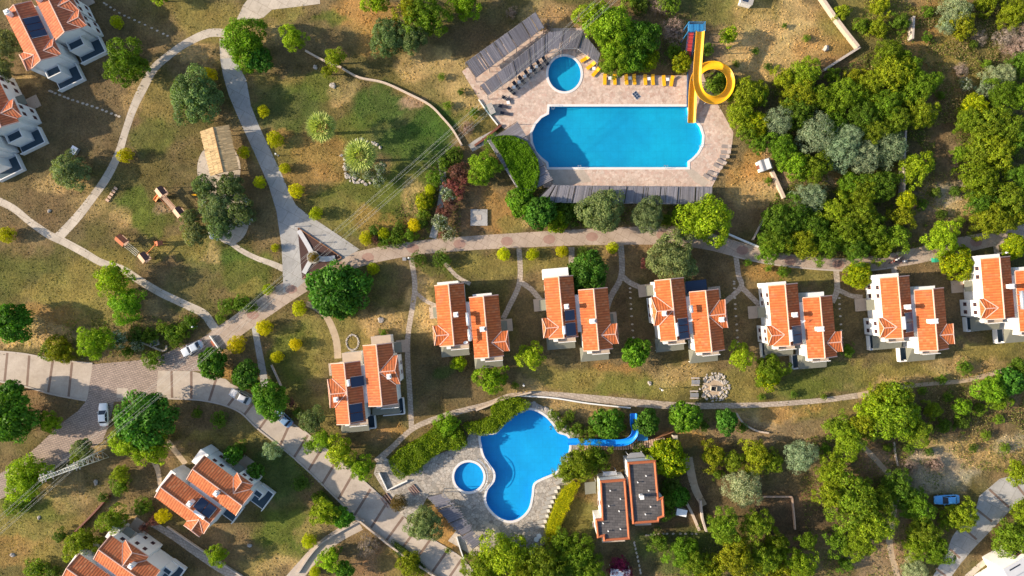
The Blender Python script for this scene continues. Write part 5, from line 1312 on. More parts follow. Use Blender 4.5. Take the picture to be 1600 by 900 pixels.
# ---------------------------------------------------------------- walls
wall_line('pool_fence', [(1074, 100), (1073, 168)], .12, .8, M['darkblue'], 'dark blue low fence left of the straight lower run of the yellow slide', 'fence', n=1)
W_ = [([(478, 80), (496, 90), (512, 98), (534, 106)], .35, .5, 'rockwall', 'low pale stone wall between two golden trees above the lawn'),
      ([(536, 108), (562, 122), (600, 130), (640, 148), (672, 165), (692, 185), (708, 204), (722, 228)], .35, .6, 'rockwall', 'curving pink stone retaining wall along the upper lawn'),
      ([(1278, -4), (1300, 28), (1318, 52), (1337, 76)], .6, 1.2, 'rockwall', 'straight pinkish boundary wall crossing the dry field at the top right'),
      ([(1340, 76), (1310, 95), (1284, 112)], .45, 1.0, 'kerb', 'grey stone wall running down-left from the end of the pinkish boundary wall'),
      ([(1421, 30), (1419, 65)], .4, 1.6, 'kerb', 'short grey wall piece in the thicket near the top'),
      ([(1409, 180), (1406, 240), (1405, 310)], .4, 1.8, 'kerb', 'straight grey wall cutting north to south through the thicket'),
      ([(1204, 268), (1214, 290), (1223, 310)], .6, .9, 'rockwall', 'short pale wall at the right rim of the sandy plot by the shed'),
      ([(1137, 366), (1160, 376), (1184, 386)], .3, .7, 'white', 'white garden wall at the road bend below the round broadleaf tree'),
      ([(1200, 330), (1188, 350), (1175, 375)], .2, .8, 'kerb', 'thin grey rail wall going up from the road bend into the thicket'),
      ([(783, 196), (760, 215), (742, 228)], .4, .5, 'frame', 'dark brown beam wall leading from the pool deck to the footpath'),
      ([(748, 156), (762, 176), (778, 196)], .2, .35, 'white', 'white wall strip beside the green bin at the deck corner'),
      ([(744, 640), (760, 634), (790, 622), (830, 612)], .3, .9, 'rockwall', 'pale retaining wall along the footpath above the creeper hedge'),
      ([(805, 618), (860, 621), (920, 630), (985, 637)], .25, .4, 'white', 'long white kerb wall above the free-form pool and blue slide'),
      ([(1150, 645), (1160, 660), (1180, 672), (1200, 676)], .3, .5, 'rockwall', 'small curved stone wall at the right end of the footpath'),
      ([(593, 738), (606, 765), (637, 750)], .22, .6, 'white', 'white angled corner wall at the entrance of the stone terrace', 1),
      ([(714, 838), (720, 858), (725, 872)], .2, .6, 'white', 'short white wall under the lower end of the ragged pergola'),
      ([(1093, 780), (1096, 808), (1102, 828)], .35, 1.0, 'kerb', 'grey stone wall right of the flat-roofed house'),
      ([(1068, 778), (1080, 800), (1092, 828)], .5, .4, 'rockwall', 'wide stone edging leading down right of the flat-roofed house'),
      ([(1236, 776), (1239, 800), (1241, 826)], .25, .6, 'paleboard', 'pale timber edge of the fenced plot right side'),
      ([(1190, 775), (1236, 775)], .25, .6, 'paleboard', 'pale timber edge of the fenced plot upper side'),
      ([(173, 774), (150, 800), (118, 832)], .3, 1.0, 'frame', 'dark red-brown wall slanting between golden shrubs in the lower left'),
      ([(262, 822), (300, 848), (345, 878), (380, 900)], .25, .5, 'kerb', 'grey stone edge beside the garden path below the solar villa'),
      ([(570, 812), (556, 816), (500, 850), (466, 895)], .3, .6, 'kerb', 'dark edge wall along the branch road near the bottom'),
      ([(555, 806), (620, 858), (690, 905)], .35, .8, 'rockwall', 'stone retaining wall along the lower side of the banded road'),
      ([(425, 570), (432, 585), (440, 603)], .3, .5, 'kerb', 'short grey edging near the small golden bushes left of the lone villa'),
      ([(1396, 690), (1398, 708), (1402, 728)], .3, .3, 'rockwall', 'line of pale rubble between bushes at lower right'),
      ([(224, 535), (256, 548), (262, 540)], .3, .5, 'rockwall', 'short stone edge round the small pond by the road junction')]
for q in W_: wall_line('stone_wall', q[0], q[1], q[2], M[q[3]], q[4], n=q[5] if len(q) > 5 else 5)
wall_line('hedge_fence', [(1000, 692), (1052, 672)], .12, 1.2, M['wood'], 'brown timber fence above the wooden steps of the blue slide', 'fence', n=1)
# stone terrace steps
t = thing('terrace_steps', 'three reddish steps between the white corner wall and the stone terrace', 'stairs', P(648, 765), R(40))
for i in range(4): mb = MB(); mb.box(-.9 + i * .42, -.74 + i * .42, -1.0, 1.0, .03, .12 + .05 * i); mb.build('step', M['redpatch'], t)
t = thing('terrace_steps', 'reddish steps from the banded road up to the stone terrace beside the brown ball bush', 'stairs', P(606, 781), R(38))
for i in range(4): mb = MB(); mb.box(-1.0 + i * .5, -.8 + i * .5, -1.2, 1.2, .03, .10 + .05 * i); mb.build('step', M['redpatch'], t)
# white slab
t = thing('concrete_slab', 'square pale concrete well cover on bare ground left of the creeper hedge', 'slab', P(748.5, 340)); mb = MB(); mb.box(-1.65, 1.65, -1.6, 1.6, 0, .35); mb.build('slab', M['greypath'], t); mb = MB(); mb.box(-.5, .5, -.5, .5, .353, .4); mb.build('hatch', M['kerb'], t)
t = thing('stone_pond', 'small dark pond basin with a pale rim beside the oleander at the junction', 'pond', P(243, 536), R(20)); mb = MB()
for a, b, c, d in ((-.8, .8, -.55, -.4), (-.8, .8, .4, .55), (-.8, -.65, -.4, .4), (.65, .8, -.4, .4)): mb.box(a, b, c, d, 0, .5)
mb.build('rim', M['palepath'], t); mb = MB(); mb.box(-.65, .65, -.4, .4, 0, .3); mb.build('water', M['solar'], t)
t = thing('barrier_stand', 'red and white planter barrier across the pinkish road fork', 'barrier', P(337, 535), R(-55))
mb = MB(); mb.box(-1.6, 1.6, -.12, .12, .03, .7); mb.build('body', M['white'], t); mb = MB(); mb.box(-.7, .5, -.6, -.13, .03, .5); mb.build('planter', M['playred'], t)
# ---- fire ring, benches
t = thing('picnic_table', 'upper grey picnic table with two benches left of the stone fire ring', 'picnic table', P(1085.5, 596))
def picnic(t):
    mb = MB()
    for i in range(4): mb.box(-.8, .8, -.38 + i * .2, -.22 + i * .2, .70, .75)
    mb.build('table_top', M['greymetal'], t)
    for y in (-.65, .72):
        mb = MB(); mb.box(-.8, .8, y - .13, y + .13, .40, .45); mb.build('bench_seat', M['kerb'], t)
    for x in (-.6, .6): mb = MB(); mb.box(x - .05, x + .05, -.65, .72, .30, .38); mb.box(x - .04, x + .04, -.04, .04, 0, .70); mb.build('leg', M['greymetal'], t)
picnic(t); dup(t, P(1083.5, 616.5), 0, None, 'lower grey picnic table with two benches left of the stone fire ring')
t = thing('fire_pit', 'square white-rimmed fire pit in the middle of the stone ring', 'fire pit', P(1114.5, 607), R(-8)); mb = MB()
for a, b, c, d in ((-.6, .6, -.5, -.4), (-.6, .6, .4, .5), (-.6, -.5, -.4, .4), (.5, .6, -.4, .4)): mb.box(a, b, c, d, 0, .5)
mb.build('rim', M['palepath'], t); mb = MB(); mb.box(-.5, .5, -.4, .4, 0, .2); mb.build('ash_bed', M['black'], t)
sheet('paved_circle', [circle(1114, 606, 17, 24, 15)], .006, M['dirt'])
# rocks
rr = random.Random(12); ROCKS = []
for s in range(4):
    bm = bmesh.new(); bmesh.ops.create_icosphere(bm, subdivisions=2, radius=.5)
    for v in bm.verts:
        f = 1 + .28 * math.sin(v.co.x * 7 + s * 3) * math.cos(v.co.y * 6 + s) + .15 * rr.uniform(-1, 1); v.co *= f; v.co.z *= .7; v.co.z = max(v.co.z, -.12)
    me = bpy.data.meshes.new('rock'); bm.to_mesh(me); bm.free(); me.materials.append(M['rock']); ROCKS.append(me)
def rock(x, y, s, label, group, cat='rock'):
    o = bpy.data.objects.new('rock', ROCKS[rr.randrange(4)]); COL.objects.link(o); o.location = P(x, y) + Vector((0, 0, .04)); o.rotation_euler = (0, 0, rr.uniform(0, 6.3)); o.scale = (s * rr.uniform(.8, 1.3), s * rr.uniform(.7, 1.1), s * rr.uniform(.7, 1.1)); tag(o, label, cat, group)
for i in range(72):
    a = rr.uniform(0, 2 * PI); q = rr.uniform(.84, 1.08); rock(567 + 33 * q * math.cos(a), 253 + 33 * q * math.sin(a), rr.uniform(.4, .75), 'rough pale stone in the ring round the larger fan palm', 'stones round the larger fan palm')
for i in range(130):
    a = rr.uniform(0, 2 * PI); q = rr.uniform(.62, 1.2)
    if 2.5 < a < 3.6 and rr.random() < .6: continue
    rock(1116 + 20 * q * math.cos(a), 605 + 19 * q * math.sin(a), rr.uniform(.28, .62), 'rough pinkish stone in the rubble ring round the fire pit', 'stones round the fire pit')
for i in range(26):
    a = 2 * PI * i / 26; rock(551 + 9.5 * math.cos(a), 535 + 12 * math.sin(a), .42, 'small pale stone edging the oval flower bed above the lone villa', 'stones round the oval flower bed')
for i in range(30):
    t_ = i / 29; x, y = smooth_line([(832, 636), (850, 640), (866, 652), (878, 668), (892, 676)], 8)[int(t_ * 32)][:2]; rock(x + rr.uniform(-3, 3), y - 2 + rr.uniform(-4, 2), rr.uniform(.4, .9), 'pinkish stone on the bank round the top of the free-form pool', 'stones on the bank of the free-form pool')
for x, y, s, lb in [(520, 134, 1.3, 'white boulder on the grass below the golden tree'), (493, 105, 1.0, 'pale stones under the yellow-green tree left of the wall'), (1290, 76, 1.6, 'large pale boulder in the dry field by the boundary wall'), (20, 867, 1.0, 'pale boulder in the grass at the lower left edge'), (61, 809, .7, 'pale stone by the pylon lawn, bottom left'), (150, 754, 1.0, 'grey stone on dry grass right of the pylon'),
                    (595, 500, 1.2, 'pale rocks beside the path above the lone villa'), (1015, 599, .9, 'pale flat stone in the lawn left of the garden lamp'), (77, 330, .7, 'small white stone on brown grass near the left edge'), (390, 852, .9, 'white stone on the lawn right of the solar villa')]:
    rock(x, y, s, lb, None)
# stepping stones
mb0 = None
def steps(pts, n, s, label, group):
    global mb0
    L = smooth_line(pts, 20)
    for i in range(n):
        x, y = L[int(i / (n - 1) * (len(L) - 1))][:2]
        if mb0 is None: mb = MB(); mb.prism([(.3 * math.cos(k * PI / 4 + .2), .2 * math.sin(k * PI / 4 + .2)) for k in range(8)], 0, .05); mb0 = mb.build('stepping_stone', M['palepath']); o = mb0
        else: o = mb0.copy(); COL.objects.link(o)
        o.location = P(x, y); o.rotation_euler = (0, 0, rr.uniform(-.4, .4) + (PI / 2 if s < 0 else 0)); o.scale = (abs(s),) * 3; tag(o, label, 'stepping stone', group)
steps([(1010, 836), (1040, 834), (1088, 834)], 12, 1.0, 'white stepping stone in the row running right from the flat-roofed house', 'stepping stones right of the flat-roofed house')
steps([(991, 848), (996, 870), (1001, 895)], 9, -1.0, 'white stepping stone in the row running down from the flat-roofed house', 'stepping stones below the flat-roofed house')
steps([(78, 142), (110, 155), (150, 168), (186, 182)], 17, 1.1, 'pale stepping stone between the two upper left villas', 'stepping stones between the upper left villas')
steps([(163, 5), (190, 22), (225, 38), (262, 56)], 14, .9, 'pale stepping stone in the row right of the upper left villa', 'stepping stones right of the upper left villa')
for x in (984, 1147, 1310): steps([(x, 440), (x + 2, 480), (x + 6, 535)], 12, .9, f'stepping stone on the shaded grass right of the {({984: "second", 1147: "third", 1310: "fourth"})[x]} row villa', f'stepping stones by the {({984: "second", 1147: "third", 1310: "fourth"})[x]} row villa')

# ---------------------------------------------------------------- cars
def car(label, x, y, ang, col, L=4.4, W=1.78, suv=False, van=False):
    t = thing('parked_car', label, 'car', P(x, y) + Vector((0, 0, .02)), R(ang)); H0 = .28; hz = .92 if not suv else 1.05; top = 1.45 if not suv else 1.65
    mb = MB(); st = [(-L / 2, .72, .45, .62), (-L / 2 + .12, .86, .33, .74), (-L * .33, .97, H0, hz - .04), (-L * .12, 1, H0, hz), (L * .2, 1, H0, hz), (L * .38, .97, H0, hz - .02), (L / 2 - .1, .88, .33, hz - .1), (L / 2, .76, .45, .7)]
    vs = []
    for xx, w, a, b in st:
        w = w * W / 2; vs += [(xx, -w * .94, a), (xx, -w, (a + b) / 2), (xx, -w * .93, b - .05), (xx, -w * .80, b), (xx, w * .80, b), (xx, w * .93, b - .05), (xx, w, (a + b) / 2), (xx, w * .94, a)]
    n = 8; fs = [(i * n + k, (i + 1) * n + k, (i + 1) * n + (k + 1) % n, i * n + (k + 1) % n) for i in range(len(st) - 1) for k in range(n)]; fs += [tuple(range(n)), tuple(range(len(vs) - n, len(vs)))[::-1]]
    mb.mesh_(vs, fs); b = mb.build('body', M['carpaint'], t, True); b.color = (*col, 1)
    bm = bmesh.new(); bm.from_mesh(b.data); bmesh.ops.recalc_face_normals(bm, faces=bm.faces); bm.to_mesh(b.data); bm.free()
    # cabin: glass with painted roof; -x is the front
    xf, xr = -L * .20, L * .36; rf, rr_ = -L * .02, L * .25
    w0, w1 = W * .44, W * .36
    mb = MB(); vs = [(xf, -w0, hz - .03), (xr, -w0, hz - .03), (xr, w0, hz - .03), (xf, w0, hz - .03), (rf, -w1, top - .04), (rr_, -w1, top - .04), (rr_, w1, top - .04), (rf, w1, top - .04)]
    mb.mesh_(vs, [(0, 1, 5, 4), (1, 2, 6, 5), (2, 3, 7, 6), (3, 0, 4, 7), (4, 5, 6, 7)]); mb.build('windows', M['glass'], t)
    mb = MB(); e = .06; vs = [(rf - e, -w1 - .03, top - .035), (rr_ + e, -w1 - .03, top - .035), (rr_ + e, w1 + .03, top - .035), (rf - e, w1 + .03, top - .035), (rf + .1, -w1 + .12, top + .02), (rr_ - .1, -w1 + .12, top + .02), (rr_ - .1, w1 - .12, top + .02), (rf + .1, w1 - .12, top + .02)]
    mb.mesh_(vs, [(0, 1, 5, 4), (1, 2, 6, 5), (2, 3, 7, 6), (3, 0, 4, 7), (4, 5, 6, 7)])
    for sy in (-1, 1):
        mb.tube([(xf + .05, sy * (w0 - .02), hz), (rf, sy * (w1 + .01), top - .03)], .045, 4); mb.tube([(xr - .05, sy * (w0 - .02), hz), (rr_, sy * (w1 + .01), top - .03)], .07, 4); mb.tube([((xf + xr) / 2, sy * (w0 - .0), hz), ((rf + rr_) / 2, sy * (w1 + .01), top - .03)], .04, 4)
    o = mb.build('roof', M['carpaint'], t); o.color = (*col, 1)
    for sx in (-L * .31, L * .30):
        for sy in (-1, 1):
            mb = MB(); mb.tube([(sx, sy * (W / 2 - .20), .31), (sx, sy * (W / 2 - .01), .31)], .31, 14); wh = mb.build('wheel', M['black'], t); mb = MB(); mb.tube([(sx, sy * (W / 2 - .04), .31), (sx, sy * (W / 2), .31)], .18, 10); mb.build('rim', M['steel'], wh)
    for sy in (-1, 1):
        mb = MB(); mb.cbox((-L / 2 + .10, sy * W * .32, .64), (.14, .34, .13), sy * .25); mb.build('headlight', M['steel'], t)
        mb = MB(); mb.cbox((L / 2 - .05, sy * W * .33, .72), (.09, .3, .12)); mb.build('tail_light', M['redmetal'], t)
        mb = MB(); mb.cbox((xf + .3, sy * (W / 2 + .07), hz + .05), (.12, .18, .12)); o = mb.build('mirror', M['carpaint'], t); o.color = (*col, 1)
    return t
car('silver-blue car parked at the road fork, its front towards the junction', 303, 544, 207 + 180 - 0, (.45, .50, .56), 4.5)
car('white car parked on the paved branch road next to the large tree', 165, 647, 93 + 180, (.80, .80, .80), 4.5)
car('silver-grey car parked half under the middle street tree', 378, 619, -28, (.50, .50, .52), 4.5)
car('slate-blue car parked under the lower street tree above the banded road', 445, 653, -42, (.16, .26, .40), 4.0)
car('bright light-blue car parked on dirt near the road at the lower right', 1476, 779, 3, (.12, .42, .85), 4.9)
def scooter(label, x, y, ang, col):
    t = thing('motor_scooter', label, 'scooter', P(x, y) + Vector((0, 0, .02)), R(ang))
    mb = MB(); mb.tube([(-.6, 0, .55), (-.45, 0, .8), (-.1, 0, .45), (.35, 0, .5), (.75, 0, .75)], .17, 8); o = mb.build('body', M['carpaint'], t); o.color = (*col, 1)
    mb = MB(); mb.box(.1, .75, -.15, .15, .78, .88); mb.build('seat', M['black'], t)
    mb = MB(); mb.tube([(-.5, -.35, 1.0), (-.45, 0, 1.05), (-.5, .35, 1.0)], .03, 5); mb.build('handlebar', M['greymetal'], t)
    for sx in (-.65, .65): mb = MB(); mb.tube([(sx, -.06, .27), (sx, .06, .27)], .27, 12); mb.build('wheel', M['black'], t)
scooter('red and white motor scooter, left one at the road edge above the fifth row villa', 1394, 409, 20, (.6, .2, .15)); scooter('white motor scooter, middle one at the road edge above the fifth row villa', 1401, 405, 25, (.7, .7, .7)); scooter('pale motor scooter, right one at the road edge above the fifth row villa', 1413, 408, 5, (.6, .62, .66))

# ---------------------------------------------------------------- pylon and cables
def pylon():
    Z = 13.0; b = P(93, 738, Z); root = thing('power_pylon', 'pale lattice power pylon with a wide crossarm beside the yellow-green tree', 'pylon', (b.x, b.y, 0), R(20)); hw = .85
    mb = MB()
    legs = [((sx * hw, sy * hw, 0), (sx * .28, sy * .28, Z)) for sx, sy in ((-1, -1), (1, -1), (1, 1), (-1, 1))]
    for a, c in legs: mb.tube([a, c], .06, 4)
    N = 9
    for k in range(N):
        for i in range(4):
            a, c = legs[i]; a2, c2 = legs[(i + 1) % 4]; t0, t1 = k / N, (k + 1) / N
            mb.tube([tuple(Vector(a).lerp(Vector(c), t0)), tuple(Vector(a2).lerp(Vector(c2), t1))], .035, 4)
            mb.tube([tuple(Vector(a).lerp(Vector(c), t1)), tuple(Vector(a2).lerp(Vector(c2), t1))], .03, 4)
    mb.build('mast', M['galv'], root)
    mb = MB(); n = 14; Lh = 3.6
    for y, z in ((-.3, Z - .2), (.3, Z - .2), (-.3, Z + .35), (.3, Z + .35)): mb.tube([(-Lh, y, z), (Lh, y, z)], .045, 4)
    for i in range(n):
        x0, x1 = -Lh + 2 * Lh * i / n, -Lh + 2 * Lh * (i + 1) / n
        mb.tube([(x0, -.3, Z + .35), (x0, .3, Z + .35)], .045, 4); mb.tube([(x0, -.3, Z + .35), (x1, .3, Z + .35)], .03, 4); mb.tube([(x0, -.3, Z - .2), (x1, -.3, Z + .35)], .03, 4); mb.tube([(x0, .3, Z + .35), (x1, .3, Z - .2)], .03, 4)
    for x in (-2.6, -1.2): mb.tube([(x, -.3, Z + .35), (x + .2, .9, Z + 1.3), (x + .7, .3, Z + .35)], .05, 4)
    mb.build('crossarm', M['galv'], root)
    for x in (-3.5, -2.9, -1.5, 1.6, 2.9, 3.5):
        for y in (-.5, .5):
            mb = MB()
            for k in range(5): mb.tube([(x, y * (.4 + k * .25), Z - .1 - k * .02), (x, y * (.4 + k * .25) + .08, Z - .1)], .1, 6)
            mb.build('insulator', M['palefab'], root)
    c, s = math.cos(R(20)), math.sin(R(20)); groups = []
    for i, x in enumerate((-3.5, -2.9, -1.5, 1.6, 2.9, 3.5)):
        p = Vector((b.x + x * c, b.y + x * s, Z - .1)); words_ = ['first', 'second', 'third', 'fourth', 'fifth', 'sixth']
        d = Vector((.755, .655, 0)).normalized() if True else 0
        mb = MB(); pts = []
        for k in range(-14, 31):
            q = k / 30 * 145; tt = abs(k) / 30; sag = -3.2 * math.sin(min(1, tt) * PI) if k > 0 else -1.6 * math.sin(min(1, abs(k) / 14) * PI / 2)
            pts.append(tuple(p + d * q + Vector((-d.y, d.x, 0)) * 0 + Vector((0, 0, sag))))
        mb.tube(pts, .011, 4); tag(mb.build('power_line', M['cable']), f'{words_[i]} bare power cable from the left running from the pylon diagonally up over the lawn', 'power line', 'power cables on the pylon')
pylon()
# small items
def post_sign(x, y, label): pass
t = thing('storage_tank', 'pale grey cylinder tank beside the flat-roofed house upper left wall', 'tank', P(956, 745), R(5)); mb = MB(); mb.tube([(-1.1, 0, .7), (1.1, 0, .7)], .55, 14); mb.build('body', M['steel'], t, True)
for x in (-.8, .8): mb = MB(); mb.box(x - .1, x + .1, -.45, .45, 0, .3); mb.build('cradle', M['greymetal'], t)
t = thing('white_canopy', 'white square canopy behind magenta flowers below the flat-roofed house', 'canopy', P(966, 893), R(-3))
mb = MB(); mb.box(-1.9, 1.9, -1.4, 1.4, 2.3, 2.38); mb.build('roof', M['white_paint'], t)
for x in (-1.8, 1.8):
    for y in (-1.3, 1.3):
        mb = MB(); mb.box(x - .04, x + .04, y - .04, y + .04, 0, 2.3); mb.build('post', M['white_paint'], t)
wc2 = []
for i, (x, y) in enumerate([(838, 841), (833, 851), (829, 861), (842, 836)]):
    dup(wt, P(x, y), 0, .9, f'round white table in the shade below the pale loungers, {["second","third","lowest","highest"][i]} of four', None, 'round white tables below the pale loungers')
# ---------------------------------------------------------------- foliage meshes
def leaf_mesh(name, P0, N0, T0, L, Wd, tint, parts=None, mat='leaf'):
    """P0 leaf centres, N0 leaf normals, T0 long axis, sizes per leaf, tint rgb per leaf"""
    n = len(P0); N0 = N0 / np.linalg.norm(N0, axis=1, keepdims=True)
    T0 = T0 - N0 * (T0 * N0).sum(1, keepdims=True); T0 = T0 / (np.linalg.norm(T0, axis=1, keepdims=True) + 1e-9)
    B0 = np.cross(N0, T0); L = L[:, None]; Wd = Wd[:, None]
    V = np.stack([P0 - T0 * L * .5, P0 + B0 * Wd * .5 - T0 * L * .05 , P0 + T0 * L * .5, P0 - B0 * Wd * .5 - T0 * L * .05], 1).reshape(-1, 3)
    F = np.arange(n * 4, dtype=np.int32)
    me = bpy.data.meshes.new(name)
    me.vertices.add(n * 4); me.vertices.foreach_set('co', V.ravel())
    me.loops.add(n * 4); me.loops.foreach_set('vertex_index', F)
    me.polygons.add(n); me.polygons.foreach_set('loop_start', np.arange(0, n * 4, 4, dtype=np.int32)); me.polygons.foreach_set('loop_total', np.full(n, 4, np.int32))
    me.update(calc_edges=True)
    ca = me.color_attributes.new('tint', 'FLOAT_COLOR', 'POINT'); C = np.ones((n * 4, 4)); C[:, :3] = np.repeat(tint, 4, axis=0); ca.data.foreach_set('color', C.ravel())
    me.materials.append(M[mat]); return me
def unit(v): return v / (np.linalg.norm(v, axis=1, keepdims=True) + 1e-9)
def crown_mesh(name, r, hz, seed, nc, rc, nl, leaf, asp=.5, lobes=.16, spread=.35, radial=0.0, fill=1.0, tv=.40, yellow=0.0, gold=(1.9, 1.5, .6), gap=0.0, low=-.25):
    """crown centred on z=0: clumps of leaves on an uneven dome; r plan radius, hz half height"""
    g = np.random.RandomState(seed); P_, N_, T_, L_, W_2, C_ = [], [], [], [], [], []
    ph = g.rand(4) * 6.28
    for i in range(nc):
        u = 1 - (i + .5) / nc * (1 - low); th = i * 2.39996 + g.rand() * .5
        s = math.sqrt(max(0, 1 - u * u)); lob = 1 + lobes * (math.sin(2 * th + ph[0]) * .6 + math.sin(3 * th + ph[1]) * .6 + math.sin(5 * th + ph[2]) * .5)
        if g.rand() < gap: continue
        q = (.70 + .22 * g.rand()) * lob if s > .35 else .72 + .2 * g.rand()
        c = np.array([s * math.cos(th) * r * q, s * math.sin(th) * r * q, u * hz * (.72 + .26 * g.rand())])
        rcl = rc * r * (.7 + .6 * g.rand()); n = int(nl * (.7 + .6 * g.rand()))
        d = unit(g.randn(n, 3) + np.array([0, 0, .35])); cdir = c / (np.linalg.norm(c) + 1e-6); d = unit(d + cdir * .55)
        rad = rcl * (1 - spread * g.rand(n)[:, None] ** 1.3)
        p = c + d * rad * np.array([1, 1, .8])
        nn = unit(d + g.randn(n, 3) * .55)
        if radial > 0:
            out_ = unit(p * np.array([1, 1, .25])); t = unit(out_ * radial + g.randn(n, 3) * .5 + np.array([0, 0, -.25]))
        else: t = unit(g.randn(n, 3))
        L = leaf * (.65 + .7 * g.rand(n)); ct = 1 + tv * (g.rand() - .5) * 1.4
        col = np.ones((n, 3)) * ct * (1 + tv * (g.rand(n, 1) - .5) * 1.6)
        col[:, 0] *= 1 + .35 * (g.rand(n) - .4) * tv * 2
        if yellow > 0:
            m = g.rand(n) < yellow; col[m] *= np.array(gold)
        P_.append(p); N_.append(nn); T_.append(t); L_.append(L); W_2.append(L * asp * (.8 + .4 * g.rand(n))); C_.append(col)
    # inner mass that stops the ground showing through
    n = int(nc * nl * .16 * fill); d = unit(g.randn(n, 3)); p = d * (g.rand(n, 1) ** .4) * np.array([r * .66, r * .66, hz * .66]); p[:, 2] = np.maximum(p[:, 2], low * hz)
    P_.append(p); N_.append(unit(d + g.randn(n, 3) * .5)); T_.append(unit(g.randn(n, 3))); L = leaf * 1.7 * (.7 + .6 * g.rand(n)); L_.append(L); W_2.append(L * .7); C_.append(np.ones((n, 3)) * .85)  # core leaves tinted slightly darker: the crown's inner shade put into their colour
    return leaf_mesh(name, np.vstack(P_), np.vstack(N_), np.vstack(T_), np.concatenate(L_), np.concatenate(W_2), np.vstack(C_))

KIND = {}
def kind(code, word, cat, desc, hz, hk, variants, cols): KIND[code] = dict(word=word, cat=cat, desc=desc, hz=hz, hk=hk, v=variants, cols=cols, meshes={})
# sizes: each variant built for a plan radius; chosen by nearest radius
kind('B', 'broadleaf_tree', 'tree', 'bright green broadleaf tree', .85, 1.55, [(4.2, 95, .22, 76, .36), (2.4, 50, .26, 66, .29), (1.3, 20, .38, 60, .26)], [(.19, .30, .010), (.15, .27, .012), (.23, .33, .012)])
kind('D', 'mulberry_tree', 'tree', 'deep green leafy tree', .75, 1.5, [(4.2, 46, .33, 110, .55), (2.4, 30, .36, 90, .46), (1.3, 18, .38, 60, .32)], [(.075, .19, .014), (.09, .21, .012), (.062, .16, .016)])
kind('O', 'olive_tree', 'tree', 'grey-green olive tree', .75, 1.5, [(4.0, 60, .24, 150, .33), (2.2, 36, .28, 110, .27)], [(.145, .19, .075), (.125, .18, .06), (.16, .195, .07)])
kind('M', 'maquis_tree', 'tree', 'yellow-green bushy tree', .85, 1.35, [(3.6, 95, .20, 72, .30), (2.2, 56, .24, 62, .25), (1.2, 26, .32, 60, .20)], [(.165, .225, .010), (.195, .235, .010), (.135, .205, .012)])
kind('K', 'evergreen_oak', 'tree', 'dark olive-green bushy tree', .8, 1.35, [(3.4, 95, .20, 72, .28), (2.2, 56, .24, 62, .24)], [(.10, .18, .010), (.125, .195, .010), (.082, .155, .012)])
kind('G', 'silver_tree', 'tree', 'silver-green shrub-like tree', .8, 1.3, [(3.2, 56, .26, 100, .26), (1.8, 32, .30, 80, .22)], [(.22, .28, .15), (.19, .26, .15)])
kind('C', 'citrus_tree', 'tree', 'round tree with golden leaf tips', .85, 1.3, [(3.0, 60, .26, 80, .36), (1.8, 34, .32, 70, .30)], [(.17, .25, .006), (.20, .26, .006)])
kind('Y', 'clipped_bush', 'bush', 'clipped yellow-green ball bush', .95, 1.9, [(1.3, 46, .22, 60, .15)], [(.40, .42, .004), (.34, .40, .006), (.44, .41, .004)])
kind('S', 'shrub', 'shrub', 'loose green shrub', .8, 1.2, [(1.6, 24, .34, 60, .24)], [(.10, .18, .014), (.12, .20, .015), (.08, .14, .016)])
kind('R', 'red_shrub', 'shrub', 'dusky red-leaved shrub', .8, 1.2, [(1.6, 26, .32, 70, .22)], [(.20, .075, .065), (.17, .08, .06)])
kind('W', 'oleander', 'shrub', 'white-flowered oleander', .8, 1.2, [(1.6, 26, .32, 80, .20)], [(.11, .155, .06)])
kind('N', 'bare_bush', 'bush', 'leafless grey-brown bush', .8, 1.0, [(2.2, 34, .34, 110, .34)], [(.30, .23, .20)])
kind('F', 'bougainvillea', 'shrub', 'magenta flowering bougainvillea', .8, 1.3, [(1.6, 26, .32, 70, .22)], [(.14, .015, .055)])
def build_kinds():
    sd = 100
    for k, K in KIND.items():
        for (r, nc, rc, nl, lf) in K['v']:
            L = []
            for q in range(2):
                sd += 1
                a = dict(radial=1.4, asp=.55, lobes=.12) if k == 'D' else dict(asp=.45, spread=.35) if k == 'O' else dict(asp=.45, lobes=.07, tv=.2, spread=.2, low=-.5) if k == 'Y' else dict(yellow=.22) if k == 'C' \
                    else dict(yellow=.2, gold=(5, 4, 9)) if k == 'W' else dict(asp=.08, spread=.9, fill=.35, gap=.1) if k == 'N' else dict(lobes=.32, gap=.14, spread=.5) if k in 'MK' else dict(asp=.38, spread=.45, gap=.05) if k == 'G' else dict(lobes=.26, gap=.10, spread=.45)
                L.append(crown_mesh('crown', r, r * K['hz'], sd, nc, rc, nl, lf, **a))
            K['meshes'][r] = L
build_kinds()
# trunks: one tapered, forked mesh of unit height reused by every tree
def trunk_mesh(seed, limbs=4):
    g = random.Random(seed); mb = MB(); mb.tube([(0, 0, 0), (.02, .01, .25), (.0, .03, .55)], .075, 8, r2=.05)
    for i in range(limbs):
        a = 2 * PI * i / limbs + g.uniform(-.4, .4); L = g.uniform(.25, .42)
        mb.tube([(0, .03, .5), (math.cos(a) * L * .5, math.sin(a) * L * .5, .72), (math.cos(a) * L, math.sin(a) * L, 1.0)], .035, 6, r2=.012)
    o = mb.build('trunk', M['bark']); me = o.data; bpy.data.objects.remove(o); return me
TRUNKS = [trunk_mesh(i) for i in range(3)]

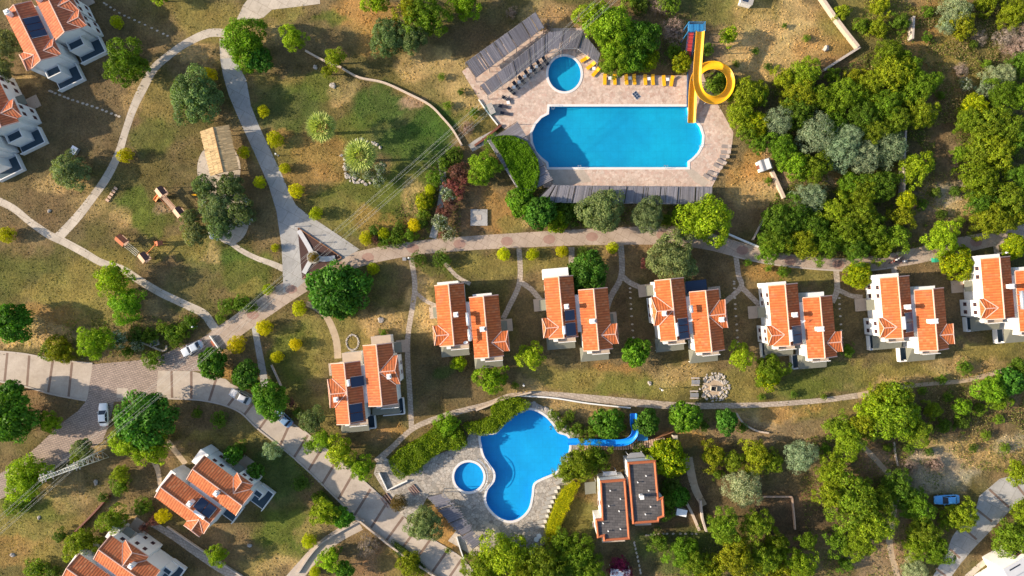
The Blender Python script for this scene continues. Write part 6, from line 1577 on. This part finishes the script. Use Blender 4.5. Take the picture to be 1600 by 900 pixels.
# ---------------------------------------------------------------- labels that single a plant out
LM = {'the thatched pavilion': (342, 233), 'the triangular star bed': (492, 402), 'the larger ringed fan palm': (566, 250), 'the smaller fan palm': (501, 200), 'the yellow slide loop': (1118, 130), 'the round paddling pool': (882, 115), 'the large turquoise pool': (965, 214),
      'the south pergola': (975, 306), 'the flat-roofed house': (985, 780), 'the blue slide': (945, 690), 'the free-form pool': (820, 720), 'the small round terrace pool': (732, 745), 'the first row villa': (733, 500), 'the second row villa': (903, 489), 'the third row villa': (1077, 492),
      'the fourth row villa': (1254, 501), 'the fifth row villa': (1428, 489), 'the sixth row villa': (1586, 459), 'the lone left villa': (569, 600), 'the solar array villa': (318, 772), 'the bottom edge villa': (185, 890), 'the upper left villa': (75, 50), 'the left edge villa': (15, 200),
      'the white car': (165, 647), 'the silver-blue car': (303, 544), 'the slate-blue car': (445, 653), 'the power pylon': (93, 738), 'the light-blue car': (1476, 779), 'the stone fire ring': (1115, 605), 'the white corner villa': (1585, 895), 'the paved junction': (195, 590),
      'the boundary wall corner': (1337, 76), 'the fenced plot': (1215, 800), 'the small white shed': (1190, 260), 'the long thicket wall': (1407, 245), 'the scooters': (1402, 408), 'the play tower set': (262, 315), 'the rope bridge play set': (215, 388), 'the concrete well cover': (748, 340),
      'the creeper hedge': (808, 250), 'the ragged pergola': (710, 815), 'the upper right scrub': (1500, 100), 'the rocky clearing': (1480, 320), 'the branch road': (510, 850), 'the dry straw field': (1210, 70), 'the right edge path bend': (1560, 580), 'the garden lamp': (1035, 605)}
DIRS = ['right of', 'above right of', 'above', 'above left of', 'left of', 'below left of', 'below', 'below right of']
ALL = []
def plan_label(desc, x, y, r):
    sz = 'tiny' if r < 9 else 'small' if r < 15 else 'medium' if r < 23 else 'large' if r < 33 else 'very large'
    nm, (lx, ly) = min(LM.items(), key=lambda kv: (kv[1][0] - x) ** 2 + (kv[1][1] - y) ** 2)
    d = math.hypot(x - lx, y - ly); a = math.degrees(math.atan2(ly - y, x - lx)) % 360
    return sz, desc, DIRS[int((a + 22.5) // 45) % 8], nm, d
HINT = {}
def finish_labels():
    """tell look-alikes apart by their order away from the landmark they share"""
    by = {}
    for o, (sz, desc, di, nm, d) in ALL: by.setdefault((sz, desc, di, nm), []).append((d, o))
    ow = ['nearest', 'second nearest', 'third nearest', 'fourth nearest', 'fifth nearest', 'sixth nearest', 'seventh nearest', 'eighth nearest', 'ninth nearest', 'tenth nearest']
    for (sz, desc, di, nm), L in by.items():
        L.sort(key=lambda t: t[0])
        for i, (d, o) in enumerate(L):
            o['label'] = f'{sz} {desc} {di} {nm}' if len(L) == 1 else f'{sz} {desc} {di} {nm}, {ow[min(i, 9)]} of {len(L)}'
prg = random.Random(77)
def plant(x, y, r, code, h=None, tint=None):
    """x,y = crown centre on the survey at its own height, r px"""
    K = KIND[code]
    if code in 'MKG' and x > 1120: r *= 1.08 if y < 500 else .93
    R_m = r / 8.0
    H = h if h else R_m * K['hk'] + (.35 if code in 'YS' else 1.2)
    hzc = R_m * K['hz'] * (1.0 if code != 'Y' else 1.15); zc = max(hzc * .55, H - hzc)
    if code == 'Y': zc = hzc * .85; H = zc + hzc
    k = (CAM_H - zc) / CAM_H; R_m *= k
    R_m *= 1.12 if code == 'Y' else 1; c = P(x, y, zc); rk = min(K['meshes'], key=lambda q: abs(math.log(q / R_m))); s = R_m / rk * .97
    me = K['meshes'][rk][prg.randrange(2)]
    col = tint or K['cols'][prg.randrange(len(K['cols']))]; v = prg.uniform(.85, 1.18); hv = prg.uniform(.9, 1.12)
    cc = (col[0] * v * hv, col[1] * v, col[2] * v, 1)
    single = code in 'YSRWFN'
    if single:
        o = bpy.data.objects.new(K['word'], me); COL.objects.link(o); o.location = (c.x, c.y, zc); root = o; o.color = cc
        o.scale = (s, s, s * (1.15 if code == 'Y' else 1)); o.rotation_euler = (0, 0, prg.uniform(0, 6.28))
    else:
        root = bpy.data.objects.new(K['word'], None); COL.objects.link(root); root.location = (c.x, c.y, 0); root.empty_display_size = .3; root.rotation_euler = (0, 0, prg.uniform(0, 6.28))
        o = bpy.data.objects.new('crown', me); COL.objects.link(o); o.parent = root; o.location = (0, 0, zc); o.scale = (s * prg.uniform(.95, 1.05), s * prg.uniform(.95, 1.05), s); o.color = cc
        t = bpy.data.objects.new('trunk', TRUNKS[prg.randrange(3)]); COL.objects.link(t); t.parent = root; ww = .9 + R_m * .5; t.scale = (ww * 1.3, ww * 1.3, zc + hzc * .25)
    root['category'] = K['cat']; root['group'] = {'tree': 'trees of the estate', 'bush': 'bushes of the estate', 'shrub': 'shrubs of the estate'}[K['cat']] if code != 'Y' else 'clipped golden bushes along paths'
    ALL.append((root, plan_label(K['desc'], x, y, r)))
    return root

PL = {
 'B': [(384, 68, 37, 7), (458, 60, 20, 6.5), (588, 2, 22), (725, 6, 24), (250, -6, 14), (178, 436, 26), (200, 476, 27, 4), (150, 534, 27), (755, 264, 26, 5), (1100, 345, 42, 7.5), (950, 45, 40, 8), (925, 28, 26, 7), (968, 85, 30, 6), (830, 556, 21, 5), (1157, 556, 20), (768, 592, 24, 5),
       (1390, 645, 42, 8), (45, 745, 34, 6), (505, 687, 16), (532, 706, 22), (566, 731, 18), (508, 800, 22), (515, 875, 18), (340, 867, 17), (1240, 258, 23, 5), (1470, 372, 27, 6), (1430, 263, 26, 6), (80, 660, 17), (790, 868, 40, 7), (205, 690, 28, 7), (1545, 607, 24), (1502, 636, 13), (1360, 640, 24, 6), (240, 700, 26, 6), (699, 664, 20, 3.6), (1138, 57, 14)],
 'D': [(228, 655, 44, 8.5), (20, 504, 30, 6), (15, 650, 40, 8), (530, 455, 43, 6), (333, 566, 22, 4.5), (385, 587, 20, 4.5), (423, 624, 27, 5.5), (918, 428, 31, 6), (993, 550, 21, 4.8), (950, 661, 23, 4.8), (1010, 660, 19, 4.5), (1069, 651, 23, 4.8), (1135, 658, 17, 4.2), (403, 92, 20, 5), (1000, 62, 28, 6), (985, 85, 24, 5),
       (815, 318, 22, 4), (535, 808, 16), (540, 890, 14), (1575, 596, 20, 5), (365, 712, 13), (400, 736, 13), (1060, 775, 16, 3), (20, 612, 18), (845, 332, 24)],
 'O': [(307, 152, 42, 7), (112, 268, 30, 5), (610, 60, 31, 6), (320, 293, 20, 4.5), (360, 292, 22, 4.5), (340, 325, 27, 5.5), (378, 330, 24, 5.5), (345, 352, 22, 5), (305, 365, 20, 4.5), (298, 340, 14, 4), (940, 330, 34, 6.5), (1012, 336, 26, 6), (1048, 402, 38, 7), (1070, 420, 20, 5), (488, 656, 20, 4.5), (663, 818, 27, 5.5), (10, 70, 24), (130, 700, 16, 4), (5, 110, 18), (645, 60, 24, 6), (1105, 312, 11, 3)],
 'M': [(665, 28, 36, 8), (640, 20, 22, 7), (524, 91, 17, 5), (512, 112, 10), (97, 547, 24, 3.5), (178, 812, 23, 5), (130, 850, 28, 5.5), (125, 716, 15), (190, 740, 14), (905, 722, 30, 5.5), (885, 735, 18, 5), (1112, 712, 22, 4), (1180, 712, 28, 5), (1145, 720, 18), (1205, 722, 20, 4), (1130, 822, 30, 8), (1180, 820, 28, 7), (1150, 870, 36, 8), (1190, 875, 28, 7), (1110, 895, 26, 6), (1085, 880, 24, 6),
       (850, 882, 40, 8), (820, 893, 30, 7), (755, 885, 30, 6), (900, 868, 32, 6.5), (920, 885, 26, 6), (1325, 690, 28, 7), (1345, 664, 24, 6), (1308, 668, 24, 5), (1300, 738, 30, 7), (1330, 782, 44, 9), (1360, 820, 38, 9), (1295, 775, 24, 7), (1340, 850, 26, 8), (1375, 780, 24, 7), (1430, 672, 26, 6), (1410, 620, 22, 6), (1380, 612, 22, 6), (1440, 824, 26, 6), (1430, 850, 22, 5), (1500, 806, 28, 5), (1590, 738, 22, 5), (1580, 842, 36, 6), (1600, 800, 24, 5), (1250, 880, 26, 6), (1215, 890, 24, 5), (640, 880, 20, 2.5), (955, 100, 20, 4), (1165, 150, 28, 5), (1155, 180, 22, 5),
       (1500, 20, 14, 3), (1255, 120, 26, 5), (1222, 125, 18, 4), (1250, 150, 24, 5), (1355, 140, 24, 5), (1392, 118, 30, 6), (1365, 205, 22, 6), (1435, 178, 24, 6), (1398, 188, 22, 6), (1300, 330, 26, 5), (1345, 305, 26, 5), (1250, 380, 24, 5), (1360, 362, 26, 5), (1375, 392, 18, 4), (1408, 340, 18, 4), (1398, 372, 20, 5), (1212, 378, 24, 5), (1535, 195, 28, 6), (1572, 205, 26, 6), (1550, 240, 30, 6), (1525, 282, 28, 6), (1570, 312, 28, 6), (1545, 345, 28, 6), (1590, 335, 20, 5), (1520, 240, 20, 5), (1410, 92, 16, 4), (1335, 120, 14, 3), (1410, 150, 20, 5), (1500, 40, 20, 4), (1580, 20, 24, 4), (1540, 5, 18, 3), (1375, 10, 16, 3), (1315, 20, 12, 2), (1345, 40, 12, 2), (1370, 45, 14, 2.5)],
 'K': [(200, 100, 35, 7), (1205, 577, 28, 5), (1245, 175, 24, 5), (1285, 155, 22, 5), (1320, 150, 26, 6), (1345, 185, 24, 6), (1300, 200, 24, 5), (1380, 165, 24, 6), (1440, 135, 24, 6), (1420, 105, 20, 5), (1385, 85, 22, 5), (1405, 35, 14, 3), (1220, 232, 22, 5), (1188, 226, 16, 4), (1270, 262, 24, 5), (1330, 290, 22, 4), (1372, 290, 26, 5), (1240, 340, 26, 5), (1215, 350, 28, 5.5), (1270, 355, 24, 5), (1320, 360, 28, 5.5), (1290, 380, 26, 5), (1340, 335, 26, 5.5), (1335, 390, 22, 5), (1200, 395, 16, 4),
       (1565, 150, 24, 6), (1595, 150, 22, 6), (1598, 215, 20, 6), (1598, 275, 22, 6), (1510, 190, 18, 5), (1498, 240, 12, 4), (1400, 762, 30, 6), (1430, 790, 28, 6), (1462, 862, 26, 6), (1480, 815, 16, 4), (1210, 852, 26, 5), (1070, 865, 28, 5), (880, 850, 22, 5), (1590, 575, 20, 4), (1455, 640, 16, 3), (1475, 665, 14, 2.5), (1560, 625, 18, 4), (935, 715, 22, 4.5), (875, 895, 24, 6), (1260, 845, 16, 4), (1310, 845, 24, 6), (1180, 150, 16, 4), (1170, 205, 18, 4), (1595, 100, 20, 4), (1530, 315, 20, 5), (1300, 120, 12, 3)],
 'G': [(1215, 190, 22, 5), (1275, 210, 30, 6), (1310, 235, 28, 6), (1345, 245, 26, 5.5), (1385, 232, 28, 5.5), (1265, 310, 24, 4.5), (1490, 22, 24, 4), (1560, 122, 22, 4), (1250, 712, 28, 6), (1160, 762, 34, 6), (1428, 888, 22, 4), (425, 704, 15, 3), (1325, 215, 20, 6), (1540, 140, 16, 3), (1480, 40, 14, 3)],
 'C': [(1338, 430, 21, 3.5), (1493, 411, 26, 4.5), (1583, 386, 19, 4), (1040, 716, 32, 4), (1010, 95, 18, 3.5), (1065, 98, 16, 3), (1180, 195, 22, 4), (1200, 590, 18, 3), (1520, 170, 22, 4), (717, 567, 12, 2.5), (1415, 312, 14, 4), (1055, 730, 14, 3), (663, 315, 14, 2.2), (870, 345, 18, 1.8)],
 'Y': [(183, 35, 9), (327, 117, 11), (412, 174, 9), (430, 218, 12), (445, 263, 8), (463, 298, 11), (494, 334, 10), (406, 285, 9), (419, 452, 8), (583, 420, 9), (572, 372, 10), (468, 482, 11), (413, 512, 12), (462, 538, 9), (433, 558, 9), (787, 397, 10), (832, 397, 9), (878, 393, 9), (957, 387, 9), (381, 238, 9), (196, 243, 11), (11, 367, 12), (370, 538, 13),
       (255, 806, 11), (483, 845, 11), (492, 893, 8), (672, 297, 8), (430, 387, 6), (600, 365, 9), (648, 352, 10), (490, 402, 8)],
 'S': [(1472, 593, 9), (1506, 574, 12), (654, 405, 12), (690, 405, 14), (600, 378, 11), (620, 368, 12), (640, 368, 12), (625, 355, 9), (662, 335, 11), (660, 350, 10), (680, 278, 14), (694, 256, 15), (710, 242, 14), (668, 318, 10), (620, 378, 9), (585, 362, 11), (910, 395, 9), (1168, 410, 6), (1222, 425, 11), (1200, 420, 5), (80, 548, 16), (187, 745, 10), (200, 550, 9), (215, 525, 14), (235, 525, 13), (270, 520, 13), (300, 503, 14), (285, 515, 12), (255, 512, 11), (275, 532, 11), (238, 562, 15), (355, 478, 13), (378, 474, 14), (345, 497, 8), (310, 645, 9), (343, 655, 13), (465, 645, 10), (600, 520, 7), (190, 760, 16), (224, 790, 14), (95, 838, 12), (162, 777, 8), (60, 890, 18), (85, 895, 14), (375, 700, 12), (485, 695, 12), (470, 755, 12), (545, 722, 10), (495, 778, 10), (522, 862, 11), (20, 790, 14), (40, 790, 10),
       (880, 320, 16), (905, 326, 16), (850, 325, 16), (885, 340, 16), (915, 345, 12), (1060, 330, 14), (1040, 345, 12), (1053, 80, 12), (1105, 78, 10), (1118, 135, 17), (1128, 122, 12), (1045, 5, 18), (1000, 10, 14), (985, -5, 16), (1325, 548, 12), (1240, 616, 6), (1287, 620, 5), (805, 602, 6), (1190, 620, 6), (1290, 700, 10), (1500, 660, 14), (875, 663, 13), (900, 672, 12), (925, 675, 12), (890, 650, 9), (970, 668, 10), (865, 648, 9), (1100, 665, 10), (1160, 668, 8), (1000, 702, 12), (1450, 705, 8), (1540, 680, 8), (1520, 700, 7), (1420, 700, 9), (1570, 700, 8),
       (1030, 845, 18), (1040, 800, 14), (1050, 760, 16), (1045, 780, 18), (650, 730, 10), (770, 225, 14), (1560, 655, 8), (1448, 60, 9), (1460, 120, 8), (1520, 70, 8), (1540, 100, 9), (1450, 20, 10), (1470, 150, 8), (1180, 80, 6), (1225, 40, 5), (1260, 60, 6), (1200, 105, 7), (1150, 100, 6), (720, 145, 6), (690, 120, 6), (740, 175, 9), (700, 165, 7), (1440, 320, 9), (1460, 300, 10), (1490, 300, 10), (1500, 345, 9), (1470, 335, 9), (1320, 880, 14), (1385, 700, 8), (1170, 740, 10), (1120, 740, 10), (1060, 370, 10), (600, 545, 6), (598, 532, 8), (1200, 282, 7), (395, 480, 8), (700, 860, 5), (165, 880, 8), (1530, 640, 10), (1480, 620, 8), (1440, 610, 7)],
 'R': [(717, 268, 14), (727, 280, 10), (706, 288, 11), (703, 318, 12), (696, 335, 10), (695, 367, 9), (586, 375, 6), (455, 630, 8), (1007, 412, 7), (240, 813, 9), (225, 825, 8), (715, 300, 12), (688, 330, 8)],
 'W': [(700, 305, 12), (688, 347, 13), (700, 365, 12), (592, 283, 10), (186, 531, 14), (187, 655, 10), (215, 540, 10), (545, 262, 5), (1508, 132, 10), (595, 262, 9), (575, 275, 9), (555, 270, 8)],
 'N': [(1052, 48, 20, 4), (1592, 70, 26, 4), (1570, 60, 18, 3.5), (1575, 145, 16, 3), (575, 850, 18, 1.2), (730, 200, 12, 1.5), (800, 20, 10, 1), (855, 40, 12, 1.5), (1030, 10, 14, 2), (1420, 730, 14, 1.2), (1460, 725, 14, 1.2), (1300, 790, 10, 2), (1500, 110, 12, 1.2), (1530, 60, 12, 1.2)],
 'F': [(968, 880, 12), (978, 893, 10), (958, 890, 9)],
}
for code, lst in PL.items():
    for q in lst: plant(q[0], q[1], q[2], code, q[3] if len(q) > 3 else None, (.22, .16, .02) if q[:2] == (490, 402) else None)
# brown clipped ball beside the steps
plant(623, 786, 12, 'Y', None, (.13, .10, .03))

# ---------------------------------------------------------------- fan palms
def palm(x, y, r, H, label):
    root = thing('fan_palm', label, 'palm', P(x, y, H), 0, 'fan palms on the lawn'); root.location.z = 0
    mb = MB(); mb.tube([(0, 0, 0), (.05, 0, H * .5), (0, 0, H - .2)], .32, 10, r2=.24); mb.build('trunk', M['bark'], root)
    g = np.random.RandomState(int(x)); Pn, Nn, Tn, Ln, Wn, Cn = [], [], [], [], [], []
    rm = r / 8 * (CAM_H - H) / CAM_H
    for i in range(44):
        a = i * 2.39996; el = R(80 - 95 * (i / 44) + g.uniform(-8, 8)); st = rm * .52 * (1 - .25 * (i < 12))
        d = np.array([math.cos(a) * math.cos(el), math.sin(a) * math.cos(el), math.sin(el)]); c = d * st + np.array([0, 0, 0])
        side = np.cross(d, [0, 0, 1]); side /= np.linalg.norm(side) + 1e-6; up = np.cross(side, d)
        for k in range(11):
            f = (k - 5) / 5 * 1.15; t = d * math.cos(f) + side * math.sin(f); t = t + np.array([0, 0, -.22]) * abs(f)
            L = rm * .52 * (1 - .18 * abs(f)); Pn.append(c + t * L * .5); Nn.append(up + side * .5 * (-1) ** k); Tn.append(t); Ln.append(L * 1.05); Wn.append(.24); Cn.append(np.ones(3) * g.uniform(.7, 1.3))
        Pn.append(c * .5); Nn.append(up); Tn.append(d); Ln.append(st); Wn.append(.06); Cn.append(np.array([1.2, 1.0, .8]))
    me = leaf_mesh('crown', np.array(Pn), np.array(Nn), np.array(Tn), np.array(Ln), np.array(Wn), np.array(Cn)); o = bpy.data.objects.new('crown', me); COL.objects.link(o); o.parent = root; o.location = (0, 0, H); o.color = (.34, .40, .12, 1)
palm(502, 199, 26, 5.2, 'smaller fan palm standing alone on the lawn left of the ringed palm')
palm(563, 243, 29, 5.5, 'larger fan palm inside the ring of pale stones')

# ---------------------------------------------------------------- hedges
def hedge(label, poly, h, col, leaf=.24, dens=26, yellow=0.0, name='hedge', bumps=.35, h0=0.0):
    pts = [P(x, y, h) for x, y in poly]; cx = sum(p.x for p in pts) / len(pts); cy = sum(p.y for p in pts) / len(pts)
    X = np.array([p.x - cx for p in pts]); Y = np.array([p.y - cy for p in pts]); poly2 = list(zip(X, Y)); g = np.random.RandomState(int(abs(cx * 10)))
    area = abs(sum(X[i] * Y[(i + 1) % len(X)] - X[(i + 1) % len(X)] * Y[i] for i in range(len(X)))) / 2; n = int(area * dens * 2.2)
    x = g.uniform(X.min() - .2, X.max() + .2, n * 4); y = g.uniform(Y.min() - .2, Y.max() + .2, n * 4)
    x2 = x + (vnoise(x + 50, y + 50, .9, 3) - .5) * .9; y2 = y + (vnoise(x + 90, y + 90, .9, 4) - .5) * .9
    k = in_poly(x2, y2, poly2); x, y = x[k][:n], y[k][:n]; n = len(x)
    z = h - .25 + bumps * 2.2 * (fbm(x + 100, y + 100, 1.5, 8) * 1.6 - .8) + g.rand(n) * .2
    Pn = [np.stack([x, y, z], 1)]; Nn = [unit(np.stack([g.randn(n) * 1.2 - .3, g.randn(n) * 1.0, np.ones(n)], 1))]
    m = len(poly2)
    for i in range(m):
        a = np.array(poly2[i]); b = np.array(poly2[(i + 1) % m]); L = np.linalg.norm(b - a); c = int(L * h * dens * 1.1)
        if c < 1: continue
        t = g.rand(c, 1); p = a + (b - a) * t; nr = np.array([(b - a)[1], -(b - a)[0]]) / (L + 1e-6); p = p + nr * g.uniform(-.25, .2, (c, 1))
        Pn.append(np.hstack([p, h0 + g.rand(c, 1) * (h - .1 - h0)])); Nn.append(unit(np.hstack([np.tile(nr, (c, 1)) + g.randn(c, 2) * .5, g.randn(c, 1) * .5 + .3])))
    Pn = np.vstack(Pn); Nn = np.vstack(Nn); N = len(Pn); L = leaf * (.6 + .8 * g.rand(N)); tint = np.ones((N, 3)) * (.7 + .6 * g.rand(N, 1)) * (.8 + .4 * fbm(Pn[:, 0] + 70, Pn[:, 1] + 70, 1.2, 5)[:, None])
    if yellow: mm = g.rand(N) < yellow; tint[mm] *= np.array([1.9, 1.5, .6])
    me = leaf_mesh(name, Pn, Nn, unit(g.randn(N, 3)), L, L * .5, tint)
    root = thing(name, label, 'hedge', (cx, cy, 0)); o = bpy.data.objects.new('foliage', me); COL.objects.link(o); o.color = (*col, 1); o.parent = root
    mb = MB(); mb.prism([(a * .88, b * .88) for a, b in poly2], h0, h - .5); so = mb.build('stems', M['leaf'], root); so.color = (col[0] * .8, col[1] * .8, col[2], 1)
hedge('thick green creeper mass lying on the slat roof left of the large pool', [(768, 216), (780, 213), (800, 213), (822, 222), (838, 248), (842, 268), (838, 290), (832, 301), (816, 298), (802, 276), (788, 246)], 3.15, (.095, .20, .006), .26, 46, h0=2.57)
hedge('thick green hedge sweeping along the upper left side of the stone terrace', [(607, 722), (622, 706), (650, 690), (672, 676), (684, 660), (700, 654), (712, 662), (722, 676), (728, 696), (716, 704), (694, 702), (668, 720), (646, 738), (628, 748), (616, 742)], 2.4, (.13, .20, .008), .30, 30, .08)
hedge('leafy hedge bending round the top left of the free-form pool', [(724, 664), (748, 660), (768, 652), (768, 638), (782, 624), (808, 622), (828, 630), (824, 640), (806, 648), (790, 662), (774, 676), (754, 680), (730, 676)], 2.0, (.14, .21, .008), .28, 30, .1)
hedge('golden clipped hedge between the pale loungers and the flat-roofed house', [(900, 748), (906, 756), (894, 782), (882, 808), (872, 830), (860, 848), (850, 846), (854, 822), (866, 792), (880, 764)], 1.8, (.32, .34, .005), .16, 60, .25, bumps=.15)
hedge('dark green strip of creepers beside the banded road near the bottom', [(612, 845), (632, 858), (655, 878), (670, 895), (650, 898), (630, 884), (614, 862)], 1.0, (.07, .11, .02), .22, 26)
hedge('green strip hedge beneath the south pergola and olive trees', [(845, 318), (900, 318), (930, 322), (960, 352), (925, 352), (900, 340), (860, 335), (835, 330)], 1.1, (.075, .12, .015), .22, 26, .08)
hedge('bushy dark hedge strip left of the branch road', [(490, 775), (500, 768), (530, 800), (550, 812), (545, 820), (520, 810), (496, 792)], 1.3, (.07, .12, .015), .22, 26)

# ---------------------------------------------------------------- undergrowth and grass (nobody could count it)
def scatter():
    g = np.random.RandomState(99)
    W2, H2 = 820, 470; gx, gy = np.meshgrid(np.arange(W2) * 2 - 20, np.arange(H2) * 2 - 20); mask = np.zeros(gx.shape, bool)
    for pl in PAVED:
        xs = [p[0] for p in pl]; ys = [p[1] for p in pl]
        i0, i1 = max(0, int((min(xs) + 20) / 2)), min(W2, int((max(xs) + 20) / 2) + 2); j0, j1 = max(0, int((min(ys) + 20) / 2)), min(H2, int((max(ys) + 20) / 2) + 2)
        if i1 <= i0 or j1 <= j0: continue
        mask[j0:j1, i0:i1] |= in_poly(gx[j0:j1, i0:i1].astype(float) + .01, gy[j0:j1, i0:i1].astype(float) + .01, pl)
    def free(x, y): return ~mask[np.clip(((y + 20) / 2).astype(int), 0, H2 - 1), np.clip(((x + 20) / 2).astype(int), 0, W2 - 1)]
    # dry and green grass tufts
    N = 170000; x = g.uniform(-10, 1610, N); y = g.uniform(-10, 910, N)
    C = cover(x, y); lum = C.sum(1)
    dens = np.clip(fbm(x, y, 22, 81) * 2.2 - .55, .12, 1.0) * np.where(lum > .45, .95, .75)
    k = free(x + g.randn(N) * 2.2, y + g.randn(N) * 2.2) & (g.rand(N) < dens); x, y, C = x[k], y[k], C[k]; n = len(x)
    s = g.uniform(.10, .26, n) * np.where(C.sum(1) > .5, 1.25, 1.0)
    pos = np.stack([(x - 800) / 8, (450 - y) / 8, s * .4], 1); az = g.rand(n) * 6.28
    nrm = np.stack([np.cos(az) * .8, np.sin(az) * .8, .75 + 0 * az], 1); tan = np.stack([g.randn(n) * .4, g.randn(n) * .4, np.ones(n)], 1)
    col = C * (.75 + .7 * g.rand(n, 1)) * np.array([1.05, 1.05, .95])
    me = leaf_mesh('grass', pos, nrm, tan, s * 1.3, s * .9, col); o = bpy.data.objects.new('grass', me); COL.objects.link(o); o.color = (1, 1, 1, 1); o['kind'] = 'stuff'
    # low scrub between the trees of the thickets
    regions = [([(1160, 150), (1290, 120), (1400, 60), (1460, 110), (1460, 330), (1430, 400), (1180, 400), (1190, 340), (1230, 270), (1180, 220)], .55), ([(1500, 130), (1610, 90), (1610, 350), (1530, 350), (1490, 240)], .6), ([(1350, -10), (1620, -10), (1620, 90), (1430, 70), (1340, 60)], .35),
               ([(1240, 690), (1420, 640), (1470, 700), (1480, 860), (1420, 900), (1180, 910), (1040, 910), (1100, 800), (1260, 840)], .22), ([(760, 840), (930, 840), (930, 910), (740, 910)], .5), ([(440, 690), (600, 800), (560, 820), (470, 740)], .15), ([(100, 500), (320, 490), (290, 545), (110, 565)], .3),
               ([(1400, 600), (1610, 570), (1610, 680), (1480, 660)], .3), ([(980, 40), (1080, 20), (1080, 100), (960, 110)], .3), ([(840, 330), (1060, 320), (1060, 352), (840, 350)], .4), ([(580, 355), (720, 240), (720, 370), (600, 385)], .2), ([(1430, 270), (1530, 270), (1530, 350), (1430, 350)], .25), ([(1430, 10), (1560, 10), (1560, 180), (1440, 200)], .8), ([(1400, 640), (1610, 600), (1610, 740), (1470, 730)], .3)]
    PX, PY, DD = [], [], []
    for pl, d in regions:
        xs = [p[0] for p in pl]; ys = [p[1] for p in pl]; a = (max(xs) - min(xs)) * (max(ys) - min(ys)); m = int(a * d * 1.0)
        px = g.uniform(min(xs), max(xs), m); py = g.uniform(min(ys), max(ys), m); q = in_poly(px, py, pl) & (fbm(px, py, 26, 91) > .42); PX.append(px[q]); PY.append(py[q])
    x = np.concatenate(PX); y = np.concatenate(PY); k = free(x, y); x, y = x[k], y[k]; n = len(x)
    hgt = .25 + 1.0 * np.clip(fbm(x, y, 16, 95) * 2 - .7, 0, 1); z = hgt * (.5 + .5 * g.rand(n)); s = g.uniform(.18, .38, n)
    pos = np.stack([(x - 800) / 8, (450 - y) / 8, z], 1); nrm = unit(g.randn(n, 3) * .6 + np.array([0, 0, .9]))
    dryz = in_poly(x, y, [(1430, -10), (1570, -10), (1560, 150), (1500, 200), (1440, 230)]) | in_poly(x, y, [(1430, 270), (1530, 270), (1530, 350), (1430, 350)]) | in_poly(x, y, [(1400, 600), (1610, 570), (1610, 740), (1480, 720), (1380, 680)])
    h1 = fbm(x, y, 20, 97)[:, None]; col = np.where(h1 > .52, np.array([[.15, .18, .025]]), np.array([[.085, .135, .015]])) * (.7 + .6 * g.rand(n, 1)); dry = g.rand(n) < np.where(dryz, .62, .12); col[dry] = np.array([.30, .23, .10]) * (.6 + .7 * g.rand(int(dry.sum()), 1))
    me = leaf_mesh('undergrowth', pos, nrm, unit(g.randn(n, 3)), s, s * .5, col); o = bpy.data.objects.new('undergrowth', me); COL.objects.link(o); o.color = (1, 1, 1, 1); o['kind'] = 'stuff'
scatter()
finish_labels()
